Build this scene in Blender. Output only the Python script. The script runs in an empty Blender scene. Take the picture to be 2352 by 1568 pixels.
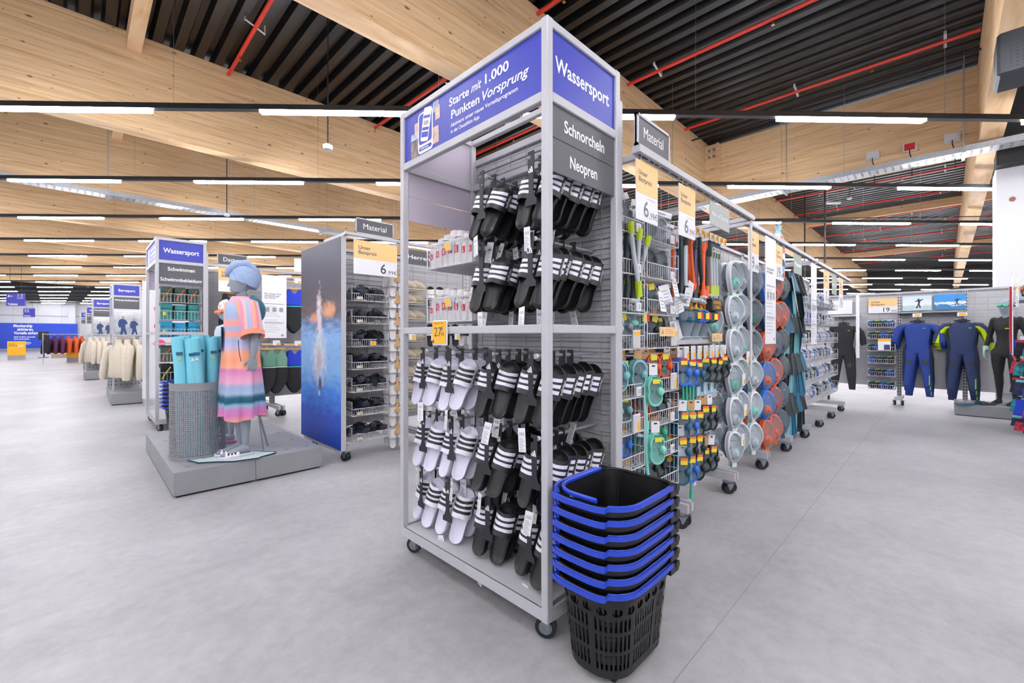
import bpy, bmesh, math, random
from mathutils import Matrix, Vector
random.seed(11)
SC = bpy.context.scene
COL = SC.collection
PI = math.pi
S2 = math.sqrt(.5)

# ---------------------------------------------------------------- camera
CAM_H = 1.2
FOCAL_PX = 995.0
cam_data = bpy.data.cameras.new('camera')
cam_data.sensor_width = 36.0
cam_data.lens = FOCAL_PX / 2352.0 * 36.0
cam_data.shift_y = -14.0 / 2352.0
cam_data.clip_start = .05
cam_data.clip_end = 200
cam = bpy.data.objects.new('camera', cam_data)
cam.location = (0, 0, CAM_H)
cam.rotation_euler = (PI / 2, 0, -PI / 4)
COL.objects.link(cam)
SC.camera = cam

# ---------------------------------------------------------------- world, exposure
world = bpy.data.worlds.new('world')
SC.world = world
world.use_nodes = True
world.node_tree.nodes['Background'].inputs[0].default_value = (.8, .85, .9, 1)
world.node_tree.nodes['Background'].inputs[1].default_value = .15
TUBE_POWER = 79.0
vs = SC.view_settings
vs.view_transform = 'Standard'
vs.look = 'None'
vs.gamma = 1.0
vs.use_curve_mapping = False
vs.exposure = 0.0
try:
    SC.cycles.use_light_tree = False
    SC.cycles.max_bounces = 6
    SC.cycles.diffuse_bounces = 4
    SC.cycles.glossy_bounces = 3
    SC.cycles.transmission_bounces = 6
    SC.cycles.transparent_max_bounces = 12
    SC.cycles.caustics_reflective = False
    SC.cycles.caustics_refractive = False
    SC.cycles.use_denoising = True
    SC.cycles.sample_clamp_indirect = 6.0
except Exception:
    pass

# ---------------------------------------------------------------- colour and materials
def lin(h):
    h = h.lstrip('#')
    out = []
    for i in (0, 2, 4):
        c = int(h[i:i + 2], 16) / 255
        out.append(c / 12.92 if c <= .04045 else ((c + .055) / 1.055) ** 2.4)
    return (*out, 1.0)

MATS = {}
def mat(name, col='#808080', rough=.5, metal=0., spec=None, alpha=None, emit=None, trans=None, noise=0., nscale=30., bump=0., bscale=200., coat=0., ior=None):
    """plain surface with fine procedural variation (noise) and relief (bump)"""
    if name in MATS:
        return MATS[name]
    m = bpy.data.materials.new(name)
    m.use_nodes = True
    nt = m.node_tree
    b = nt.nodes['Principled BSDF']
    c = lin(col)
    b.inputs['Base Color'].default_value = c
    b.inputs['Roughness'].default_value = rough
    b.inputs['Metallic'].default_value = metal
    if spec is not None:
        b.inputs['Specular IOR Level'].default_value = spec
    if coat:
        b.inputs['Coat Weight'].default_value = coat
        b.inputs['Coat Roughness'].default_value = .15
    if alpha is not None:
        b.inputs['Alpha'].default_value = alpha
    if trans is not None:
        b.inputs['Transmission Weight'].default_value = trans
    if ior:
        b.inputs['IOR'].default_value = ior
    if emit is not None:
        b.inputs['Emission Color'].default_value = lin(emit[0])
        b.inputs['Emission Strength'].default_value = emit[1]
    if noise or bump:
        tc = nt.nodes.new('ShaderNodeTexCoord')
        if noise:
            n = nt.nodes.new('ShaderNodeTexNoise')
            n.inputs['Scale'].default_value = nscale
            n.inputs['Detail'].default_value = 4
            nt.links.new(tc.outputs['Object'], n.inputs['Vector'])
            r = nt.nodes.new('ShaderNodeValToRGB')
            r.color_ramp.elements[0].position = .3
            r.color_ramp.elements[1].position = .7
            r.color_ramp.elements[0].color = tuple(v * (1 - noise) for v in c[:3]) + (1,)
            r.color_ramp.elements[1].color = tuple(min(1, v * (1 + noise)) for v in c[:3]) + (1,)
            nt.links.new(n.outputs['Fac'], r.inputs['Fac'])
            nt.links.new(r.outputs['Color'], b.inputs['Base Color'])
        if bump:
            n2 = nt.nodes.new('ShaderNodeTexNoise')
            n2.inputs['Scale'].default_value = bscale
            n2.inputs['Detail'].default_value = 3
            nt.links.new(tc.outputs['Object'], n2.inputs['Vector'])
            bp = nt.nodes.new('ShaderNodeBump')
            bp.inputs['Strength'].default_value = bump
            bp.inputs['Distance'].default_value = .01
            nt.links.new(n2.outputs['Fac'], bp.inputs['Height'])
            nt.links.new(bp.outputs['Normal'], b.inputs['Normal'])
    MATS[name] = m
    return m

def clear_mat(name, col, alpha, rough=.12):
    """thin clear plastic: mixes see-through with a glossy film"""
    if name in MATS:
        return MATS[name]
    m = bpy.data.materials.new(name)
    m.use_nodes = True
    nt = m.node_tree
    nt.nodes.clear()
    out = nt.nodes.new('ShaderNodeOutputMaterial')
    tr = nt.nodes.new('ShaderNodeBsdfTransparent')
    tr.inputs[0].default_value = (.97, .98, .99, 1)
    pb = nt.nodes.new('ShaderNodeBsdfPrincipled')
    pb.inputs['Base Color'].default_value = lin(col)
    pb.inputs['Roughness'].default_value = rough
    mx = nt.nodes.new('ShaderNodeMixShader')
    mx.inputs[0].default_value = alpha
    nt.links.new(tr.outputs[0], mx.inputs[1])
    nt.links.new(pb.outputs[0], mx.inputs[2])
    nt.links.new(mx.outputs[0], out.inputs[0])
    MATS[name] = m
    return m

# ---------------------------------------------------------------- mesh builder
KIDS = {}
class MB:
    def __init__(s):
        s.v = []; s.f = []; s.m = []; s.cur = 0; s.sm = []; s.smooth = False
    def slot(s, i):
        s.cur = i; return s
    def add(s, vs_, fs):
        o = len(s.v)
        s.v += [tuple(p) for p in vs_]
        for f in fs:
            s.f.append(tuple(o + i for i in f)); s.m.append(s.cur); s.sm.append(s.smooth)
        return s
    def box(s, x0, x1, y0, y1, z0, z1):
        return s.add([(x0,y0,z0),(x1,y0,z0),(x1,y1,z0),(x0,y1,z0),(x0,y0,z1),(x1,y0,z1),(x1,y1,z1),(x0,y1,z1)],
                     [(0,3,2,1),(4,5,6,7),(0,1,5,4),(1,2,6,5),(2,3,7,6),(3,0,4,7)])
    def cbox(s, c, d):
        return s.box(c[0]-d[0]/2, c[0]+d[0]/2, c[1]-d[1]/2, c[1]+d[1]/2, c[2]-d[2]/2, c[2]+d[2]/2)
    def rbox(s, c, d, R):
        hx, hy, hz = d[0]/2, d[1]/2, d[2]/2
        vs_ = [R @ Vector(p) + Vector(c) for p in ((-hx,-hy,-hz),(hx,-hy,-hz),(hx,hy,-hz),(-hx,hy,-hz),(-hx,-hy,hz),(hx,-hy,hz),(hx,hy,hz),(-hx,hy,hz))]
        return s.add(vs_, [(0,3,2,1),(4,5,6,7),(0,1,5,4),(1,2,6,5),(2,3,7,6),(3,0,4,7)])
    def tube(s, pts, r, n=6, closed=False, caps=True, flat=1.):
        pts = [Vector(p) for p in pts]
        rr = r if isinstance(r, (list, tuple)) else [r] * len(pts)
        N = len(pts); rings = []
        ref = None
        for i, p in enumerate(pts):
            a = pts[i-1] if (i > 0 or closed) else p
            b = pts[(i+1) % N] if (i < N-1 or closed) else p
            t = (b - a)
            if t.length < 1e-9: t = Vector((0,0,1))
            t.normalize()
            if ref is None:
                ref = Vector((0,0,1)) if abs(t.z) < .9 else Vector((1,0,0))
            u = ref - t * ref.dot(t)
            if u.length < 1e-5:
                u = t.orthogonal()
            u.normalize(); w = t.cross(u); ref = u
            rings.append([p + (u*math.cos(2*PI*k/n)*flat + w*math.sin(2*PI*k/n)) * rr[i] for k in range(n)])
        return s.loft(rings, closed_loop=closed, caps=caps and not closed)
    def loft(s, rings, closed_loop=False, caps=True, ring_closed=True):
        n = len(rings[0]); N = len(rings)
        vs_ = [p for r in rings for p in r]; fs = []
        for i in range(N if closed_loop else N-1):
            j = (i+1) % N
            for k in range(n if ring_closed else n-1):
                l = (k+1) % n
                fs.append((i*n+k, i*n+l, j*n+l, j*n+k))
        if caps and ring_closed:
            fs.append(tuple(range(n-1, -1, -1))); fs.append(tuple((N-1)*n + k for k in range(n)))
        return s.add(vs_, fs)
    def lathe(s, prof, n=16, c=(0,0,0), caps=True):
        rings = [[(c[0]+r*math.cos(2*PI*k/n), c[1]+r*math.sin(2*PI*k/n), c[2]+z) for k in range(n)] for r, z in prof]
        return s.loft(rings, caps=caps)
    def prism(s, poly, a, b, axis='y'):
        """extrude a 2-D outline; axis y: outline in xz"""
        def P(p, t):
            return (p[0], t, p[1]) if axis == 'y' else ((p[0], p[1], t) if axis == 'z' else (t, p[0], p[1]))
        n = len(poly)
        vs_ = [P(p, a) for p in poly] + [P(p, b) for p in poly]
        fs = [tuple(range(n)), tuple(range(2*n-1, n-1, -1))]
        fs += [(i, (i+1) % n + 0, n + (i+1) % n, n + i)[::-1] for i in range(n)]
        return s.add(vs_, fs)
    def ell(s, c, r, nu=10, nv=7, R=None):
        rings = []
        for j in range(nv+1):
            t = PI * j / nv
            rad = max(math.sin(t), .02)
            ring = []
            for k in range(nu):
                p = Vector((r[0]*rad*math.cos(2*PI*k/nu), r[1]*rad*math.sin(2*PI*k/nu), -r[2]*math.cos(t)))
                if R is not None: p = R @ p
                ring.append(p + Vector(c))
            rings.append(ring)
        return s.loft(rings)
    def mesh(s, name, mats, smooth=None, bevel=0, angle=.6, fix=True, weld=False):
        me = bpy.data.meshes.new(name)
        me.from_pydata(s.v, [], s.f)
        for i, k in enumerate(s.m):
            if k: me.polygons[i].material_index = k
        for m_ in (mats if isinstance(mats, (list, tuple)) else [mats]):
            me.materials.append(m_)
        bm = bmesh.new(); bm.from_mesh(me)
        if weld: bmesh.ops.remove_doubles(bm, verts=bm.verts, dist=1e-5)
        if fix: bmesh.ops.recalc_face_normals(bm, faces=bm.faces)
        if bevel:
            es = [e for e in bm.edges if len(e.link_faces) == 2 and e.calc_face_angle(0) > .5]
            bmesh.ops.bevel(bm, geom=es, offset=bevel, segments=1, affect='EDGES', clamp_overlap=True)
        if smooth:
            for f in bm.faces: f.smooth = True
            for e in bm.edges:
                if len(e.link_faces) == 2 and e.calc_face_angle(0) > angle: e.smooth = False
        bm.to_mesh(me); bm.free()
        return me
    def build(s, name, mats, parent=None, smooth=None, bevel=0, loc=None, rot=None, angle=.6):
        return put(name, s.mesh(name, mats, smooth, bevel, angle), parent, loc, rot)

def put(name, me, parent=None, loc=None, rot=None, scale=None):
    o = bpy.data.objects.new(name, me)
    COL.objects.link(o)
    if parent is not None:
        o.parent = parent; KIDS.setdefault(parent.name, []).append(o)
    if loc is not None: o.location = loc
    if rot is not None:
        if isinstance(rot, Matrix): o.rotation_euler = rot.to_euler()
        else: o.rotation_euler = rot
    if scale is not None: o.scale = scale
    return o

def tag(o, label, cat, group=None):
    o['label'] = label; o['category'] = cat
    if group: o['group'] = group
    return o
def thing(name, label, cat, loc=(0,0,0), rotz=0., group=None, rot=None):
    o = bpy.data.objects.new(name, None)
    COL.objects.link(o)
    o.empty_display_size = .1
    o.location = loc
    o.rotation_euler = rot if rot is not None else (0, 0, rotz)
    return tag(o, label, cat, group)
def struct(name, mb, m, **k):
    o = mb.build(name, m, **k)
    o['kind'] = 'structure'
    return o
def dup(root, loc, rotz=0., label=None, group=None, rot=None):
    def cp(o, par):
        c = o.copy(); COL.objects.link(c)
        c.parent = par
        for ch in KIDS.get(o.name, ()):
            n = cp(ch, c); KIDS.setdefault(c.name, []).append(n)
        return c
    r = cp(root, None)
    r.location = loc
    r.rotation_euler = rot if rot is not None else (0, 0, rotz)
    if label: r['label'] = label
    if group: r['group'] = group
    return r
def ordinal(i):
    return ['first','second','third','fourth','fifth','sixth','seventh','eighth','ninth','tenth','eleventh','twelfth'][i]

# ---------------------------------------------------------------- lettering
TXT = {}
def text_mesh(body, align, bold, shear, spacing, m):
    key = (body, align, bold, shear, spacing, m.name)
    if key in TXT: return TXT[key]
    cu = bpy.data.curves.new('lettering', 'FONT')
    cu.body = body; cu.size = 1.; cu.align_x = align; cu.align_y = 'CENTER' if '\n' not in body else 'TOP'
    cu.resolution_u = 3
    cu.offset = bold; cu.shear = shear; cu.space_character = spacing; cu.space_line = .92
    ob = bpy.data.objects.new('lettering', cu); COL.objects.link(ob)
    dg = bpy.context.evaluated_depsgraph_get()
    me = bpy.data.meshes.new_from_object(ob.evaluated_get(dg))
    bpy.data.objects.remove(ob); bpy.data.curves.remove(cu)
    me.materials.clear(); me.materials.append(m)
    TXT[key] = me
    return me
def txt(parent, body, x, z, size, m, y=-.001, align='CENTER', bold=.012, width=None, shear=0., spacing=1., name='lettering', rot=None):
    me = text_mesh(body, align, bold, shear, spacing, m)
    sx = size
    if width and me.vertices:
        xs = [v.co.x for v in me.vertices]
        sx = width / max(1e-6, max(xs) - min(xs))
    return put(name, me, parent, (x, y, z), rot if rot is not None else (PI/2, 0, 0), (sx, size, 1))
# ================================================================ room shell
X_LO, X_HI, Y_LO, Y_HI = -8., 38., -8., 51.
Z_ROOF = 5.46
Z_BEAM = 4.1

def concrete():
    m = bpy.data.materials.new('polished_concrete'); m.use_nodes = True
    nt = m.node_tree; b = nt.nodes['Principled BSDF']; L = nt.links.new
    tc = nt.nodes.new('ShaderNodeTexCoord')
    def noise(scale, det, rough=.6, dist=0.):
        n = nt.nodes.new('ShaderNodeTexNoise'); n.inputs['Scale'].default_value = scale
        n.inputs['Detail'].default_value = det; n.inputs['Roughness'].default_value = rough; n.inputs['Distortion'].default_value = dist
        L(tc.outputs['Object'], n.inputs['Vector']); return n
    a = noise(.9, 8, .6, .2); f = noise(14, 6, .7); sp = noise(120, 2)
    r1 = nt.nodes.new('ShaderNodeValToRGB')
    e = r1.color_ramp.elements
    e[0].position = .3; e[0].color = lin('#9a989b'); e[1].position = .72; e[1].color = lin('#bcbabd')
    L(a.outputs['Fac'], r1.inputs['Fac'])
    r2 = nt.nodes.new('ShaderNodeValToRGB')
    r2.color_ramp.elements[0].position = .35; r2.color_ramp.elements[0].color = (.84, .84, .84, 1)
    r2.color_ramp.elements[1].position = .65; r2.color_ramp.elements[1].color = (1, 1, 1, 1)
    L(f.outputs['Fac'], r2.inputs['Fac'])
    mx = nt.nodes.new('ShaderNodeMix'); mx.data_type = 'RGBA'; mx.blend_type = 'MULTIPLY'; mx.inputs[0].default_value = .8
    L(r1.outputs['Color'], mx.inputs[6]); L(r2.outputs['Color'], mx.inputs[7])
    L(mx.outputs[2], b.inputs['Base Color'])
    rr = nt.nodes.new('ShaderNodeMapRange'); rr.inputs[1].default_value = .3; rr.inputs[2].default_value = .7
    rr.inputs[3].default_value = .38; rr.inputs[4].default_value = .48
    L(a.outputs['Fac'], rr.inputs[0]); L(rr.outputs[0], b.inputs['Roughness'])
    bp = nt.nodes.new('ShaderNodeBump'); bp.inputs['Strength'].default_value = .04; bp.inputs['Distance'].default_value = .01
    L(sp.outputs['Fac'], bp.inputs['Height']); L(bp.outputs['Normal'], b.inputs['Normal'])
    b.inputs['Specular IOR Level'].default_value = .1
    return m

def timber(axis):
    """spruce glulam: grain along the given axis, knots, faint lamella joints"""
    m = bpy.data.materials.new('glulam_' + axis); m.use_nodes = True
    nt = m.node_tree; b = nt.nodes['Principled BSDF']; L = nt.links.new
    tc = nt.nodes.new('ShaderNodeTexCoord')
    def mapped(sx, sy, sz):
        mp = nt.nodes.new('ShaderNodeMapping')
        mp.inputs['Scale'].default_value = (sx, sy, sz) if axis == 'x' else (sy, sx, sz)
        L(tc.outputs['Object'], mp.inputs['Vector']); return mp
    g = nt.nodes.new('ShaderNodeTexNoise'); g.inputs['Scale'].default_value = 1; g.inputs['Detail'].default_value = 6; g.inputs['Distortion'].default_value = .8
    L(mapped(1.2, 6, 34).outputs[0], g.inputs['Vector'])
    r = nt.nodes.new('ShaderNodeValToRGB'); e = r.color_ramp.elements
    e[0].position = .28; e[0].color = lin('#c8a174'); e[1].position = .62; e[1].color = lin('#e9c9a0')
    k = e.new(.45); k.color = lin('#dfba8c')
    L(g.outputs['Fac'], r.inputs['Fac'])
    # lamella tone: each board of the glue-up has its own shade
    sep = nt.nodes.new('ShaderNodeSeparateXYZ'); L(tc.outputs['Object'], sep.inputs[0])
    mz = nt.nodes.new('ShaderNodeMath'); mz.operation = 'MULTIPLY'; mz.inputs[1].default_value = 1 / .045
    L(sep.outputs['Z'], mz.inputs[0])
    fl = nt.nodes.new('ShaderNodeMath'); fl.operation = 'FLOOR'; L(mz.outputs[0], fl.inputs[0])
    xs = nt.nodes.new('ShaderNodeMath'); xs.operation = 'MULTIPLY'; xs.inputs[1].default_value = .35
    L(sep.outputs['X' if axis == 'x' else 'Y'], xs.inputs[0])
    ad = nt.nodes.new('ShaderNodeMath'); ad.operation = 'MULTIPLY_ADD'; ad.inputs[1].default_value = .37
    L(fl.outputs[0], ad.inputs[0]); L(xs.outputs[0], ad.inputs[2])
    fl2 = nt.nodes.new('ShaderNodeMath'); fl2.operation = 'FLOOR'; L(ad.outputs[0], fl2.inputs[0])
    cb = nt.nodes.new('ShaderNodeCombineXYZ'); L(fl.outputs[0], cb.inputs[0]); L(fl2.outputs[0], cb.inputs[1])
    wn = nt.nodes.new('ShaderNodeTexWhiteNoise'); L(cb.outputs[0], wn.inputs['Vector'])
    mr = nt.nodes.new('ShaderNodeMapRange'); mr.inputs[3].default_value = .93; mr.inputs[4].default_value = 1.05
    L(wn.outputs['Value'], mr.inputs[0])
    mx = nt.nodes.new('ShaderNodeMix'); mx.data_type = 'RGBA'; mx.blend_type = 'MULTIPLY'; mx.inputs[0].default_value = 1
    L(r.outputs['Color'], mx.inputs[6]); L(mr.outputs[0], mx.inputs[7])
    # knots
    vo = nt.nodes.new('ShaderNodeTexVoronoi'); vo.inputs['Scale'].default_value = 1; vo.inputs['Randomness'].default_value = 1
    vo.voronoi_dimensions = '2D'
    cv = nt.nodes.new('ShaderNodeCombineXYZ'); L(sep.outputs['X' if axis == 'x' else 'Y'], cv.inputs[0]); L(sep.outputs['Z'], cv.inputs[1])
    mv = nt.nodes.new('ShaderNodeMapping'); mv.inputs['Scale'].default_value = (2.6, 5.2, 1); L(cv.outputs[0], mv.inputs['Vector']); L(mv.outputs[0], vo.inputs['Vector'])
    ge = nt.nodes.new('ShaderNodeNewGeometry'); sn = nt.nodes.new('ShaderNodeSeparateXYZ'); L(ge.outputs['Normal'], sn.inputs[0])
    ab = nt.nodes.new('ShaderNodeMath'); ab.operation = 'ABSOLUTE'; L(sn.outputs['Z'], ab.inputs[0])
    lt = nt.nodes.new('ShaderNodeMath'); lt.operation = 'LESS_THAN'; lt.inputs[1].default_value = .5; L(ab.outputs[0], lt.inputs[0])
    kr = nt.nodes.new('ShaderNodeValToRGB'); e = kr.color_ramp.elements
    e[0].position = .03; e[0].color = (1, 1, 1, 1); e[1].position = .08; e[1].color = (0, 0, 0, 1)
    sp3 = nt.nodes.new('ShaderNodeSeparateColor'); L(vo.outputs['Color'], sp3.inputs[0])
    ms = nt.nodes.new('ShaderNodeMapRange'); ms.inputs[3].default_value = .7; ms.inputs[4].default_value = 2.6; L(sp3.outputs[1], ms.inputs[0])
    dm = nt.nodes.new('ShaderNodeMath'); dm.operation = 'MULTIPLY'; L(vo.outputs['Distance'], dm.inputs[0]); L(ms.outputs[0], dm.inputs[1])
    L(dm.outputs[0], kr.inputs['Fac'])
    wn2 = nt.nodes.new('ShaderNodeMath'); wn2.operation = 'GREATER_THAN'; wn2.inputs[1].default_value = .3
    sp2 = nt.nodes.new('ShaderNodeSeparateColor'); L(vo.outputs['Color'], sp2.inputs[0]); L(sp2.outputs[0], wn2.inputs[0])
    km = nt.nodes.new('ShaderNodeMath'); km.operation = 'MULTIPLY'; L(kr.outputs['Color'], km.inputs[0]); L(wn2.outputs[0], km.inputs[1])
    km3 = nt.nodes.new('ShaderNodeMath'); km3.operation = 'MULTIPLY'; L(km.outputs[0], km3.inputs[0]); L(lt.outputs[0], km3.inputs[1])
    km2 = nt.nodes.new('ShaderNodeMath'); km2.operation = 'MULTIPLY'; km2.inputs[1].default_value = .85; L(km3.outputs[0], km2.inputs[0])
    mk = nt.nodes.new('ShaderNodeMix'); mk.data_type = 'RGBA'; mk.inputs[7].default_value = lin('#6e4526')
    L(km2.outputs[0], mk.inputs[0]); L(mx.outputs[2], mk.inputs[6])
    L(mk.outputs[2], b.inputs['Base Color'])
    b.inputs['Roughness'].default_value = .6
    b.inputs['Specular IOR Level'].default_value = .3
    return m

M_FLOOR = concrete()
M_WOODX = timber('x'); M_WOODY = timber('y')
M_BLACK = mat('black_paint', '#14161b', .55)
M_DECK = mat('dark_deck_steel', '#08090d', .36, .0, noise=.25, nscale=3)
M_WALLW = mat('white_panel', '#e6e7ea', .6, noise=.03, nscale=.7)
M_RED = mat('sprinkler_red', '#d8382c', .35)
M_GALV = mat('galvanised_steel', '#b9bec4', .35, .55, noise=.15, nscale=40)
M_ZINC = mat('zinc_plate', '#9aa2ab', .3, .9, noise=.15, nscale=60)

f = MB(); f.box(X_LO, X_HI, Y_LO, Y_HI, -.2, 0)
fl_ = struct('floor', f, M_FLOOR)
f = MB(); f.box(X_LO, 36, .663, .667, -.001, .0004); f.build('saw_cut', mat('joint_grey', '#8d8b8e', .7), fl_)

# corrugated roof deck, ribs running along Y
def deck():
    m = MB(); p = .25
    xs = []; n = int((X_HI - X_LO) / p)
    for i in range(n):
        x = X_LO + i * p
        xs += [(x, 0), (x + .11, 0), (x + .145, .1), (x + .215, .1)]
    xs.append((X_HI, 0))
    for (x0, h0), (x1, h1) in zip(xs, xs[1:]):
        m.add([(x0, Y_LO, Z_ROOF + h0), (x1, Y_LO, Z_ROOF + h1), (x1, Y_HI, Z_ROOF + h1), (x0, Y_HI, Z_ROOF + h0)], [(0, 1, 2, 3)])
    m.box(X_LO, X_HI, Y_LO, Y_HI, Z_ROOF + .12, Z_ROOF + .3)
    return m
struct('ceiling', deck(), M_DECK)

# walls
def wall(name, x0, x1, y0, y1):
    w = MB(); w.box(x0, x1, y0, y1, 0, 4.0); w.slot(1).box(x0, x1, y0, y1, 4.0, Z_ROOF + .3)
    o = struct(name, w, [M_WALLW, M_BLACK])
    return o
wf = wall('wall_far', X_LO, X_HI, Y_HI, Y_HI + .2)
wr = wall('wall_right', X_HI, X_HI + .2, Y_LO, Y_HI)
wall('wall_left', X_LO - .2, X_LO, Y_LO, Y_HI)
wall('wall_near', X_LO, X_HI, Y_LO - .2, Y_LO)
# vertical joints, a rail and pilasters of the far wall's white cladding
M_JOINT = mat('cladding_joint', '#b9bbc0', .6)
for i in range(12):
    j = MB(); j.box(-7.5 + i * 1.3, -7.485 + i * 1.3, Y_HI - .012, Y_HI, 1.95, 4.0); j.build('panel_joint', M_JOINT, wf)
j = MB(); j.box(X_LO, X_HI, Y_HI - .05, Y_HI, 2.72, 2.8); j.build('cladding_rail', M_JOINT, wf)
j = MB(); j.box(-.6, -.2, Y_HI - .35, Y_HI, 2.15, 4.0); j.build('pilaster', M_WALLW, wf)
# blue membership partition in front of the far wall
M_BLUE = mat('brand_blue', '#1b45c4', .5, noise=.04, nscale=.6)
M_WHITE_INK = mat('white_ink', '#f4f5f8', .5)
pb = MB(); pb.box(-7.5, -.06, 50.3, 50.5, 0, 2.15)
bw = struct('wall_partition', pb, M_BLUE)
bs = MB(); bs.box(-7.5, -.06, 50.27, 50.3, 0, .2); bs.build('plinth', mat('grey_plinth', '#8f9299', .5), bw)
for body, x, z, sz, w in (('Membership', -3.05, 1.93, .3, .98), ('aktivieren,', -2.92, 1.66, .3, .84), ('Vorteile sichern', -2.86, 1.38, .3, 1.3),
                          ('Jetzt Punkte sammeln', -2.95, 1.08, .15, 1.1), ('und einloesen.', -3.1, .92, .15, .8)):
    t = txt(bw, body, x, z, sz, M_WHITE_INK, y=50.285, bold=.03, width=w, shear=.12 if sz > .2 else 0)
for z, w in ((.66, .85), (.58, .9), (.5, .8)):
    q = MB(); q.box(-3.5, -3.5 + w, 50.285, 50.3, z, z + .03); q.build('small_print', M_WHITE_INK, bw)
q = MB()
for k in range(9):
    if k != 4: q.box(-3.5 + (k % 3) * .09, -3.43 + (k % 3) * .09, 50.285, 50.3, .08 + (k // 3) * .1, .15 + (k // 3) * .1)
q.build('app_symbol', M_WHITE_INK, bw)

# timber beams along X
BEAMS = [-5.0, -.6, 3.75, 8.1, 12.0, 15.7, 19.6, 23.5, 27.4, 31.3, 35.2]
beam_objs = []
for i, y in enumerate(BEAMS):
    b = MB(); x0 = X_LO; x1 = X_HI
    b.box(x0, x1, y, y + .24, Z_BEAM, Z_ROOF - .002)
    o = struct('ceiling_beam', b, M_WOODX); beam_objs.append(o)
# cross girder and small purlins along Y
g = MB(); g.box(9.9, 10.14, -.36, 3.75, Z_BEAM - .03, Z_ROOF - .08)
gird = struct('ceiling_beam', g, M_WOODY)
blk = MB(); blk.box(9.78, 9.9, 3.5, 3.75, Z_BEAM, Z_ROOF - .1); blk.box(9.74, 9.9, 3.46, 3.5, Z_BEAM, Z_ROOF - .1)
blk.build('bearing_block', M_WOODY, gird)
for dz in (0, .14):
    for dy in (0, .1):
        for zz in (4.35, 5.1):
            bo = MB(); bo.tube([(9.78, 3.56 + dy, zz + dz), (9.755, 3.56 + dy, zz + dz)], .03, 8); bo.build('bolt', M_ZINC, gird)
for px, ya, yb in ((.55, -.36, 51), (19.1, -8, 3.75), (28.4, -8, 3.75), (.55, -8, -.6)):
    ys = [y for y in BEAMS]
    for a, b2 in zip(ys, ys[1:] + [51]):
        if a + .24 >= ya and b2 <= yb + .01:
            p = MB(); p.box(px - .08, px + .08, a + .24, b2, Z_ROOF - .24, Z_ROOF - .002)
            struct('ceiling_beam', p, M_WOODY)
# steel column with white lower casing at the aisle's end
c = MB(); c.box(10.42, 11.0, -1.25, -.57, 0, 3.86)
colm = struct('column', c, M_WALLW, bevel=.01)
c = MB(); c.box(10.3, 10.6, -.95, -.62, 3.86, Z_ROOF); c.box(10.2, 10.7, -1.0, -.57, 3.87, 4.25); c.build('steel_shaft', M_BLACK, colm)
c = MB(); c.tube([(10.42, -.75, 3.35), (10.405, -.75, 3.35)], .035, 14); c.build('round_socket', mat('copper_cap', '#7a4a3a', .4, .5), colm)

# ---------------------------------------------------------------- sprinkler pipes
M_CLAMP = mat('clamp_white', '#d9dade', .45)
M_BRASS = mat('brass', '#b58a52', .3, .8)
PIPES = [1.69, 4.2, 6.45, 8.67, 10.9, 13.1, 15.3, 17.6, 19.9, 22.2, 24.5, 27, 29.5, 32]
for i, x in enumerate(PIPES):
    pname = 'red ceiling sprinkler pipe, %s from the left of the hall' % ordinal(i) if i < 12 else 'red ceiling sprinkler pipe at the far end, %s one' % ('nearer' if i == 12 else 'farther')
    y1 = 35 if i < 4 else 16
    t = thing('sprinkler_pipe', pname, 'pipe', (x, 0, 5.36))
    segs = [(a + .26, b2 - .02) for a, b2 in zip(BEAMS, BEAMS[1:]) if b2 <= y1 + .5]
    for a_, b_ in segs:
        m = MB(); m.tube([(0, a_, 0), (0, b_, 0)], .027, 8); m.build('pipe', M_RED, t, smooth=True)
    for k in range(8 if i < 5 else 4):
        yy = -3 + k * 2.4 + (i % 3) * .7
        if any(abs(yy - b_ - .12) < .35 for b_ in BEAMS): yy += .6
        c = MB(); c.rbox((0, yy, .01), (.26, .03, .006), Matrix.Rotation(.35, 3, 'Y')); c.box(-.13, -.12, yy-.015, yy+.015, .04, .085); c.box(.11, .12, yy-.015, yy+.015, -.04, .085)
        c.build('clamp', M_CLAMP, t)
        c = MB(); c.tube([(0, yy + .8, -.02), (0, yy + .8, -.075)], .011, 6); c.tube([(0, yy + .8, -.08), (0, yy + .8, -.085)], .022, 8)
        c.build('sprinkler_head', M_BRASS, t)
# black conduit beside the fourth pipe
m = MB(); m.tube([(8.95, -6, 5.22), (8.95, 3.7, 5.22)], .018, 6)
t = m.build('cable_conduit', M_BLACK); tag(t, 'thin black conduit beside the red pipe above the aisle', 'conduit')

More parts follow.
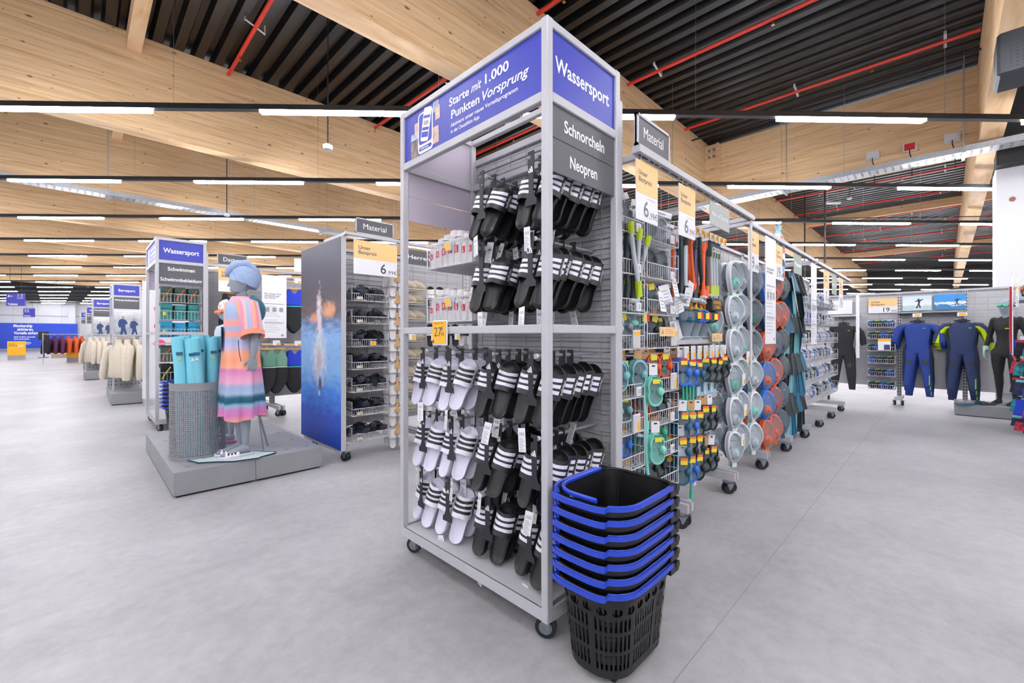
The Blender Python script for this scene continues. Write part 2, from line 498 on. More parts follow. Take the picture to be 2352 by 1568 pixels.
# ---------------------------------------------------------------- cable trays
def tray(name, label, p0, p1, wid, z, rods, zs=.0):
    p0 = Vector(p0); p1 = Vector(p1); L_ = (p1 - p0).length
    ang = math.atan2((p1 - p0).y, (p1 - p0).x)
    t = thing(name, label, 'cable tray', (p0.x, p0.y, z), ang)
    for s_ in (-1, 1):
        m = MB(); m.box(0, L_, s_ * wid / 2 - .002, s_ * wid / 2 + .002, 0, .085); m.box(0, L_, s_ * (wid / 2 - .012) - .012, s_ * (wid / 2 - .012) + .012, .083, .087)
        m.build('side_rail', M_GALV, t)
    m = MB(); n = int(L_ / .1)
    for i in range(n):
        m.box(i * .1, i * .1 + .068, -wid / 2, wid / 2, 0, .004)
    for k in range(4):
        yy = -wid / 2 + wid * (k + .5) / 4
        m.box(0, L_, yy - .02, yy + .02, .0005, .0035)
    m.build('perforated_base', M_GALV, t)
    n = max(2, int(L_ / rods))
    for i in range(n + 1):
        x = min(L_ - .1, .3 + i * rods)
        m = MB()
        for s_ in (-1, 1): m.tube([(x, s_ * (wid / 2 + .04), -.03), (x, s_ * (wid / 2 + .04), Z_ROOF - z)], .006, 5)
        m.box(x - .02, x + .02, -wid / 2 - .07, wid / 2 + .07, -.03, -.003)
        m.build('hanger', M_GALV, t)
    return t
tray('cable_tray', 'long galvanised cable tray under the beams at left', (-4, 11.5, 0), (9, 11.5, 0), .3, 3.9, 2.05)
tray('cable_tray', 'galvanised cable tray along the cross girder above the aisle', (9.62, 4.9, 0), (9.62, -4.0, 0), .3, 3.98, 2.4)
# thin black hanging rods under the roof
for i, (x, y) in enumerate(((12.4, 2.0), (15.5, 3.0))):
    m = MB(); m.tube([(x, y, Z_ROOF), (x, y, 2.9)], .02, 6); m.tube([(x - 3, y + 3, 3.9), (x + 3, y - 3, 4.0)], .012, 6)
    tag(m.build('hanging_pole', M_BLACK), 'black pole hanging from roof, %s of the two past the girder' % ('nearer' if i == 0 else 'farther'), 'pole')

# ---------------------------------------------------------------- light lines
M_TUBE = mat('led_tube', '#ffffff', .4, emit=('#f8f8ff', TUBE_POWER))
M_RAIL = mat('light_rail_black', '#101216', .4)
LZ = 3.70
D_DIR = Vector((S2 * 1.026, -S2 * .974, 0)).normalized()
ANG = math.atan2(D_DIR.y, D_DIR.x)
PER = 2.96; LIT = 1.745
tb = MB(); tb.box(0, LIT, -.034, .034, 0, .03)
TUBE_ME = tb.mesh('led_tube', M_TUBE)
hb = MB(); hb.tube([(0, 0, .09), (0, 0, Z_ROOF - LZ)], .003, 4)
for k in range(-7, 14):
    d0 = 4.955 + 2.29 * k
    half = max(11.0, 1.25 * abs(d0) + 3.0)
    def ok(l):
        p = Vector((S2 * (d0 + l), S2 * (d0 - l), 0)) + Vector((S2 * .026 * l, S2 * .026 * l, 0))
        return X_LO + .3 < p.x < X_HI - .3 and Y_LO + .3 < p.y < Y_HI - .4
    ph = .13 + .585 * k
    i0 = math.floor((-half - ph) / PER); i1 = math.ceil((half - ph) / PER)
    starts = [ph + i * PER for i in range(i0, i1) if ok(ph + i * PER) and ok(ph + i * PER + LIT)]
    if not starts: continue
    if k < 0: lab = 'overhead light line behind the camera, %s one' % ordinal(-k - 1)
    else: lab = 'black light line with lit white tubes, %s row from the camera' % (ordinal(k) if k < 12 else ['thirteenth', 'fourteenth'][k - 12])
    base = Vector((S2 * d0, S2 * d0, LZ))
    t = thing('light_line', lab, 'light', base, ANG, 'linear lights under the roof')
    r = MB(); a, b2 = starts[0] - .9, starts[-1] + LIT + .9
    while not ok(a): a += .1
    while not ok(b2): b2 -= .1
    r.box(a, b2, -.035, .035, .031, .09)
    r.build('rail', M_RAIL, t)
    HM = hb.mesh('hanger_wire', M_ZINC) if k == -7 or 'HM' not in globals() else HM
    for st in starts:
        put('led_tube', TUBE_ME, t, (st, 0, 0))
        if k < 5: put('hanger_wire', HM, t, (st + LIT + .25, 0, 0))

# smoke detectors and emergency lamps hanging from the roof
def detector(x, y, z, label):
    t = thing('smoke_detector', label, 'smoke detector', (x, y, z))
    m = MB(); m.tube([(0, 0, .03), (0, 0, Z_ROOF - z)], .008, 6); m.build('rod', M_BLACK, t)
    m = MB(); m.lathe([(.02, -.035), (.05, -.03), (.058, -.005), (.06, .02), (.045, .032)], 16); m.build('body', M_CLAMP, t, smooth=True)
def at(x, y, d):
    a = (x - 1176) / FOCAL_PX
    return (S2 * d * (1 + a), S2 * d * (1 - a), CAM_H - (y - 770) / FOCAL_PX * d)
detector(*at(753, 338, 5.5), 'white smoke detector on a black rod beside the blue tower sign')
detector(*at(521, 493, 8.9), 'white smoke detector on a rod over the swimmer poster')
detector(*at(1951, 455, 11.5), 'white smoke detector past the girder beside the emergency lamp')
detector(*at(1167, 283, 7.5), 'white smoke detector seen under the tower sign')
x, y, z = at(1913, 466, 11.0)
t = thing('emergency_lamp', 'white oval emergency lamp hanging past the girder', 'lamp', (x, y, z))
m = MB(); m.rbox((0, 0, 0), (.36, .1, .05), Matrix.Rotation(-PI / 4, 3, 'Z')); m.build('housing', M_CLAMP, t, bevel=.015)
m = MB(); m.tube([(-.1, .1, 0), (-.1, .1, Z_ROOF - z)], .004, 4); m.tube([(.1, -.1, 0), (.1, -.1, Z_ROOF - z)], .004, 4); m.build('wire', M_ZINC, t)
# junction boxes on the girder
for i, (yy, cc, lab) in enumerate(((.9, 'w', 'white junction box on the girder left of the red one'), (.42, 'r', 'red junction box on the cross girder'), (-.08, 'w', 'white junction box on the girder nearest the column'))):
    t = thing('junction_box', lab, 'box', (9.88, yy, 4.34))
    m = MB(); m.box(-.05, .0, -.09, .09, -.06, .08); m.build('housing', M_CLAMP, t)
    m = MB(); m.box(-.09, -.05, -.065, .065, -.04, .06); m.build('cover', mat('box_red', '#c4202a', .4) if cc == 'r' else M_CLAMP, t)
    m = MB(); m.tube([(-.07, 0, -.04), (-.07, .0, -.1), (-.07, -.03, -.22), (-.1, -.03, -.5)], .008, 5); m.build('cable', M_BLACK, t)
# perforated black loudspeaker box by the column
x, y, z = 5.6, -.53, 3.6
t = thing('loudspeaker', 'black perforated loudspeaker box hanging high at the right edge', 'loudspeaker', (x, y, z), 0)
m = MB(); m.box(0, .4, -.25, .214, -.17, .2); m.build('housing', mat('speaker_black', '#2a3038', .5), t, bevel=.02)
m = MB()
for i in range(9):
    for j in range(7): m.box(-.004, .0, -.15 + i * .035, -.143 + i * .035, -.12 + j * .03, -.113 + j * .03)
m.build('grille_hole', M_BLACK, t)
m = MB(); m.tube([(.2, 0, .2), (.2, 0, Z_BEAM - z)], .015, 6); m.build('rod', M_BLACK, t)
# ================================================================ shared shop-fitting materials
M_STEEL = mat('light_grey_steel', '#bababf', .42, noise=.03, nscale=8)
M_STEELD = mat('mid_grey_steel', '#9b9ca2', .42, noise=.03, nscale=8)
M_SLAT = mat('grey_slat', '#b9b9bd', .5, noise=.04, nscale=6)
M_WIRE = mat('wire_white', '#d4d4d8', .35)
M_SIGNBLUE = mat('sign_blue', '#333ea8', .45)
M_SIGNGREY = mat('sign_grey', '#55555a', .5)
M_SIGNBACK = mat('sign_back', '#bdb5c4', .55)
M_SIGNPALE = mat('sign_pale_grey', '#a9ada9', .5)
M_CREAM = mat('sign_cream', '#f6cb8a', .5)
M_CARD = mat('card_white', '#eeeef2', .5)
M_INK = mat('grey_ink', '#4c4b52', .5)
M_INKL = mat('light_ink', '#9fa0a6', .5)
M_BLK = mat('black_rubber', '#111215', .5)
M_TYRE = mat('tyre_grey', '#8c8583', .6)
M_YEL = mat('label_yellow', '#f5b81f', .45)
M_KRAFT = mat('kraft_card', '#c79a64', .7)
M_PLW = mat('white_plastic', '#ebebef', .35)
M_RUB = mat('castor_rubber', '#1b1c1f', .5)

# ---------------------------------------------------------------- castor
def castor_meshes():
    w = MB(); w.tube([(-.012, 0, .043), (.012, 0, .043)], .043, 18)
    w.slot(1); w.tube([(-.0145, 0, .043), (.0145, 0, .043)], .027, 16); w.slot(2); w.tube([(-.02, 0, .043), (.02, 0, .043)], .008, 8)
    f = MB()
    for s_ in (-1, 1): f.box(s_*.02-.002, s_*.02+.002, -.018, .012, .03, .088)
    f.box(-.024, .024, -.024, .024, .085, .095)
    return w.mesh('wheel', [M_RUB, M_ZINC, M_PLW], True), f.mesh('fork', M_ZINC)
CW, CF = castor_meshes()
w_ = MB(); w_.tube([(-.026, 0, .04), (-.006, 0, .04)], .04, 16); w_.tube([(.006, 0, .04), (.026, 0, .04)], .04, 16); w_.slot(1).tube([(-.028, 0, .04), (.028, 0, .04)], .01, 8)
CW2 = w_.mesh('wheel', [M_RUB, M_ZINC], True)
w_ = MB(); w_.tube([(0, 0, .083), (0, 0, .1)], .034, 12); w_.prism([(-.03, .085), (.03, .085), (.012, .045), (-.012, .045)], -.033, -.029, 'x'); w_.prism([(-.03, .085), (.03, .085), (.012, .045), (-.012, .045)], .029, .033, 'x'); w_.box(-.033, .033, -.03, .03, .08, .086)
CF2 = w_.mesh('fork', M_ZINC)
def castor(parent, x, y, rz=0., s=1., twin=False):
    put('wheel', CW2 if twin else CW, parent, (x, y, 0), (0, 0, rz), (s, s, s)); put('castor_fork', CF2 if twin else CF, parent, (x, y, 0), (0, 0, rz), (s, s, s))

# ---------------------------------------------------------------- electronic price label
EL_F = MB().box(-.5, .5, -.06, 0, -.5, .5).mesh('price_label_frame', M_PLW, bevel=.03)
def price_label(parent, x, y, z, w, h, price='', big=False, kind='yellow', name='price_label'):
    o = put(name, EL_F, parent, (x, y, z), None, (w, .15, h))
    m = MB()
    if kind == 'yellow':
        m.box(-w*.42, w*.42, y-.0105, y-.0095, z-h*.42, z+h*.42); m.v = [(p[0]+x, p[1], p[2]) for p in m.v]; m.build('label_face', M_YEL, parent)
    else:
        m.box(x-w*.4, x+w*.4, y-.0105, y-.0095, z-h*.42, z+h*.42); m.build('label_face', mat('eink_grey', '#cfd0cc', .5), parent)
        m = MB(); 
        if kind == 'top': m.box(x-w*.4, x+w*.4, y-.011, y-.0102, z+h*.2, z+h*.42)
        else: m.box(x+w*.05, x+w*.4, y-.011, y-.0102, z-h*.42, z+h*.05)
        m.build('price_field', M_YEL, parent)
    return o

# ---------------------------------------------------------------- wire basket (front towards -y, hung on a panel at y = 0)
BASK = {}
def basket_mesh(w, d, h, fh, step=.03):
    key = (w, d, h, fh, step)
    if key in BASK: return BASK[key]
    fr = MB(); r = .0032
    fr.tube([(-w/2, 0, h), (-w/2, -d, h), (-w/2, -d, fh), (w/2, -d, fh), (w/2, -d, h), (w/2, 0, h)], r, 5)
    fr.tube([(-w/2, 0, 0), (-w/2, -d, 0), (w/2, -d, 0), (w/2, 0, 0)], r, 5)
    for s_ in (-1, 1):
        fr.tube([(s_*w/2, -d, 0), (s_*w/2, -d, h)], r, 5); fr.tube([(s_*w/2, -.004, 0), (s_*w/2, -.004, h)], r, 5)
    wr = MB(); q = .0019
    n = max(3, round(w / step))
    for i in range(1, n):
        x = -w/2 + w*i/n
        wr.tube([(x, 0, 0), (x, -d, 0), (x, -d, fh)], q, 4)
    n = max(3, round(d / step))
    for i in range(1, n):
        y = -d*i/n
        wr.tube([(-w/2, y, h), (-w/2, y, 0), (w/2, y, 0), (w/2, y, h)], q, 4)
    wr.tube([(-w/2, 0, h*.55), (-w/2, -d, h*.55)], q, 4); wr.tube([(w/2, 0, h*.55), (w/2, -d, h*.55)], q, 4)
    BASK[key] = (fr.mesh('basket_frame', M_WIRE), wr.mesh('wire_grid', M_WIRE))
    return BASK[key]
def basket(label, loc, rotz, w, d, h, fh, step=.03, group=None, price=None):
    t = thing('wire_basket', label, 'wire basket', loc, rotz, group)
    a, b = basket_mesh(w, d, h, fh, step)
    put('frame', a, t); put('wire_grid', b, t)
    if price: price_label(t, price[0], -d - .004, price[1], price[2], price[3], kind=price[4])
    return t

# ---------------------------------------------------------------- slatted panel: slats, wire grid, uprights (face towards -y at y = 0)
SLATS = {}
def slat_mesh(w):
    if w not in SLATS:
        m = MB()
        m.add([(0, .004, 0), (w, .004, 0), (w, -.006, .0), (0, -.006, 0), (0, .004, .047), (w, .004, .047), (w, .0015, .047), (0, .0015, .047)],
              [(0,3,2,1),(4,5,6,7),(3,2,6,7),(0,1,5,4),(0,3,7,4),(1,2,6,5)])
        SLATS[w] = m.mesh('slat', M_SLAT)
    return SLATS[w]
def upright(h, z0):
    m = MB(); m.box(-.017, .017, -.012, .02, z0, h)
    n = int((h - z0) / .05)
    m.slot(1)
    for i in range(n): m.box(-.0035, .0035, -.0126, -.0118, z0 + .015 + i*.05, z0 + .04 + i*.05)
    return m.mesh('upright', [M_STEEL, M_BLK])
def panel(parent, w, z0, z1, y=0., x=0., single=True, grid=True):
    n = int((z1 - z0) / .05)
    if single:
        me = slat_mesh(w)
        for i in range(n): put('slat', me, parent, (x, y + .006, z0 + i*.05))
    else:
        m = MB()
        for i in range(n): 
            z = z0 + i*.05
            m.add([(x, y+.006, z), (x+w, y+.006, z), (x+w, y+.009, z+.047), (x, y+.009, z+.047)], [(0, 1, 2, 3)])
        m.build('slat_panel', M_SLAT, parent)
    m = MB(); m.box(x, x+w, y+.012, y+.016, z0, z1); m.build('back_sheet', M_STEELD, parent)
    if grid:
        m = MB()
        k = max(3, int(w / .15))
        for i in range(k): m.tube([(x + w*(i+.5)/k, y-.004, z0), (x + w*(i+.5)/k, y-.004, z1)], .0022, 4)
        for i in range(0, n, 2): m.tube([(x, y-.008, z0 + i*.05 + .02), (x+w, y-.008, z0 + i*.05 + .02)], .002, 4)
        m.build('wire_grid', M_STEEL, parent)

# ================================================================ rolling end-cap tower
TW, TL, TH = .525, 1.075, 2.43
PO = .034
def tower(name, label, x0, y0, face_a, face_b, panels, near=True):
    """open frame on castors: sign faces -x (face_a) and -y (face_b); slatted panel closes the +x side"""
    t = thing(name, label, 'display tower', (x0, y0, 0))
    bv = .003 if near else 0
    for x in (0, TW - PO):
        for y in (0, TL - PO):
            m = MB(); m.box(x, x+PO, y, y+PO, .09, TH); m.build('post', M_STEEL, t, bevel=bv)
    for z0, z1 in ((TH - PO, TH), (2.11, 2.15)):
        for y in (0, TL - PO):
            m = MB(); m.box(PO, TW - PO, y+.002, y+PO-.002, z0, z1 - .001); m.build('rail', M_STEEL, t, bevel=bv)
        for x in (0, TW - PO):
            m = MB(); m.box(x+.002, x+PO-.002, PO, TL - PO, z0, z1 - .001); m.build('rail', M_STEEL, t, bevel=bv)
    m = MB(); m.box(.002, PO-.002, PO, TL - PO, 1.208, 1.243); m.build('rail', M_STEEL, t, bevel=bv)
    m = MB(); m.box(PO, TW - PO, .002, PO - .002, 1.208, 1.243); m.build('rail', M_STEEL, t, bevel=bv)
    # floor tray with folded lip
    m = MB(); m.box(.004, TW, PO, TL - PO, .138, .142); m.box(.003, .008, PO, TL - PO, .092, .142); m.box(PO, TW - PO, .003, .008, .105, .142)
    m.box(PO, TW - PO, TL - .008, TL - .003, .092, .142); m.build('base_tray', M_STEEL, t)
    m = MB(); m.box(PO, TW - PO, .0, PO*.9, .09, .108); m.build('base_rail', M_STEEL, t)
    for x, y in ((.05, .05), (TW - .05, .05), (.05, TL - .07), (TW - .05, TL - .07)): castor(t, x, y, .5)
    # sign panels: -x face, -y face, and their plain backs on the far side
    m = MB(); m.box(.013, .017, PO, TL - PO, 2.15, TH - PO); pa = m.build('sign_panel', M_SIGNBLUE, t); pa['label'] = 'blue sign panel with slogan'
    m = MB(); m.box(.017, .019, PO, TL - PO, 2.15, TH - PO); m.build('panel_back', M_SIGNBACK, t)
    hA = bpy.data.objects.new('slogan', None)
    face_a(t)
    zz = [(2.15, TH - PO, M_SIGNBLUE), (1.98, 2.108, M_SIGNGREY), (1.845, 1.976, M_SIGNGREY)]
    for (a, b, mm), body in zip(zz, face_b):
        m = MB(); m.box(PO, TW - PO, .012, .016, a, b); p = m.build('sign_panel', mm, t)
        m = MB(); m.box(PO, TW - PO, .016, .018, a, b); m.build('panel_back', M_SIGNBACK, t)
        if body:
            txt(p, body[0], TW/2 + body[2], (a+b)/2 - .004, body[3], M_WHITE_INK, y=.0108, width=body[1], bold=.02)
        m = MB(); m.box(PO, TW - PO, TL - .018, TL - .014, a, b); m.build('panel_back', M_SIGNBACK, t)
    if panels:
        h = bpy.data.objects.new('panel_holder', None)
        for k, yy in enumerate((.018, TL - .018)):
            put('upright', upright(2.3, .15), t, (TW - .0, yy, 0), (0, 0, -PI/2))
        me = slat_mesh(TL - .08)
        n = int((2.28 - .16) / .05)
        for i in range(n): put('slat', me, t, (TW + .008, TL - .04, .17 + i*.05), (0, 0, -PI/2))
        m = MB(); m.box(TW + .014, TW + .018, .03, TL - .03, .17, 2.28); m.build('back_sheet', M_STEELD, t)
        m = MB()
        for i in range(8): 
            yy = .1 + i*.125; m.tube([(TW - .004, yy, .17), (TW - .004, yy, 2.27)], .0025, 4)
        for i in range(0, n): m.tube([(TW - .008, .04, .19 + i*.05), (TW - .008, TL - .04, .19 + i*.05)], .002, 4)
        m.build('wire_grid', M_STEELD, t)
        m = MB(); m.box(TW - .01, TW + .02, .02, TL - .02, 2.27, 2.31); m.build('top_rail', M_STEEL, t, bevel=bv)
    return t

# slogan face: drawn in a frame facing -x (reading direction is -y)
RX = (PI/2, 0, -PI/2)
def face_t(t, body, y, z, size, width=None, align='LEFT', bold=.012, shear=0., mt=None):
    me = text_mesh(body, align, bold, shear, 1., mt or M_WHITE_INK)
    sx = size
    if width:
        xs = [v.co.x for v in me.vertices]; sx = width / (max(xs) - min(xs))
    return put('lettering', me, t, (.0118, y, z), RX, (sx, size, 1))
M_PH1 = mat('photo_sky', '#9fb4cf', .5, noise=.5, nscale=22)
M_PH2 = mat('photo_people', '#8a7a74', .5, noise=.7, nscale=28)
M_PH3 = mat('photo_warm', '#c9a79b', .5, noise=.45, nscale=30)
def slogan(t):
    o = 1.075
    face_t(t, 'Starte', 1.714 - o, 2.332, .056, .152, bold=.02)
    face_t(t, 'mit', 1.548 - o, 2.334, .056, .073, bold=.015, shear=.35)
    face_t(t, '1.000', 1.462 - o, 2.337, .06, .15, bold=.02)
    face_t(t, 'Punkten', 1.70 - o, 2.268, .056, .21, bold=.02)
    face_t(t, 'Vorsprung', 1.478 - o, 2.268, .06, .285, bold=.015, shear=.25)
    face_t(t, 'Aktiviere unser neues Vorteilsprogramm', 1.70 - o, 2.218, .026, .455, bold=.01)
    face_t(t, 'in der Decathlon App.', 1.70 - o, 2.188, .026, .215, bold=.01)
    def sheet(y0, y1, z0, z1, x, m_, name='printed_picture'):
        m = MB(); m.box(x - .0006, x, y0 - o, y1 - o, z0, z1); return m.build(name, m_, t)
    sheet(1.985, 2.055, 2.155, 2.25, .0125, M_PH2); sheet(1.985, 2.055, 2.25, 2.285, .0125, M_PH1)
    sheet(1.985, 2.02, 2.275, 2.335, .0122, M_PH3)
    sheet(1.80, 1.85, 2.335, 2.39, .0125, M_PH1); sheet(1.79, 1.83, 2.29, 2.36, .0123, M_PH3); sheet(1.80, 1.85, 2.175, 2.26, .0125, M_PH3)
    # white rounded card with a blue field and a white phone
    def rr(y0, y1, z0, z1, r):
        pts = []
        for cy, cz, a0 in ((y1 - r, z1 - r, 0), (y0 + r, z1 - r, PI/2), (y0 + r, z0 + r, PI), (y1 - r, z0 + r, 1.5*PI)):
            for k in range(5): pts.append((cy - o + r*math.cos(a0 + k*PI/8), cz + r*math.sin(a0 + k*PI/8)))
        return pts
    m = MB(); m.prism(rr(1.85, 1.985, 2.158, 2.372, .022), .0108, .012, 'x'); m.build('printed_card', M_WHITE_INK, t)
    m = MB(); m.prism(rr(1.859, 1.976, 2.205, 2.364, .016), .0102, .0108, 'x'); m.build('printed_card_field', M_SIGNBLUE, t)
    m = MB(); m.prism(rr(1.86, 1.975, 2.172, 2.192, .0095), .0102, .0108, 'x'); m.build('printed_pill', M_SIGNBLUE, t)
    face_t(t, '+1.000 Punkte', 1.968 - o, 2.182, .016, .08).location.x = .0098
    c, s_ = math.cos(.22), math.sin(.22)
    def rot(p): 
        y, z = p[0] - (1.915 - o), p[1] - 2.295
        return (y*c - z*s_ + 1.915 - o, y*s_ + z*c + 2.295)
    m = MB(); m.prism([rot(p) for p in rr(1.875, 1.945, 2.215, 2.385, .012)], .0094, .0102, 'x'); m.build('printed_phone', M_WHITE_INK, t)
    m = MB()
    for z0, z1 in ((2.235, 2.262), (2.27, 2.285), (2.33, 2.345)): m.prism([rot(p) for p in ((1.88 - o, z0), (1.94 - o, z0), (1.94 - o, z1), (1.88 - o, z1))], .0088, .0094, 'x')
    m.build('printed_phone_screen', M_SIGNBLUE, t)
    m = MB()
    for k in range(5): m.prism([rot(p) for p in ((1.89 - o + k*.009, 2.295), (1.894 - o + k*.009, 2.295), (1.894 - o + k*.009, 2.318), (1.89 - o + k*.009, 2.318))], .0088, .0094, 'x')
    m.build('printed_code', M_INK, t)

T1X, T1Y = 1.267, 1.075
T1 = tower('display_tower', 'grey rolling display tower full of striped slides, front of picture', T1X, T1Y, slogan,
           [('Wassersport', .385, -.01, .085), ('Schnorcheln', .29, 0, .07), ('Neopren', .195, -.01, .07)], True)
# yellow 27,99 price card on the middle rail
pl = thing('price_card', 'yellow electronic price card reading 27,99 on the tower rail', 'price card', (T1X - .002, T1Y + .69, 1.212), -PI/2)
put('housing', EL_F, pl, (0, 0, 0), None, (.125, .12, .125))
m = MB(); m.box(-.055, .055, -.0105, -.009, -.052, .058); m.build('display', M_YEL, pl)
txt(pl, '27', -.008, .003, .065, M_INK, y=-.0112, bold=.0); txt(pl, '€', .03, .02, .03, M_INK, y=-.0112, bold=0); txt(pl, '99', .032, -.008, .028, M_INK, y=-.0112, bold=0)
txt(pl, 'Badeschuhe Slides', 0, .048, .011, M_INK, y=-.0112, bold=0)
m = MB(); m.box(-.052, -.04, -.0112, -.0104, -.05, -.035); m.build('printed_code', M_INK, pl)

# ---------------------------------------------------------------- slide sandals on card hangers
M_SLB = mat('slide_black', '#131417', .42, noise=.1, nscale=60)
M_SLW = mat('slide_white', '#dcd9ea', .5)
M_STRB = mat('strap_charcoal', '#222124', .45)
M_STRW = mat('strap_white', '#e8e6f2', .45)
M_STRIPW = mat('stripe_white', '#e9e8f6', .4)
M_STRIPB = mat('stripe_black', '#232325', .45)
M_HANG = mat('hanger_card', '#22242c', .55)
def sole_mesh(m_):
    L_, n = .275, 16
    def half(t):
        k = min(1, max(0, (t - .25) / .5)); k = k*k*(3-2*k)
        h = .038 + (.052 - .038)*k
        if t < .14: h *= math.sqrt(max(0, 1 - ((.14 - t)/.14)**2))
        if t > .8: h *= math.sqrt(max(0, 1 - ((t - .8)/.2)**2))
        return h
    ts = [.5 - .5*math.cos(PI*(i + .35)/(n - .3)) for i in range(n)]
    right = [(half(t), t) for t in ts]; left = [(-half(t)*.97, t) for t in reversed(ts)]
    out = right + left
    def ring(sc, y, dome=0.):
        return [(x*sc, y - dome*abs(t - .5)**2, (t - .5)*L_*(1 - (1-sc)*.35)) for x, t in out]
    m = MB(); m.smooth = True
    m.loft([ring(.9, .016), ring(.97, .013), ring(1., 0), ring(1.0, -.012), ring(.95, -.016), ring(.86, -.014), ring(.76, -.007), ring(.3, -.005)])
    return m.mesh('sole', m_, True, angle=1.0)
def strap_mesh(ms, mstripe):
    m = MB(); nu = 16; m.smooth = True
    bands = [0, .22, .36, .46, .6, .70, .84, 1.0]
    def pt(u, v, off):
        th = PI*(-.06 + 1.12*u)
        wdt = .098 + .016*abs(math.cos(th))
        z = .052 + (v - .5)*wdt - .012*math.sin(th)
        x = (.0525 - off)*math.cos(th) ; y = -.002 - (.05 - off)*max(-.2, math.sin(th))
        return (x, y, z)
    for j in range(7):
        m.slot(1 if j in (1, 3, 5) else 0)
        for i in range(nu):
            e = .12
            u0, u1 = i/nu, (i+1)/nu
            if j in (1, 3, 5) and (i < 3 or i > nu - 4): m.slot(0)
            elif j in (1, 3, 5): m.slot(1)
            m.add([pt(u0, bands[j], 0), pt(u1, bands[j], 0), pt(u1, bands[j+1], 0), pt(u0, bands[j+1], 0)], [(0,1,2,3)])
    m.slot(0)
    for i in range(nu):
        u0, u1 = i/nu, (i+1)/nu
        m.add([pt(u0, 0, .005), pt(u1, 0, .005), pt(u1, 1, .005), pt(u0, 1, .005)], [(3,2,1,0)])
        for v in (0, 1): m.add([pt(u0, v, 0), pt(u1, v, 0), pt(u1, v, .005), pt(u0, v, .005)], [(0,1,2,3)])
    return m.mesh('strap', [ms, mstripe], True, angle=.9, weld=True)
def hanger_mesh():
    m = MB()
    hook = [(-.016, .02), (.018, .02), (.018, -.035), (.014, -.075), (.013, -.15), (.022, -.175), (.034, -.185), (.034, -.208), (-.034, -.208), (-.034, -.185), (-.022, -.175), (-.013, -.15), (-.014, -.075), (-.018, -.03), (-.018, -.012), (-.002, -.012), (-.002, .006), (-.016, .006)]
    m.prism(hook, -.0015, .0015, 'y')
    lo = MB()
    for k in range(3):
        x = -.011 + k*.0085; h = .01 + k*.0075
        lo.prism([(x, -.07), (x + .0068, -.07), (x + .0008, -.07 + h), (x - .006, -.07 + h)], -.0022, -.0016, 'y')
    return m.mesh('hanger_card', M_HANG), lo.mesh('hanger_mark', M_WHITE_INK)
def tag_mesh():
    m = MB(); m.box(-.019, .019, -.0008, .0008, -.1, 0)
    m.slot(1)
    for k in range(9): m.box(-.014, .012 - (k % 3)*.005, -.0011, -.0008, -.095 + k*.0065, -.0928 + k*.0065)
    for k in range(8): m.box(-.013 + k*.0034, -.0115 + k*.0034, -.0011, -.0008, -.032, -.018)
    return m.mesh('swing_tag', [M_CARD, M_INKL])
SOLE = {'b': sole_mesh(M_SLB), 'w': sole_mesh(M_SLW)}
STRAP = {'b': strap_mesh(M_STRB, M_STRIPW), 'w': strap_mesh(M_STRW, M_STRIPB)}
HANG, HMARK = hanger_mesh(); TAGM = tag_mesh()
LET = {'b': text_mesh('adidas', 'CENTER', .015, 0, 1., M_WHITE_INK), 'w': text_mesh('adidas', 'CENTER', .015, 0, 1., M_STRIPB)}
def slides(label, loc, rotz, c, rnd, with_tag=True, group=None):
    t = thing('slide_sandals', label, 'sandals', loc, rotz, group)
    put('hanger_card', HANG, t, (0, -.058, .002), (rnd.uniform(-.03, .03), 0, 0))
    put('hanger_mark', HMARK, t, (0, -.058, .002))
    for s_ in (-1, 1):
        yaw = -s_*0 + .2 + s_*.2 + rnd.uniform(-.1, .1)
        # normal of the foot bed turns towards the outer side; heel swings forward
        o = put('slide', SOLE[c], t, (s_*.056, -.012 + rnd.uniform(-.006, .006), -.168 + rnd.uniform(-.008, .006)), (-.27 + rnd.uniform(-.05, .05), .16 + .05*s_ + rnd.uniform(-.04, .04), yaw))
        put('strap', STRAP[c], o)
        th = .055*PI if s_ > 0 else .945*PI
        R = Matrix(((0, -math.sin(th), math.cos(th)), (0, -math.cos(th)*-1 if False else math.cos(th)*-1, -math.sin(th)), (1, 0, 0)))
        nrm = Vector((math.cos(th), -math.sin(th), 0)); up = Vector((0, 0, 1))
        ydir = nrm.cross(up)
        R = Matrix((up, ydir, nrm)).transposed()
        p = Vector((.0525*math.cos(th), -.002 - .05*math.sin(th), .05)) + nrm*.0012
        put('lettering', LET[c], o, p, R, (.026, .026, 1))
    if with_tag:
        put('swing_tag', TAGM, t, (rnd.uniform(-.05, .03), -.07, -.28 - rnd.uniform(0, .04)), (rnd.uniform(-.2, .1), rnd.uniform(-.25, .25), rnd.uniform(-.4, .3)))
        m = None
    return t
rodm = MB(); rodm.tube([(0, 0, 0), (0, -.42, 0)], .0065, 8); rodm.slot(1).tube([(0, -.42, 0), (0, -.432, 0)], .011, 10)
ROD = rodm.mesh('display_hook', [M_STEELD, M_PLW])
rnd = random.Random(5)
ROWS = [(1.112, 'upper'), (.765, 'middle'), (.455, 'lowest')]
COLS = [(2.045, 'w', 'first'), (1.80, 'w', 'second'), (1.505, 'b', 'third'), (1.225, 'b', 'fourth')]
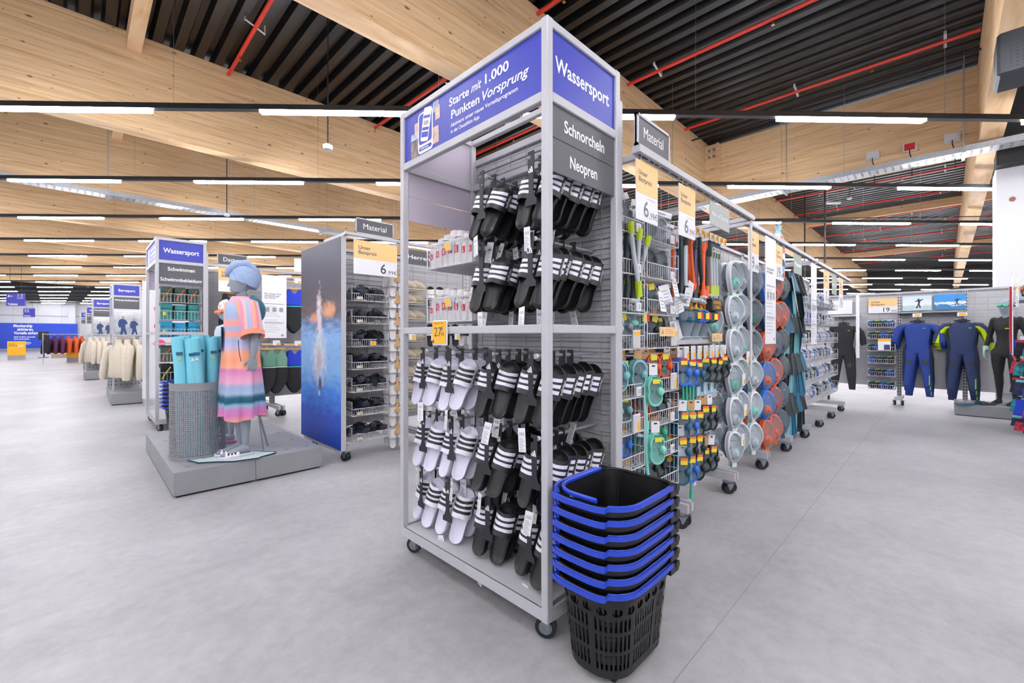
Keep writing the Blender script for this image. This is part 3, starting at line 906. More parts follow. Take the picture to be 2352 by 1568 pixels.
for rz_, rn in ROWS:
    for cy, cc, cn in COLS:
        cy += {'upper': 0, 'middle': -.01, 'lowest': .005}[rn]
        put('display_hook', ROD, T1, (1.795 - T1X, cy - T1Y, rz_), (0, 0, -PI/2))
        nn = 4 if cc == 'w' else 5
        for i in range(nn):
            x = 1.40 + i*(.33/nn) + rnd.uniform(-.008, .008)
            col = {'w': 'white black-striped', 'b': 'black white-striped'}[cc]
            slides('%s slides, %s from front on %s hook of the %s row' % (col, ordinal(i), cn, rn), (x, cy + rnd.uniform(-.004, .004), rz_), -PI/2 + rnd.uniform(-.12, .12), cc, rnd, rnd.random() < .6 or i == 0, 'slides hanging in the display tower')
for rz_, rn in ((1.955, 'top'), (1.612, 'second')):
    for cy, cn in ((1.545, 'inner'), (1.235, 'outer')):
        put('display_hook', ROD, T1, (1.795 - T1X, cy - T1Y, rz_), (0, 0, -PI/2))
        for i in range(5):
            x = 1.40 + i*.072 + rnd.uniform(-.008, .008)
            slides('black white-striped slides, %s from front on %s hook above the tower rail, %s row' % (ordinal(i), cn, rn), (x, cy, rz_), -PI/2 + rnd.uniform(-.12, .12), 'b', rnd, rnd.random() < .6 or i == 0, 'slides hanging in the display tower')

# two wire baskets of white towelling slippers
M_TOWEL = mat('white_towelling', '#ece9ea', .9, bump=.6, bscale=260)
M_TAGRED = mat('tag_red', '#c8203f', .5)
def towel_roll(label, loc, rotz, w, h, d, rnd, cl, tagm=None, group=None):
    t = thing('folded_towel', label, 'towel', loc, rotz, group)
    m = MB(); n = 4
    rings = []
    for j in range(7):
        z = h*j/6; k = 1 - .18*(j/6)**3
        ring = []
        for a in range(12):
            th = 2*PI*a/12
            ca, sa = math.cos(th), math.sin(th)
            ring.append((w/2*k*(abs(ca)**.5)*(1 if ca > 0 else -1) + rnd.uniform(-.002, .002), -d/2 + d/2*k*(abs(sa)**.5)*(1 if sa > 0 else -1) + rnd.uniform(-.002, .002), z + rnd.uniform(-.003, .003)))
        rings.append(ring)
    m.loft(rings); m.build('fabric', cl, t, smooth=True, angle=1.2)
    m = MB()
    m.tube([(w*.47, -d*.9, h*.8), (w*.1, -d*1.0, h*.8 + .004), (-w*.4, -d*.99, h*.8)], .003, 5)
    m.build('fold', cl, t, smooth=True)
    if tagm:
        m = MB(); m.box(-w*.2, w*.2, -d*1.02, -d*1.0, h*.34, h*.56); g = m.build('care_tag', tagm, t)
        m = MB(); m.box(-w*.05, w*.0, -d*1.03, -d*1.02, h*.38, h*.52); m.box(-w*.05, w*.1, -d*1.03, -d*1.02, h*.38, h*.41); m.build('tag_print', M_WHITE_INK, g)
    return t
for bz, bn in ((1.575, 'upper'), (1.275, 'lower')):
    basket('%s wire basket of white towels inside the display tower' % bn, (1.79, 1.895, bz), -PI/2, .4, .38, .16, .13, .027, None, (.01, .1 if bn == 'upper' else .1, .05, .045, 'yellow'))
    for r_ in range(2):
        for i in range(7):
            w = .06
            towel_roll('white folded towel, %s from left in %s row of %s tower basket' % (ordinal(i), 'front' if r_ == 0 else 'back', bn), (1.79 - (.23 if r_ == 0 else .05), 2.065 - i*.057, bz + .005), -PI/2, w, .17 + rnd.uniform(-.01, .03) - .01*abs(i-3), .14, rnd, M_TOWEL, M_TAGRED if r_ == 0 else None, 'white towels in the tower baskets')

# ---------------------------------------------------------------- stack of rolling shopping baskets
M_BBLK = mat('basket_black', '#151517', .42, noise=.15, nscale=25)
M_BBLUE = mat('basket_blue', '#2143bd', .36)
def rrect(hx, hy, rl, rr_, n=7):
    """outline, counter-clockwise; low-x corners use radius rl, high-x corners rr_"""
    pts = []
    for cx, cy, r, a0 in ((hx - rr_, -hy + rr_, rr_, -PI/2), (hx - rr_, hy - rr_, rr_, 0), (-hx + rl, hy - rl, rl, PI/2), (-hx + rl, -hy + rl, rl, PI)):
        for k in range(n): 
            a = a0 + (PI/2)*k/(n-1); pts.append((cx + r*math.cos(a), cy + r*math.sin(a)))
    return pts
def resample(pts, n):
    P = [Vector((*p, 0)) for p in pts]; P.append(P[0]); cum = [0]
    for a, b in zip(P, P[1:]): cum.append(cum[-1] + (b-a).length)
    out = []; j = 0
    for i in range(n):
        s_ = cum[-1]*i/n
        while cum[j+1] < s_: j += 1
        f_ = (s_ - cum[j])/(cum[j+1]-cum[j] + 1e-12)
        p = P[j].lerp(P[j+1], f_); out.append((p.x, p.y))
    return out
NB = 132
BH = .31
BOT = resample(rrect(.168, .118, .1, .05), NB); TOP = resample(rrect(.198, .145, .11, .06), NB)
def wallp(i, z, ins=0.):
    k = z/BH; a = BOT[i % NB]; b = TOP[i % NB]
    x = a[0] + (b[0]-a[0])*k; y = a[1] + (b[1]-a[1])*k
    s_ = 1 - ins/.16
    return (x*s_, y*s_, z)
def basket_body(full):
    m = MB(); m.smooth = True
    zs = [0., .03, .085, .1, .155, .17, .215, .228, .256, .275, .29, BH]
    for ins in (0., .004):
        for j in range(len(zs) - 1):
            slot_row = j in (1, 3, 5)
            for i in range(NB):
                if full and slot_row and i % 2 == 0 and (i // 2) % 9 != 8: continue
                if full and j == 7 and (i % 6) in (1, 2, 3, 4): continue
                m.add([wallp(i, zs[j], ins), wallp(i+1, zs[j], ins), wallp(i+1, zs[j+1], ins), wallp(i, zs[j+1], ins)], [(0,1,2,3)])
    # oval holes: fill the corners of the cut cells
    if full:
        for i in range(0, NB, 6):
            z0, z1 = zs[7], zs[8]
            for e, c0 in ((1, 2), (5, 4)):
                for zz in (z0, z1):
                    zi = z0 + (z1-z0)*(.3 if zz == z0 else .7)
                    m.add([wallp(i+e, zz), wallp(i+c0, zz), wallp(i+e, zi)], [(0,1,2)])
    m.add([wallp(i, .004) for i in range(NB)], [tuple(range(NB))])
    # rolled rim
    rings = []
    for i in range(NB):
        x, y = TOP[i]; l = math.hypot(x, y); ux, uy = x/l, y/l
        rings.append([(x, y, BH), (x + ux*.018, y + uy*.018, BH + .004), (x + ux*.02, y + uy*.02, BH - .006), (x + ux*.017, y + uy*.017, BH - .026), (x + ux*.014, y + uy*.014, BH - .006), (x, y, BH - .005)])
    m.loft(rings, closed_loop=True, caps=False)
    return m.mesh('basket_body', M_BBLK, True, angle=.5, weld=True)
def handle_mesh():
    m = MB()
    rings = []
    ol = resample(rrect(.21, .16, .115, .06), 160)
    pts = [p for p in ol if p[0] < .135]
    # order from the back high-x end round the low-x side to the front
    pts.sort(key=lambda p: math.atan2(p[1], -p[0] if False else p[0]) % (2*PI))
    for x, y in pts:
        l = math.hypot(x, y); ux, uy = x/l, y/l
        bulge = .022 if (x < -.12 and abs(y) < .095) else 0.
        a, b = bulge, bulge + .013
        rings.append([(x + ux*a, y + uy*a, BH - .004), (x + ux*b, y + uy*b, BH - .004), (x + ux*b, y + uy*b, BH + .0125), (x + ux*(b-.003), y + uy*(b-.003), BH + .013), (x + ux*(a+.003), y + uy*(a+.003), BH + .008), (x + ux*a, y + uy*a, BH + .012)])
    m.loft(rings)
    return m.mesh('pull_handle', M_BBLUE)
BFULL = basket_body(True); BLITE = basket_body(False); BHND = handle_mesh()
hg = MB()
for s_ in (-1, 1):
    hg.box(.12, .185, s_*.158 - .012, s_*.158 + .012, BH - .028, BH + .006)
    hg.tube([(.175, s_*.158 - .014, BH - .004), (.175, s_*.158 + .014, BH - .004)], .016, 10)
HINGE = hg.mesh('hinge', M_BBLK)
bwm = MB()
for x, y in ((-.11, -.07), (-.11, .07), (.12, -.07), (.12, .07)): bwm.tube([(x-.008, y, -.012), (x+.008, y, -.012)], .018, 10)
BWH = bwm.mesh('wheel', M_BLK)
def basket_stack(x, y, rz, n, where):
    for i in range(n):
        lab = ['lowest', 'second', 'third', 'fourth', 'fifth', 'sixth', 'topmost'][i if i < n - 1 else 6]
        t = thing('shopping_basket', 'black shopping basket with blue handle, %s of the stack %s' % (lab, where), 'shopping basket', (x, y, .03 + i*.048), rz, 'stacked shopping baskets')
        put('body', BFULL, t)
        put('pull_handle', BHND, t); put('hinge', HINGE, t)
        if i == 0: put('wheel', BWH, t)
        if i == n - 1:
            m = MB(); ol = resample(rrect(.19, .14, .1, .06), 120)
            pts = [p for p in ol if p[0] < .13 and (p[1] > -.06)]
            pts.sort(key=lambda p: math.atan2(p[1], p[0]) % (2*PI))
            m.tube([(a, b, BH + .012) for a, b in pts], .007, 6, flat=1.4); m.build('carry_handle', M_BBLUE, t, smooth=True)
            g = thing_mark(t)
def thing_mark(t):
    """white round no-parking style pictogram printed inside the back wall"""
    m = MB(); c = Vector((-.09, .132, .235)); n = 24
    m.tube([c + Vector((.024*math.cos(2*PI*k/n), 0, .03*math.sin(2*PI*k/n))) for k in range(n)], .0016, 4, closed=True)
    m.tube([c + Vector((-.006, 0, -.012)), c + Vector((-.008, 0, .004)), c + Vector((.008, 0, .004)), c + Vector((.006, 0, -.014)), c + Vector((-.006, 0, -.014))], .0014, 4)
    m.tube([c + Vector((-.017, 0, -.02)), c + Vector((.017, 0, .02))], .0016, 4)
    m.tube([c + Vector((0, 0, .004)), c + Vector((-.004, 0, .014)), c + Vector((.003, 0, .017))], .0014, 4)
    return m.build('printed_pictogram', M_WHITE_INK, t)
basket_stack(1.425, .885, 0., 7, 'beside the display tower')
# ================================================================ gondola shelving
UPR = {}
def gondola_section(label, x0, y, w, h=2.1, far_foot=True, single=False, grid=True, foot=.48, slatted=True, name='gondola_section', rotz=0.):
    """double-sided run section: slatted panel facing -y at local y=0, feet with castors"""
    t = thing(name, label, 'shelving', (x0, y, 0), rotz)
    if h not in UPR: UPR[h] = upright(h, .1)
    for x in (.02, w - .02): put('upright', UPR[h], t, (x, 0, 0))
    panel(t, w - .075, .25, h - .02, 0., .0375, single, grid)
    m = MB(); m.box(0, w, -.012, .02, h - .02, h + .01); m.build('top_rail', M_STEEL, t)
    for x in (.03, w - .03):
        m = MB(); m.box(x - .016, x + .016, -foot, foot if far_foot else .05, .1, .155); m.build('foot_beam', M_STEEL, t)
        castor(t, x, -foot + .05, .4 + (x > .1)*.5, 1., True)
        if far_foot: castor(t, x, foot - .06, -.3, 1., True)
    return t

def hang_sign(label, loc, rotz, w, h, price=None, title='Unser\nBestpreis', kind='price', big=1.):
    t = thing('hanging_sign', label, 'sign', loc, rotz)
    if kind == 'price':
        m = MB(); m.box(0, w, -.002, .002, 0, h); m.build('board', M_CARD, t)
        m = MB(); m.box(.0, w, -.0028, -.002, h*.46, h); m.build('colour_field', M_CREAM, t)
        txt(t, title, w*.1, h*.86, min(.05, w*.16)*big, M_INK, y=-.0034, align='LEFT', bold=.012)
        if price:
            a, b = price.split(',')
            big_ = min(h*.42, w*.5); px = w*.74 if w > h*1.2 else w*.56
            txt(t, a, px, h*.2, big_, M_INK if w > h*1.2 else mat('price_ink', '#6d6e74', .5), y=-.0034, align='RIGHT', bold=.012)
            txt(t, ',' + b + '€', px + .004, h*.2 - big_*.2, big_*.42, M_INK if w > h*1.2 else mat('price_ink', '#6d6e74', .5), y=-.0034, align='LEFT', bold=.0, width=min(w*.38, w - px - .01))
        m = MB(); m.box(w*.5, w*.88, -.0032, -.0022, h*.4, h*.403); m.build('rule', M_INKL, t)
    elif kind == 'info':
        m = MB(); m.box(0, w, -.002, .002, 0, h); m.build('board', M_CARD, t)
        txt(t, title, w*.1, h*.72, w*.095, M_INK, y=-.0034, align='LEFT', bold=.012)
        m = MB()
        for k in range(2): m.box(w*.1, w*.9, -.0032, -.0022, h*(.24 + .3*k), h*(.25 + .3*k))
        for k in range(14):
            if k != 7: m.box(w*.1, w*(.55 + .3*((k*37) % 10)/10), -.0032, -.0022, h*(.1 + .031*k), h*(.1 + .031*k) + .004)
        for k in range(3):
            m.box(w*(.14 + .28*k), w*(.3 + .28*k), -.0032, -.0022, h*.42, h*.49)
        m.box(w*.78, w*.88, -.0032, -.0022, h*.03, h*.06)
        m.build('print', M_INKL, t)
    else:
        m = MB(); m.box(0, w, -.002, .002, 0, h); m.build('board', kind, t)
        txt(t, title, w/2, h/2, w*.13 if len(title) > 9 else w*.17, M_WHITE_INK, y=-.0034, width=w*.8, bold=.015)
    m = MB()
    for x in (w*.2, w*.8): m.tube([(x, 0, h - .01), (x, -.006, h + .02), (x, 0, h + .045)], .0018, 4)
    m.build('hook', M_WIRE, t)
    return t

def topic_sign(label, loc, rotz, w, h, body):
    t = thing('topic_sign', label, 'sign', loc, rotz)
    m = MB(); m.box(0, w, -.004, .004, 0, h); m.build('board', M_SIGNGREY, t)
    m = MB()
    for a in ((0, w, 0, .012), (0, w, h - .012, h), (0, .012, 0, h), (w - .012, w, 0, h)): m.box(a[0], a[1], -.009, .009, a[2], a[3])
    m.build('frame', M_STEEL, t)
    txt(t, body, w/2, h/2, h*.5, M_WHITE_INK, y=-.0045, width=w*.6, bold=.0)
    return t

# ================================================================ water-sport products
GREYBLUE = '#39505e'
COLS_ = {'mint': '#86d8c8', 'teal': '#7db7bd', 'blue': '#2f6fd2', 'petrol': '#1d5f7d', 'orange': '#e05a24', 'dark': '#18282d', 'black': '#141518', 'grey': '#8d98a2', 'clear': '#c9d2d8', 'navy': '#26345e', 'white': '#e4e6ea', 'green': '#3fb995', 'lime': '#c3dd1f', 'red': '#b4322c'}
def pm(c, r=.35): return mat('plastic_' + c, COLS_[c], r)
M_LENS = clear_mat('clear_lens', '#cfe0e6', .13)
M_FILM = clear_mat('clear_film', '#e6ebef', .1)
M_STICK_Y = mat('sticker_yellow', '#ecd73c', .5); M_STICK_R = mat('sticker_red', '#d0203f', .5); M_STICK_O = mat('sticker_orange', '#f07a20', .5)
M_STICK_B = mat('sticker_blue', '#2b3fc4', .5)
MESHES = {}
def cached(key, fn):
    if key not in MESHES: MESHES[key] = fn()
    return MESHES[key]
def mask_outline(n=28, k=1.):
    pts = []
    for i in range(n):
        a = 2*PI*i/n
        r = .056*(1 + .5*abs(math.sin(a))**1.4)
        if math.cos(a) > 0: r *= 1 - .5*math.exp(-((a if a < PI else a - 2*PI)/.36)**2)
        else: r *= 1 - .1*math.exp(-((a - PI)/.4)**2)
        pts.append((r*math.cos(a)*.82*k, r*math.sin(a)*k))
    return pts
def mask_parts(c):
    def frame():
        m = MB()
        R = lambda k, y: [(x, y, z) for x, z in mask_outline(28, k)]
        m.loft([R(1.02, .02), R(1.05, -.005), R(1., -.028), R(.86, -.03), R(.83, -.012), R(.9, .02)], closed_loop=True)
        return m.mesh('mask_frame', pm(c), True, angle=.7)
    def lens():
        m = MB()
        for s_ in (-1, 1):
            m.prism([(.045*math.cos(a)*.8, s_*.036 + .036*math.sin(a)) for a in [2*PI*k/14 for k in range(14)]], -.024, -.021, 'y')
        return m.mesh('mask_lens', M_LENS)
    def skirt():
        m = MB(); R = lambda k, y: [(x, y, z) for x, z in mask_outline(20, k)]
        m.loft([R(.9, -.012), R(.8, .03), R(.98, .05)], caps=False)
        m.ell((.03, -.03, 0), (.02, .02, .024), 8, 5)
        return m.mesh('mask_skirt', pm(c, .5), True, angle=1.)
    def strap():
        m = MB(); m.tube([(0, .02, .085), (-.03, .05, .06), (-.05, .07, 0), (-.03, .05, -.06), (0, .02, -.085)], .006, 6, flat=.4); return m.mesh('strap', pm(c, .5), True)
    return [('frame', cached(('mf', c), frame)), ('lens', cached('ml', lens)), ('skirt', cached(('ms', c), skirt)), ('strap', cached(('mst', c), strap))]
def card_part(m_=None):
    m_ = m_ or M_CARD
    def f():
        m = MB(); m.box(-.026, .026, -.003, .003, .09, .155); m.slot(1); m.box(-.01, .01, -.0036, .0036, .138, .146); return m.mesh('header_card', [m_, M_BLK])
    return ('header_card', cached(('hc', m_.name), f))
def sticker_part(m1, m2):
    def f():
        m = MB(); m.box(-.022, .022, -.034, -.031, .045, .07); m.slot(1); m.box(-.022, .022, -.034, -.031, .07, .085)
        return m.mesh('sticker', [m1, m2])
    return ('sticker', cached(('st', m1.name, m2.name), f))
def fullface_parts(c, inner, clear=True):
    def ol(k, n=26): return [(.078*k*math.cos(2*PI*i/n)*(1 - .3*max(0, -math.sin(2*PI*i/n))), .135*k*math.sin(2*PI*i/n)) for i in range(n)]
    def frame():
        m = MB(); R = lambda k, y: [(x, y - .03*(1 - (z/.14)**2), z) for x, z in ol(k)]
        m.loft([R(1.02, .025), R(1.05, 0), R(1.0, -.016), R(.88, -.02), R(.87, 0), R(.92, .025)], closed_loop=True)
        m.box(-.02, .02, -.02, .03, -.165, -.13)
        return m.mesh('frame', pm(c), True, angle=.7)
    def visor():
        m = MB(); rings = []
        for k, y in ((.9, -.04), (.8, -.062), (.6, -.078), (.3, -.088), (.04, -.09)): rings.append([(x, y, z) for x, z in ol(k)])
        m.loft(rings); return m.mesh('visor', M_LENS, True, angle=1.2)
    def orin():
        m = MB(); m.ell((0, -.02, -.045), (.042, .035, .045), 10, 6); m.tube([(0, -.05, -.05), (0, -.066, -.05)], .014, 10); return m.mesh('nose_cup', pm(inner, .5), True)
    def strap():
        m = MB()
        for s_ in (-1, 1): m.tube([(s_*.075, .02, .05), (s_*.05, .07, .03), (0, .08, 0), (s_*.05, .07, -.03), (s_*.075, .02, -.05)], .006, 5, flat=.5)
        return m.mesh('strap', pm('grey', .6), True)
    def inner_():
        m = MB(); R = lambda k, y: [(x, y, z) for x, z in ol(k)]
        m.loft([R(.82, 0), R(.7, .03), R(.86, .055)], caps=False); m.loft([[(.05*math.cos(2*PI*i/14), .0 + .0*i, .02 + .03*math.sin(2*PI*i/14)) for i in range(14)], [(.062*math.cos(2*PI*i/14), .02, .02 + .042*math.sin(2*PI*i/14)) for i in range(14)]], caps=False)
        return m.mesh('inner_skirt', mat('skirt_grey', '#6d7a84', .5), True, angle=1.)
    def tip():
        m = MB(); m.ell((0, 0, -.15), (.03, .02, .025), 8, 5); return m.mesh('chin_valve', pm('green', .5), True)
    return [('frame', cached(('ff', c), frame)), ('visor', cached('fv', visor)), ('nose_cup', cached(('fo', inner), orin)), ('inner_skirt', cached('fi', inner_)), ('strap', cached('fs', strap)), ('chin_valve', cached('ft', tip))]
def snorkel_parts(c, c2):
    def tubef():
        m = MB(); pts = [(0, 0, .04), (0, 0, -.02), (.004, 0, -.12), (.012, 0, -.2), (.02, 0, -.27), (.018, 0, -.33), (0, 0, -.365), (-.03, 0, -.36)]
        m.tube(pts, .0125, 10); return m.mesh('tube', pm(c, .3), True)
    def tipf():
        m = MB(); m.tube([(0, 0, -.0), (.001, 0, .06)], .0165, 10); return m.mesh('tip', pm(c2, .35), True)
    def bulbf():
        m = MB(); m.tube([(.02, 0, -.26), (.016, 0, -.345)], .019, 10); return m.mesh('purge_valve', pm(c2, .35), True)
    def mouth():
        m = MB(); m.ell((-.045, 0, -.355), (.022, .026, .014), 8, 5); m.tube([(-.02, 0, -.36), (-.045, 0, -.355)], .012, 8); return m.mesh('mouthpiece', pm('clear', .4), True)
    return [('tube', cached(('sn', c), tubef)), ('tip', cached(('snt', c2), tipf)), ('purge_valve', cached(('snb', c2), bulbf)), ('mouthpiece', cached('snm', mouth))]
def bagged_parts(c):
    """mask inside a clear pouch with a paper header"""
    def pouch():
        m = MB(); R = lambda k, y: [(x*k, y, z*k) for x, z in ((-.075, -.11), (-.07, -.12), (.07, -.12), (.075, -.11), (.075, .1), (.065, .115), (-.065, .115), (-.075, .1))]
        m.loft([R(.9, .035), R(1, .01), R(1, -.02), R(.85, -.045)]); return m.mesh('clear_pouch', M_FILM, True, angle=.9)
    def head():
        m = MB(); m.box(-.075, .075, -.012, -.006, .1, .14); m.slot(1); m.box(-.05, .03, -.0126, -.0118, .112, .125); return m.mesh('paper_header', [M_CARD, M_INKL])
    return mask_parts(c)[:3] + [('clear_pouch', cached('pouch', pouch)), ('paper_header', cached('phead', head))]
def fin_parts(c, c2):
    def blade():
        m = MB(); o = [(-.04, 0), (.04, 0), (.05, -.1), (.062, -.24), (.075, -.36), (.05, -.385), (.02, -.37), (0, -.385), (-.03, -.37), (-.06, -.38), (-.07, -.35), (-.055, -.24), (-.048, -.1)]
        m.prism(o, -.004, .004, 'y')
        for x0, x1 in ((-.045, -.066), (.045, .068), (-.01, -.012), (.012, .014)): m.tube([(x0, -.008, -.02), (x1, -.006, -.34)], .006, 5)
        return m.mesh('blade', pm(c, .4), True, angle=.5)
    def pocket():
        m = MB(); m.loft([[(x*(1 - .25*j) , y*(1 - .3*j) - .01, .0 + .03 + .05*j - .05) for x, y in [(.05*math.cos(2*PI*k/12), .038*math.sin(2*PI*k/12)) for k in range(12)]] for j in range(-2, 3)]); return m.mesh('foot_pocket', pm(c2, .5), True)
    return [('blade', cached(('fb', c), blade)), ('foot_pocket', cached(('fp', c2), pocket))]
def product(name, label, cat, parts, loc, rotz=0., group=None, rot=None, s=1.):
    t = thing(name, label, cat, loc, rotz, group, rot)
    if s != 1.: t.scale = (s, s, s)
    for pn, me in parts: put(pn, me, t)
    return t

# ---------------------------------------------------------------- gondola along the aisle, facing the aisle
G1Y = 1.6
SX = [1.85, 2.69, 3.53, 4.37, 5.21, 6.05, 6.89, 7.73, 8.57]
for i in range(8):
    gondola_section('grey slatted gondola section, %s from the display tower along the aisle' % ordinal(i), SX[i], G1Y, .84, 2.1, True, False, True)
# overhead sign bars
def sign_bar(label, x0, x1, y, z, brackets):
    t = thing('sign_bar', label, 'sign rail', (0, 0, 0))
    m = MB(); m.box(x0, x1, y - .022, y + .022, z, z + .035); m.build('rail', M_STEEL, t, bevel=.003)
    m = MB()
    n = int((x1-x0)/.11)
    for i in range(n): m.box(x0 + .03 + i*.11, x0 + .11 + i*.11, y - .004, y + .004, z - .0015, z)
    m.build('slot', M_BLK, t)
    for bx in brackets:
        m = MB(); m.box(bx - .012, bx + .012, y, G1Y - .01, z, z + .03); m.build('bracket', M_STEEL, t, bevel=.002)
    return t
BZ = 2.035
b1 = sign_bar('white slotted sign rail over the snorkel shelves', 1.80, 3.48, 1.0, BZ, (1.875, 3.46))
m = MB(); m.tube([(3.46, 1.0, BZ), (3.46, 1.0, .9)], .009, 8); m.build('drop_rod', M_WIRE, b1)
sign_bar('white sign rail over the full-face masks and fins', 3.56, 6.0, 1.06, BZ, (3.6, 5.96))
sign_bar('white sign rail over the far goggle baskets', 6.08, 8.5, 1.06, BZ, (6.12, 8.46))
topic_sign('grey Material sign on the rail beside the tower', (1.80, 1.0, BZ + .035), 0, .33, .15, 'Material')
hang_sign('cream and white 6,99 sign beside the tower', (1.80, 1.0, 1.735), 0, .21, .275, '6,99')
hang_sign('cream and white 6,99 sign, second along the aisle rail', (2.25, 1.0, 1.735), 0, .21, .275, '6,99')
hang_sign('small grey-green masks and snorkels sign on the aisle rail', (2.68, 1.0, 1.87), 0, .33, .14, None, 'Maske und Schnorchel', M_SIGNPALE)
hang_sign('cream and white 19,99 sign over the white face masks', (3.6, 1.06, 1.70), 0, .26, .31, '19,99')
hang_sign('tall white guide board beside the 19,99 sign', (3.93, 1.03, 1.13), 0, .3, .88, None, 'Die richtige Wahl\nder Easybreath', 'info')
hang_sign('cream and white 19,99 sign behind the tall guide board', (4.36, 1.06, 1.70), 0, .26, .31, '19,99')
hang_sign('small green flippers sign on the aisle rail', (5.0, 1.06, 1.82), 0, .33, .19, None, 'Flossen', mat('sign_sage', '#93a394', .5))
hang_sign('tall white board over the fins section', (5.68, 1.04, 1.1), 0, .28, .9, None, 'Flossen', 'info')
hang_sign('cream and white 7,99 sign at the far goggle baskets', (6.5, 1.06, 1.6), 0, .34, .42, '7,99')
hang_sign('small sage sign beyond the 7,99 sign', (7.05, 1.06, 1.75), 0, .34, .25, None, 'Brillen', mat('sign_sage', '#93a394', .5))
hang_sign('cream sign farthest along the aisle rail', (7.6, 1.06, 1.6), 0, .3, .42, '9,99')

rnd = random.Random(21)
TZ = [1.75, 1.53, 1.32, 1.125, .86, .67, .475, .27]
TN = ['top', 'second', 'third', 'fourth', 'fifth', 'sixth', 'seventh', 'bottom']
PAL_A = ['dark', 'grey', 'dark', 'grey', 'dark', 'teal', 'blue', 'blue']
PAL_B = ['grey', 'dark', 'grey', 'dark', 'black', 'orange', 'green', 'black']
cname = {'clear': 'clear', 'dark': 'dark teal', 'teal': 'pale teal', 'blue': 'bright blue', 'grey': 'grey', 'black': 'black', 'orange': 'orange', 'green': 'green', 'petrol': 'petrol blue', 'mint': 'mint', 'navy': 'navy', 'white': 'white'}
for k in range(8):
    z = TZ[k]
    for side, xc, w, pal in (('narrow', 2.115, .245, PAL_A), ('wide', 2.47, .40, PAL_B)):
        hh = .19 if side == 'narrow' else .17
        pr = None
        if k in (3, 5) and side == 'narrow': pr = (.02, .055, .075, .1, 'top' if k == 3 else 'grey')
        if k in (3, 4) and side == 'wide': pr = (.12, .06, .075, .1, 'top' if k == 3 else 'grey')
        if k in (0, 1, 2, 4) and side == 'narrow' or (k in (0, 1, 2, 5, 6) and side == 'wide'): pr = (.04 if side == 'narrow' else .1, .035, .05, .05, 'w')
        b = basket('%s white wire basket, %s tier beside the tower' % (side, TN[k]), (xc, G1Y - .01, z), 0, w, .4, hh, .075 if side == 'narrow' else .085, .026, 'snorkel baskets by the tower', pr if pr and pr[4] != 'w' else None)
        if pr and pr[4] == 'w':
            put('size_label', EL_F, b, (pr[0], -.404, pr[1]), None, (pr[2], .15, pr[3]))
            txt(b, ['S', 'S', 'S', 'S', 'XS', 'L', 'M', 'S'][k], pr[0], pr[1], .03, M_INKL, y=-.415, bold=.02)
        nn = 5 if side == 'narrow' else 7
        for i in range(nn):
            c = pal[k]
            if side == 'wide' and k == 5 and i > 2: c = 'black'
            if k in (0, 1, 2, 3) and i % 3 == 1: c = 'navy' if side == 'wide' else 'clear'
            xx = xc - w/2 + w*(i + .5)/nn
            hgt = z + .115
            product('packed_mask', '%s mask pack, %s in the %s %s basket by the tower' % (cname[c], ordinal(i), TN[k], side), 'diving mask', bagged_parts(c) if k < 2 else mask_parts(c) + [card_part(M_KRAFT if i % 2 else M_CARD), sticker_part(M_STICK_Y, M_STICK_B if i % 3 else M_STICK_Y)],
                    (xx, G1Y - .17 - .15*(i % 2), hgt), 0, 'mask packs in baskets', (rnd.uniform(-.3, .1), rnd.uniform(-.3, .3), -rnd.uniform(.4, 1.0)), .95)
# short wire hooks on the panel (part of a rail), with products hanging on them
hookm = MB(); hookm.tube([(0, 0, 0), (0, -.4, 0), (0, -.41, .008)], .003, 5)
HOOK = hookm.mesh('wire_hook', M_WIRE)
def hook_rail(label, x, y, z, n, dx, depth_s=1.):
    t = thing('hook_rail', label, 'hook rail', (x, y, z), 0)
    m = MB(); m.box(-.03, (n-1)*dx + .03, -.006, .002, -.008, .008); m.build('bar', M_STEEL, t)
    for i in range(n): put('wire_hook', HOOK, t, (i*dx, -.004, .004), None, (1, depth_s, 1))
    return t
# lime-tipped snorkels poking out under the second narrow basket
for i in range(3):
    product('snorkel', 'clear snorkel with lime end, %s below the second narrow basket' % ordinal(i), 'snorkel', snorkel_parts('clear', 'lime'), (2.06 + i*.1, 1.17 + .01*i, 1.74 - .02*i), 0, 'lime snorkels', (.1, .25*(i-1), -.2))
for i in range(4):
    product('snorkel', 'dark grey snorkel, %s hanging under the top narrow basket' % ordinal(i), 'snorkel', snorkel_parts('dark', 'dark'), (2.02 + i*.065, 1.215, 1.74), 0, 'dark snorkels', (0, .05, -.6))
# pale teal masks hanging at the middle of both columns
hook_rail('hook rail with pale teal and orange masks near the tower', 2.0, G1Y - .006, 1.085, 6, .13)
for i in range(4):
    product('diving_mask', 'pale teal diving mask, %s on the hook rail near the tower' % ordinal(i), 'diving mask', mask_parts('teal') + [card_part(M_KRAFT)], (2.0 + i*.1, 1.215 + .05*(i % 2), .985), 0, 'pale teal masks', (0, rnd.uniform(-.1, .1), -.35 - .08*i), .95)
for i in range(4):
    product('diving_mask', 'orange diving mask, %s on the hook rail near the tower' % ordinal(i), 'diving mask', mask_parts('orange') + [sticker_part(M_STICK_Y, M_STICK_Y)], (2.42 + i*.075, 1.24 + .06*(i % 2), 1.01), 0, 'orange masks', (0, rnd.uniform(-.1, .1), -.5), .95)
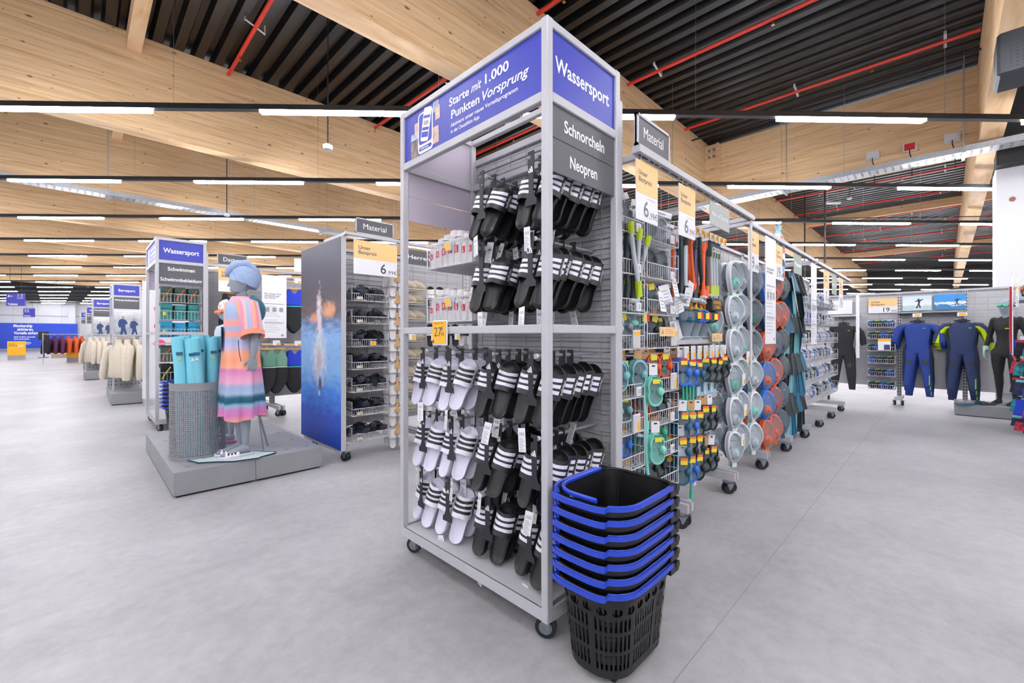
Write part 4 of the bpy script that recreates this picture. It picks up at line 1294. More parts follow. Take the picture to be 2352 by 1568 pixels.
# mint masks on long hooks in front
for i, (x, y, z) in enumerate(((2.30, 1.17, .885), (2.305, 1.16, .56))):
    product('snorkel_set', 'mint mask and snorkel set, %s one in front of the baskets' % ('upper' if i == 0 else 'lower'), 'snorkel set', mask_parts('mint') + [card_part(), sticker_part(M_STICK_Y, mat('sticker_green', '#2f8f63', .5))], (x, y, z), -.55)
    product('snorkel', 'mint snorkel hanging behind the %s mint mask' % ('upper' if i == 0 else 'lower'), 'snorkel', snorkel_parts('mint', 'mint'), (x - .05, y + .03, z + .04), -.5, None, None, .8)
    hook_rail('single long hook behind the %s mint mask' % ('upper' if i == 0 else 'lower'), x, G1Y - .006, z + .15, 1, .1, 1.05)
# mask on a grey display head beside the tower
M_HEADG = mat('display_head_grey', '#8b97a3', .5)
def head_form():
    m = MB(); m.smooth = True
    prof = [(.052, .064, -.13, .01), (.05, .06, -.1, .012), (.058, .066, -.06, .0), (.066, .08, -.02, -.008), (.072, .092, .03, -.006), (.074, .096, .07, 0), (.066, .085, .11, .006), (.04, .05, .138, .01), (.01, .012, .148, .012)]
    rings = [[(rx*math.cos(2*PI*k/18), oy + ry*math.sin(2*PI*k/18)*(1.04 if math.sin(2*PI*k/18) < 0 else 1), z) for k in range(18)] for rx, ry, z, oy in prof]
    m.loft(rings)
    m.loft([[(.012*math.cos(2*PI*k/8)*s_, -.095 - .012*s_ + .012*math.sin(2*PI*k/8), z) for k in range(8)] for s_, z in ((.3, .045), (.8, .01), (1., -.005), (.3, -.015))])
    return m.mesh('head_form', M_HEADG, True, angle=1.2)
def display_head(label, loc, rotz, c, snork=True):
    t = thing('mask_stand', label, 'display head', loc, rotz)
    put('head', cached('headform', head_form), t, (0, 0, .135))
    m = MB(); m.lathe([(.075, 0), (.07, .012), (.05, .02), (.052, .03)], 18); m.build('base', M_HEADG, t, smooth=True)
    g = product('diving_mask', '%s diving mask worn by a display head %s' % (cname.get(c, c), label.split(' ', 4)[-1] if False else 'on ' + label.split(' on ')[-1]), 'diving mask', mask_parts(c) + [sticker_part(M_STICK_Y, M_STICK_R)], (0, 0, 0))
    R = Matrix.Rotation(rotz, 4, 'Z')
    p = Vector(loc) + (R @ Vector((0, -.095, .165, )))
    g.location = p; g.rotation_euler = (0, PI/2, rotz)
    return t
display_head('grey display head with mint mask on the basket shelf', (2.3, 1.33, 1.135), -.75, 'mint')
# shelves
def shelf(label, x0, x1, z, d=.36):
    t = thing('shelf', label, 'shelf', (x0, G1Y - .008, z))
    m = MB(); m.box(0, x1-x0, -d, 0, -.012, 0); m.box(0, x1-x0, -d - .002, -d + .004, -.03, .0); m.build('board', M_STEEL, t)
    for x in (.006, x1-x0-.006):
        m = MB(); m.prism([(-d + .02, -.012), (0, -.012), (0, -.06), (-.06, -.06)], x - .003, x + .003, 'x'); m.build('bracket', M_STEELD, t)
    m = MB(); m.tube([(.03, -d + .01, 0), (.03, -d + .01, .02), (x1-x0-.03, -d + .01, .02), (x1-x0-.03, -d + .01, 0)], .0025, 5); m.build('stop_wire', M_WIRE, t)
    return t
shelf('small grey shelf between the narrow baskets near the tower', 2.2, 2.42, 1.13, .33)
shelf('grey shelf carrying masked display heads', 2.72, 3.5, 1.17)
def kraft_card(label, loc, w, h):
    t = thing('notice_card', label, 'card', loc)
    m = MB(); m.box(0, w, -.002, .002, 0, h); m.build('board', M_CREAM, t)
    m = MB(); m.prism([(.02, .012), (.05, .012), (.035, h - .012)], -.0028, -.002, 'y'); 
    for k in range(3): m.box(w*.35, w*.9 - .02*k, -.0028, -.002, h*(.3 + .2*k), h*(.3 + .2*k) + .003)
    m.build('print', M_INKL, t)
    m = MB(); m.box(w*.45, w*.55, .002, .02, .0, .01); m.build('clip', M_WIRE, t)
kraft_card('orange warning card clipped between the basket columns', (2.38, 1.17, 1.195), .2, .055)
kraft_card('orange card on the edge of the display head shelf', (3.26, 1.2, 1.155), .2, .06)

# second section: snorkels above, heads on the shelf, masks and boxes below
hook_rail('hook rail of snorkels with yellow price tags', 2.78, G1Y - .006, 1.87, 9, .075)
SN = [('dark', 'dark'), ('clear', 'black'), ('orange', 'orange'), ('navy', 'dark'), ('black', 'black'), ('orange', 'orange'), ('black', 'orange'), ('orange', 'black'), ('black', 'black')]
for i in range(9):
    a, b = SN[i]
    for j in range(2):
        product('snorkel', '%s snorkel with %s ends, %s on the %s of the price-tagged hooks' % (a if a != 'clear' else 'clear', b, 'front' if j == 0 else 'rear', ordinal(i)), 'snorkel', snorkel_parts(a, b), (2.78 + i*.075, 1.22 + j*.12, 1.825 - .03*(i % 2)), 0, 'snorkels on price-tagged hooks', (0, rnd.uniform(-.15, .25), rnd.uniform(-.5, .5)), 1.05)
    t = thing('price_tag', 'yellow price tag, %s on the upper snorkel hooks' % ordinal(i), 'price tag', (2.76 + i*.085, 1.178, 1.90), 0, 'price tags on the upper snorkel hooks')
    put('housing', EL_F, t, None, None, (.062, .1, .058)); m = MB(); m.box(-.023, .023, -.0085, -.006, -.022, .022); m.build('display', M_YEL, t)
    m = MB(); m.box(-.0075, .0075, -.0092, -.0085, -.012, .012); m.build('print', M_INK, t)
# white information leaflets under them
for i in range(6):
    t = thing('leaflet', 'folded white leaflet, %s under the snorkel hooks' % ordinal(i), 'leaflet', (2.45 + i*.09, 1.19 + .02*(i % 2), 1.40 + .05*(i % 3)), 0, 'white leaflets', (rnd.uniform(-.2, .2), rnd.uniform(-.5, .5), rnd.uniform(-.3, .3)))
    m = MB(); m.box(-.045, .045, -.001, .001, -.06, .06); m.build('paper', M_CARD, t)
    m = MB(); 
    for k in range(4): m.box(-.03, .03 - .01*(k % 2), -.0016, -.001, -.04 + .02*k, -.035 + .02*k)
    m.build('print', M_INKL, t)
# snorkel combo pack
t = thing('snorkel_pack', 'clear snorkel combo pack with dark header and yellow print', 'snorkel pack', (3.3, 1.2, 1.55))
m = MB(); m.box(-.09, .09, -.012, .012, .22, .36); m.build('header', mat('pack_dark', '#2c3640', .5), t); txt(t, 'CRESSI', 0, .27, .05, M_WHITE_INK, y=-.0135, bold=.02, shear=.2)
m = MB(); m.box(-.1, .1, -.02, .02, -.1, .22); m.build('clear_pouch', M_FILM, t)
m = MB(); m.box(-.1, .1, -.022, .022, -.17, -.09); m.build('footer', mat('pack_black', '#25272b', .5), t); txt(t, 'SNORKEL\nCOMBO', 0, -.095, .036, M_YEL, y=-.0235, bold=.02)
for i in range(3): product('snorkel', 'yellow-and-clear snorkel, %s inside the combo pack' % ordinal(i), 'snorkel', snorkel_parts('clear', 'lime'), (3.24 + i*.05, 1.2, 1.77), 0, 'snorkels in the combo pack', None, .8)
for i in range(4):
    t = thing('yellow_pouch', 'yellow and black snorkel pouch, %s at the bottom of the snorkel row' % ordinal(i), 'pouch', (2.98 + i*.085, 1.235, 1.415), 0, 'yellow pouches', (0, rnd.uniform(-.15, .15), .2))
    m = MB(); m.box(-.036, .036, -.01, .01, -.05, .05); m.build('pouch', M_YEL, t, bevel=.008); m = MB(); m.prism([(-.018, -.02), (.018, -.02), (0, .02)], -.012, -.0102, 'y'); m.build('printed_triangle', M_BLK, t)
# heads on the shelf, size board
t = thing('size_board', 'leaning white size-table board on the display head shelf', 'board', (2.86, 1.27, 1.17), 0, None, (-.22, -.12, .1))
m = MB(); m.box(-.085, .085, -.003, .003, 0, .34); m.build('board', M_CARD, t, bevel=.001)
m = MB()
for k in range(5): m.box(-.07, -.015, -.0038, -.003, .03 + .05*k, .068 + .05*k)
m.build('print_fields', M_INKL, t)
txt(t, 'Groesse finden', -.07, .31, .022, M_INK, y=-.004, align='LEFT', bold=.01)
for k, (x, c) in enumerate(((3.02, 'petrol'), (3.16, 'blue'), (3.32, 'black'))):
    display_head('grey display head with %s mask on the long shelf' % cname[c], (x, 1.31, 1.17), -.75, c)
product('fullface_mask', 'white full-face mask with mint inside on the long shelf', 'diving mask', fullface_parts('white', 'mint'), (3.44, 1.27, 1.31), -.6, None, None, .95)
# price labels below the shelf
hook_rail('hook rail of blue and dark masks under the head shelf', 2.76, G1Y - .006, 1.09, 7, .105)
for i in range(7):
    t = thing('price_tag', 'white price tag with yellow field, %s under the head shelf' % ordinal(i), 'price tag', (2.76 + i*.105, 1.178, 1.085), 0, 'price tags under the head shelf')
    put('housing', EL_F, t, None, None, (.066, .1, .09)); m = MB(); m.box(-.026, .026, -.0075, -.006, -.036, .036); m.build('display', mat('eink_grey', '#cfd0cc', .5), t)
    m = MB(); m.box(0, .026, -.0082, -.0075, -.036, .002); m.build('price_field', M_YEL, t)
rows2 = [(.965, ['blue', 'blue', 'petrol', 'dark', 'dark', 'black', 'dark']), (.62, ['petrol', 'blue', 'dark', 'dark', 'black']), (.46, ['petrol', 'black', 'dark']), (.33, ['petrol', 'blue', 'dark', 'dark', 'black'])]
for r_, (z, cs) in enumerate(rows2):
    if r_ in (1, 3): hook_rail('hook rail for masks, %s from the floor' % ('second' if r_ == 1 else 'lowest'), 2.74, G1Y - .006, z + .14, len(cs), .12)
    for i, c in enumerate(cs):
        for j in range(2):
            product('diving_mask', '%s diving mask, %s hook %s, %s mask row under the heads' % (cname[c], ordinal(i), ['front', 'behind'][j], ordinal(r_)), 'diving mask', mask_parts(c) + [card_part(M_KRAFT if i % 2 else M_CARD), sticker_part(M_STICK_Y, M_STICK_R if r_ == 0 else M_STICK_O)],
                    (2.74 + i*.12, 1.2 + .1*j, z - .012*(i % 3)), 0, 'masks hanging under the heads', (0, rnd.uniform(-.08, .08), -rnd.uniform(.25, .9)), 1.05)
for i in range(4):
    product('snorkel', 'mint green snorkel, %s under the blue masks' % ordinal(i), 'snorkel', snorkel_parts('green', 'green'), (2.76 + i*.055, 1.2, .92 - .02*i), 0, 'mint green snorkels', (0, .1*(i - 1.5), .3), .62)
product('snorkel', 'mint green snorkel reaching lowest toward the floor', 'snorkel', snorkel_parts('green', 'green'), (2.86, 1.19, .33), 0, None, None, .6)
# boxes and tubs on small shelves
shelf('small shelf with blue product boxes', 3.1, 3.5, .76, .34)
shelf('small shelf with an upper blue-lidded tub', 3.12, 3.52, .52, .36)
shelf('small shelf with the lower blue-lidded tubs', 3.08, 3.52, .285, .38)
M_BOXB = mat('box_sky_print', '#8fc7dd', .5, noise=.25, nscale=14)
for i in range(3):
    t = thing('product_box', 'sky-blue printed product box, %s on its shelf' % ordinal(i), 'box', (3.17 + i*.125, 1.3, .76), 0, 'sky-blue boxes')
    m = MB(); m.box(-.06, .06, -.05, .05, 0, .105); m.build('carton', M_BOXB, t, bevel=.001); m = MB(); m.box(-.05, -.01, -.0505, -.05, .01, .095); m.build('printed_panel', M_CARD, t)
    m = MB(); m.box(.02, .05, -.0505, -.05, .03, .08); m.build('printed_photo', mat('print_dark', '#26384a', .5), t)
for i in range(3):
    t = thing('product_box', 'white product box with photo, %s of the stack by the tags' % ordinal(i), 'box', (3.44, 1.3, .885 + i*.092), 0, 'white boxes')
    m = MB(); m.box(-.075, .06, -.06, .05, 0, .09); m.build('carton', M_CARD, t, bevel=.001); m = MB(); m.box(-.0, .05, -.0606, -.06, .01, .08); m.build('printed_photo', mat('print_navy', '#2a2f55', .5, noise=.5, nscale=40), t)
def tub(label, loc):
    t = thing('plastic_tub', label, 'plastic tub', loc, .1)
    m = MB(); R = lambda s_, z: [(x*s_, y*s_, z) for x, y in rrect(.075, .055, .012, .012, 3)]
    m.loft([R(.88, 0), R(1, .085)]); m.build('tub', clear_mat('tub_clear', '#3d5a7c', .55), t)
    m = MB(); m.loft([R(1.06, .083), R(1.06, .095), R(.95, .105), R(.3, .107)]); m.build('lid', mat('lid_blue', '#1d2fae', .35), t)
    m = MB(); m.box(-.05, .0, -.0565, -.054, .02, .045); m.build('label_sticker', M_CARD, t)
    m = MB(); m.box(-.055, .055, -.04, .04, .006, .06); m.build('contents', mat('tub_content', '#2b3645', .6, noise=.5, nscale=60), t)
tub('blue-lidded clear tub on the upper tub shelf', (3.4, 1.32, .52)); tub('blue-lidded clear tub, inner one of the lower pair', (3.2, 1.34, .285)); tub('blue-lidded clear tub, outer one of the lower pair', (3.38, 1.3, .285))
t = thing('bag', 'black mesh bag hanging below the tag row', 'bag', (3.02, 1.28, .26))
m = MB(); m.ell((0, 0, .15), (.07, .05, .19), 12, 8); m.build('bag', mat('mesh_black', '#15161a', .8, bump=.8, bscale=300), t, smooth=True)
t2 = MB(); t2.box(-.02, .02, -.055, -.05, -.1, .0); t2.build('swing_tag', M_CARD, t)

# third section: white full-face masks
for c_ in range(3):
    for r_ in range(6):
        z = 1.66 - r_*.268
        x = 3.66 + c_*.25
        product('fullface_mask', 'white full-face mask, column %s, %s row down' % (['one', 'two', 'three'][c_], ordinal(r_)), 'diving mask', fullface_parts('white', 'mint' if (c_ + r_) % 3 == 0 else 'clear') , (x, 1.19 + .03*(c_ % 2), z + .03*(c_ == 1)), 0, 'white full-face masks', (0, rnd.uniform(-.08, .08), -.45 - .15*(r_ % 2)), .95)
        product('fullface_mask', 'white full-face mask behind column %s, %s row down' % (['one', 'two', 'three'][c_], ordinal(r_)), 'diving mask', fullface_parts('white', 'clear') , (x + .05, 1.36, z + .04), 0, 'white full-face masks', (0, rnd.uniform(-.08, .08), -.5), .95)
    hook_rail('hook rail over white face mask column %s' % ['one', 'two', 'three'][c_], 3.66 + c_*.25, G1Y - .006, 1.79, 1, .1)
for r_ in range(1, 6): hook_rail('short hook rail, %s of the white face mask area' % ordinal(r_), 3.66, G1Y - .006, 1.66 - r_*.268 + .145, 3, .25, .9)
for i, (x, z) in enumerate(((3.72, 1.03), (3.62, .86), (3.66, .62), (3.6, .4))):
    t = thing('price_tag', 'white price tag, %s downward among the white face masks' % ordinal(i), 'price tag', (x, 1.1, z)); put('housing', EL_F, t, None, None, (.066, .1, .09)); m = MB(); m.box(0, .026, -.0082, -.006, -.036, .002); m.build('price_field', M_YEL, t)
# fourth section: orange and blue full-face masks in clear bags
FC = [['blue', 'orange', 'black'], ['navy', 'orange', 'orange'], ['orange', 'navy', 'black'], ['blue', 'orange', 'black'], ['blue', 'red', 'navy'], ['orange', 'orange', 'navy']]
cname['red'] = 'red'
for r_ in range(6):
    for c_ in range(3):
        c = FC[r_][c_]
        product('fullface_mask', '%s full-face mask in clear bag, %s place in %s bagged row' % (cname[c], ordinal(c_), ordinal(r_)), 'diving mask', fullface_parts(c, 'orange' if c == 'blue' else c), (4.5 + c_*.25, 1.18, 1.64 - r_*.27 + .02*c_), 0, 'bagged full-face masks', (0, rnd.uniform(-.15, .15), -.55), 1.0)
        product('fullface_mask', '%s full-face mask behind the %s place in %s bagged row' % (cname[c], ordinal(c_), ordinal(r_)), 'diving mask', fullface_parts(c, c), (4.56 + c_*.25, 1.34, 1.65 - r_*.27 + .02*c_), 0, 'bagged full-face masks', (0, rnd.uniform(-.15, .15), -.55), 1.0)
    hook_rail('hook rail over the %s bagged mask row' % ordinal(r_), 4.5, G1Y - .006, 1.79 - r_*.27, 3, .25)
t = thing('patterned_bag', 'orange and blue patterned drawstring bag hung high over the masks', 'bag', (4.62, 1.1, 1.72))
m = MB(); m.loft([[(sx*(.11)*math.cos(2*PI*k/14), .05*sx*math.sin(2*PI*k/14), z) for k in range(14)] for sx, z in ((.5, -.02), (.9, .02), (1, .15), (.95, .28), (.7, .4), (.35, .46), (.5, .5))])
mm = bpy.data.materials.new('camo_orange_blue'); mm.use_nodes = True
v_ = mm.node_tree.nodes.new('ShaderNodeTexVoronoi'); v_.inputs['Scale'].default_value = 18
cr = mm.node_tree.nodes.new('ShaderNodeValToRGB'); cr.color_ramp.interpolation = 'CONSTANT'
e = cr.color_ramp.elements; e[0].color = lin('#e8683c'); e[1].position = .75; e[1].color = lin('#e9e4e0')
for p_, h_ in ((.3, '#2b4f86'), (.55, '#8cc3e0')): k = e.new(p_); k.color = lin(h_)
sp_ = mm.node_tree.nodes.new('ShaderNodeSeparateColor')
tcn = mm.node_tree.nodes.new('ShaderNodeTexCoord'); mm.node_tree.links.new(tcn.outputs['Object'], v_.inputs['Vector'])
mm.node_tree.links.new(v_.outputs['Color'], sp_.inputs[0]); mm.node_tree.links.new(sp_.outputs[0], cr.inputs[0]); mm.node_tree.links.new(cr.outputs[0], mm.node_tree.nodes['Principled BSDF'].inputs['Base Color'])
m.build('bag', mm, t, smooth=True)
m = MB(); m.tube([(0, 0, .48), (0, 0, .54), (0, .3, .55)], .003, 4); m.build('hanging_wire', M_WIRE, t)
# fifth section: fins
for r_ in range(4):
    hook_rail('hook rail over the %s row of fins' % ordinal(r_), 5.34, G1Y - .006, 1.86 - r_*.44, 4, .2)
    for c_ in range(4):
        for j in range(2):
            cc = [('petrol', 'dark'), ('teal', 'petrol'), ('dark', 'black'), ('teal', 'dark')][(c_ + r_ + j) % 4]
            product('swim_fin', '%s swim fin, %s hook %s of the %s fin row' % (cname[cc[0]], ordinal(c_), ['front', 'rear'][j], ordinal(r_)), 'swim fin', fin_parts(*cc), (5.34 + c_*.2, 1.2 + .15*j, 1.80 - r_*.44), 0, 'swim fins', (rnd.uniform(-.1, .15), rnd.uniform(-.1, .1), -rnd.uniform(-.2, .9)), 1.08)
t = thing('display_card', 'slanted silver fin display card with photo and red stripe', 'display card', (5.3, 1.08, 1.42), 0, None, (-.15, .25, .15))
m = MB(); m.box(-.09, .09, -.004, .004, 0, .4); m.build('board', M_STEEL, t); m = MB(); m.box(-.06, .06, -.0048, -.004, .2, .38); m.build('printed_photo', mat('photo_sea', '#7fb4d8', .5, noise=.4, nscale=12), t); m = MB(); m.rbox((.0, -.0048, .12), (.012, .001, .26), Matrix.Rotation(.35, 3, 'Y')); m.build('stripe', mat('stripe_red', '#b53030', .5), t)
# far sections: baskets of goggles
for s_ in range(3):
    for r_ in range(6):
        z = 1.6 - r_*.255
        for b_ in range(2):
            xx = SX[5 + s_] + .22 + b_*.4
            basket('white goggle basket, %s tier, %s of far section %s' % (ordinal(r_), ['near one', 'far one'][b_], ['one', 'two', 'three'][s_]), (xx, G1Y - .01, z), 0, .38, .38, .15, .07, .04, 'goggle baskets')
            for i in range(3):
                c = ['white', 'clear', 'blue', 'black', 'white', 'grey'][(i*2 + r_ + s_ + b_*3) % 6]
                product('swim_goggles', '%s goggle pack, %s in %s tier %s basket, far section %s' % (cname[c], ordinal(i), ordinal(r_), ['near', 'far'][b_], ['one', 'two', 'three'][s_]), 'goggles', mask_parts(c)[:3] + [card_part()], (xx - .12 + i*.12, G1Y - .28, z + .1), 0, 'goggle packs', (rnd.uniform(-.4, .1), rnd.uniform(-.4, .4), -rnd.uniform(.2, 1.)), .95)
# ================================================================ figures
def voxel_body(mb, voxel, m_, name, smooth_it=6):
    me = mb.mesh(name, m_)
    ob = bpy.data.objects.new(name, me); COL.objects.link(ob)
    r = ob.modifiers.new('r', 'REMESH'); r.mode = 'VOXEL'; r.voxel_size = voxel; r.use_smooth_shade = True
    s = ob.modifiers.new('s', 'SMOOTH'); s.factor = .5; s.iterations = smooth_it
    dg = bpy.context.evaluated_depsgraph_get()
    out = bpy.data.meshes.new_from_object(ob.evaluated_get(dg))
    bpy.data.objects.remove(ob); bpy.data.meshes.remove(me)
    out.materials.clear(); out.materials.append(m_)
    return out
def limb(m, pts, n=12):
    """tapered limb through (point, radius) pairs with rounded ends"""
    P = [Vector(p) for p, r in pts]; Rr = [r for p, r in pts]
    m.tube(P, Rr, n)
    m.ell(P[0], (Rr[0],)*3, 10, 6); m.ell(P[-1], (Rr[-1],)*3, 10, 6)
def hand(m, wrist, dirv, palm_n, side, s=1.):
    """palm with four bent fingers of unequal length and a thumb from the palm's side"""
    w = Vector(wrist); d = Vector(dirv).normalized(); nrm = Vector(palm_n).normalized(); l = d.cross(nrm).normalized() * side
    R = Matrix((l, nrm, d)).transposed()
    m.ell(w + d*.045*s, (.04*s, .014*s, .05*s), 10, 6, R)
    for k, (off, ln) in enumerate(((-.033, .064), (-.011, .074), (.011, .07), (.032, .054))):
        b = w + d*.08*s + l*off*s
        p1 = b + d*ln*.45*s + nrm*.004*s; p2 = p1 + (d*.85 + nrm*.5).normalized()*ln*.32*s; p3 = p2 + (d*.6 + nrm*.8).normalized()*ln*.28*s
        limb(m, [(b - d*.02*s, .0092*s), (p1, .0085*s), (p2, .0078*s), (p3, .0066*s)], 8)
    b = w + d*.03*s - l*.03*s
    p1 = b + (d*.7 - l*.7 + nrm*.25).normalized()*.034*s; p2 = p1 + (d*.95 - l*.2 + nrm*.3).normalized()*.03*s
    limb(m, [(b, .012*s), (p1, .0098*s), (p2, .0078*s)], 8)
def figure(h, arms, legs_apart=.09, head=True, hands=True, feet=True, build=1.):
    """standing body facing -y, feet at z = 0. h: height to crown."""
    k = h/1.7; m = MB()
    def ring(cx, cy, z, rx, ry, n=18): return [(cx + rx*build*k*math.cos(2*PI*i/n), cy + ry*build*k*math.sin(2*PI*i/n), z) for i in range(n)]
    prof = [(.77, .1, .09, .0), (.82, .155, .105, .005), (.88, .168, .112, .01), (.95, .155, .1, .004), (1.04, .128, .088, 0), (1.12, .128, .09, -.004), (1.22, .148, .105, -.012), (1.3, .155, .105, -.008), (1.37, .15, .09, 0), (1.41, .12, .07, .005), (1.44, .06, .055, .01)]
    m.loft([ring(0, oy*k, z*k, rx, ry) for z, rx, ry, oy in prof])
    if head:
        limb(m, [((0, .012*k, 1.40*k), .052*k), ((0, .0, 1.5*k), .048*k)])
        hp = [(.02, .03, -.085, -.02), (.045, .06, -.075, -.012), (.058, .075, -.04, -.006), (.066, .088, 0, 0), (.07, .094, .035, .004), (.07, .095, .07, .008), (.058, .08, .105, .012), (.03, .045, .125, .014), (.006, .008, .13, .014)]
        m.loft([[(rx*k*math.cos(2*PI*i/18), (oy + ry*math.sin(2*PI*i/18))*k - .008*k, (1.57 + z)*k) for i in range(18)] for rx, ry, z, oy in hp])
        m.loft([[(.013*k*s_*math.cos(2*PI*i/8), (-.094 - .016*s_ + .012*s_*math.sin(2*PI*i/8))*k, (1.57 + z)*k) for i in range(8)] for s_, z in ((.2, .03), (.6, .0), (1, -.018), (.4, -.028))])
        for s_ in (-1, 1):
            m.ell((s_*.068*k, .012*k, 1.575*k), (.01*k, .018*k, .03*k), 8, 5)
        m.ell((0, -.088*k, 1.522*k), (.02*k, .01*k, .006*k), 8, 4); m.ell((0, -.084*k, 1.508*k), (.018*k, .01*k, .006*k), 8, 4)
        m.ell((0, -.082*k, 1.60*k), (.04*k, .012*k, .01*k), 10, 4)
    for s_ in (-1, 1):
        a = arms[0 if s_ < 0 else 1]
        limb(m, [((s_*.15*k, 0, 1.375*k), .052*k), ((s_*.175*k, .005, 1.3*k), .046*k), (tuple(v*k for v in a[0]), .037*k), (tuple((a[0][i]*.4 + a[1][i]*.6)*k for i in range(3)), .034*k), (tuple(v*k for v in a[1]), .023*k)])
        if hands:
            d = (Vector(a[1]) - Vector(a[0])).normalized(); d = (d + Vector((0, -.06, -.9))).normalized()
            hand(m, Vector(a[1])*k, d, (-s_, 0, 0), s_, k)
        x = s_*legs_apart
        limb(m, [((x*k, .0, .84*k), .092*k), ((x*k, -.004*k, .68*k), .08*k), ((x*k*.95, -.006*k, .48*k), .056*k), ((x*k*.93, .008*k, .36*k), .053*k), ((x*k*.92, .012*k, .2*k), .038*k), ((x*k*.92, .012*k, .09*k), .03*k)])
        if feet:
            fx = x*k*.92
            m.loft([[(fx + rx*k*math.cos(2*PI*i/12), y*k, max(0.0, (z0 + rz*math.sin(2*PI*i/12)))*k) for i in range(12)] for y, rx, z0, rz in ((.055, .02, .03, .028), (.035, .03, .04, .04), (-.0, .032, .045, .045), (-.06, .037, .035, .036), (-.12, .043, .022, .024), (-.16, .04, .015, .017), (-.185, .025, .011, .011))])
    return m
M_MANN = mat('mannequin_grey', '#8e959e', .55)
M_CHILD = mat('mannequin_pale_grey', '#aab0b8', .5)

def band_mat(name, stops, axis='Z', scale=1., off=0., rough=.9):
    """woven cloth with colour bands along one object axis"""
    m = bpy.data.materials.new(name); m.use_nodes = True
    nt = m.node_tree; b = nt.nodes['Principled BSDF']; L = nt.links.new
    tc = nt.nodes.new('ShaderNodeTexCoord'); sp = nt.nodes.new('ShaderNodeSeparateXYZ'); L(tc.outputs['Object'], sp.inputs[0])
    nz = nt.nodes.new('ShaderNodeTexNoise'); nz.inputs['Scale'].default_value = 9; L(tc.outputs['Object'], nz.inputs['Vector'])
    ma = nt.nodes.new('ShaderNodeMath'); ma.operation = 'MULTIPLY_ADD'; ma.inputs[1].default_value = scale; ma.inputs[2].default_value = off
    L(sp.outputs[axis], ma.inputs[0])
    m2 = nt.nodes.new('ShaderNodeMath'); m2.operation = 'MULTIPLY_ADD'; m2.inputs[1].default_value = .025
    L(nz.outputs['Fac'], m2.inputs[0]); L(ma.outputs[0], m2.inputs[2])
    r = nt.nodes.new('ShaderNodeValToRGB'); e = r.color_ramp.elements
    e[0].position = stops[0][0]; e[0].color = lin(stops[0][1]); e[1].position = stops[-1][0]; e[1].color = lin(stops[-1][1])
    for p, c in stops[1:-1]:
        q = e.new(p); q.color = lin(c)
    L(m2.outputs[0], r.inputs[0]); L(r.outputs[0], b.inputs['Base Color'])
    b.inputs['Roughness'].default_value = rough; b.inputs['Specular IOR Level'].default_value = .2
    wv = nt.nodes.new('ShaderNodeTexNoise'); wv.inputs['Scale'].default_value = 350; L(tc.outputs['Object'], wv.inputs['Vector'])
    bp = nt.nodes.new('ShaderNodeBump'); bp.inputs['Strength'].default_value = .5; bp.inputs['Distance'].default_value = .004; L(wv.outputs['Fac'], bp.inputs['Height']); L(bp.outputs[0], b.inputs['Normal'])
    return m

# ---------------------------------------------------------------- mannequin platform
PX0, PX1, PY0, PY1, PZ = .49, 1.565, 4.0, 5.85, .19
M_PLAT = mat('platform_grey', '#8e8f93', .5, noise=.04, nscale=5)
for i in range(2):
    xa = PX0 + i*(PX1 - PX0)/2; xb = xa + (PX1 - PX0)/2
    t = thing('display_platform', 'low grey display platform, %s half under the mannequin' % ('bin-side' if i == 0 else 'poster-side'), 'platform', (xa, PY0, 0))
    m = MB(); m.box(.001, xb-xa-.001, 0, PY1-PY0, .015, PZ); m.build('body', M_PLAT, t, bevel=.003)
    m = MB(); m.box(.02, xb-xa-.02, .02, PY1-PY0-.02, 0, .015); m.build('plinth', M_BLK, t)
    m = MB()
    for yy in (.12, .5, .9, 1.3, 1.7):
        for xx in (.1, .27, .44): m.box(xx - .018, xx + .018, yy - .004, yy + .004, PZ - .001, PZ + .0006)
    m.build('mounting_slot', M_BLK, t)

# perforated bin with foam noodles
def perforated_bin(label, x, y, z, r, h, name='perforated_bin', dense=True):
    t = thing(name, label, 'bin', (x, y, z))
    m = MB(); n = 150 if dense else 40; m.smooth = True
    rows = int(h/.0078) if dense else int(h/.03)
    zs = [h*j/rows for j in range(rows+1)]
    def P(i, zz): return (r*math.cos(2*PI*i/n), r*math.sin(2*PI*i/n), zz)
    for j in range(rows):
        for i in range(n):
            solid = j < (4 if dense else 2) or j >= rows - (7 if dense else 3)
            if not solid and i % 2 == 0 and j % 2 == 0: continue
            m.add([P(i, zs[j]), P(i+1, zs[j]), P(i+1, zs[j+1]), P(i, zs[j+1])], [(0,1,2,3)])
    m.build('perforated_wall', mat('bin_grey', '#8b8d91', .45, .2), t, smooth=True)
    m = MB(); m.lathe([(r-.004, h-.004), (r+.003, h-.004), (r+.003, h+.003), (r-.004, h+.003)], 48, caps=False); m.build('rim', mat('bin_grey', '#8b8d91', .45, .2), t, smooth=True)
    m = MB(); m.lathe([(r+.002, 0), (r+.002, .012)], 48, caps=False); m.build('base_ring', mat('bin_grey', '#8b8d91', .45, .2), t, smooth=True)
    m = MB(); m.lathe([(r-.006, .01), (r-.006, .02)], 32); m.build('floor', M_STEELD, t)
    return t
BX, BY = .715, 4.47
perforated_bin('grey perforated bin full of turquoise pool noodles', BX, BY, PZ, .195, .62)
M_NOOD = mat('noodle_turquoise', '#7ed3e6', .75, bump=.25, bscale=300)
nrnd = random.Random(3)
nood = [(-.10, -.08, -.17, -.1), (-.03, -.125, -.09, -.13), (.06, -.12, -.04, -.15), (.115, -.06, .12, -.08), (-.13, .02, -.17, .0), (.0, -.03, .02, -.04), (.13, .04, .17, .04), (-.06, .09, -.09, .12), (.05, .09, .08, .12), (-.07, -.0, -.1, .03), (.07, .02, .1, .02), (.0, .125, .0, .14)]
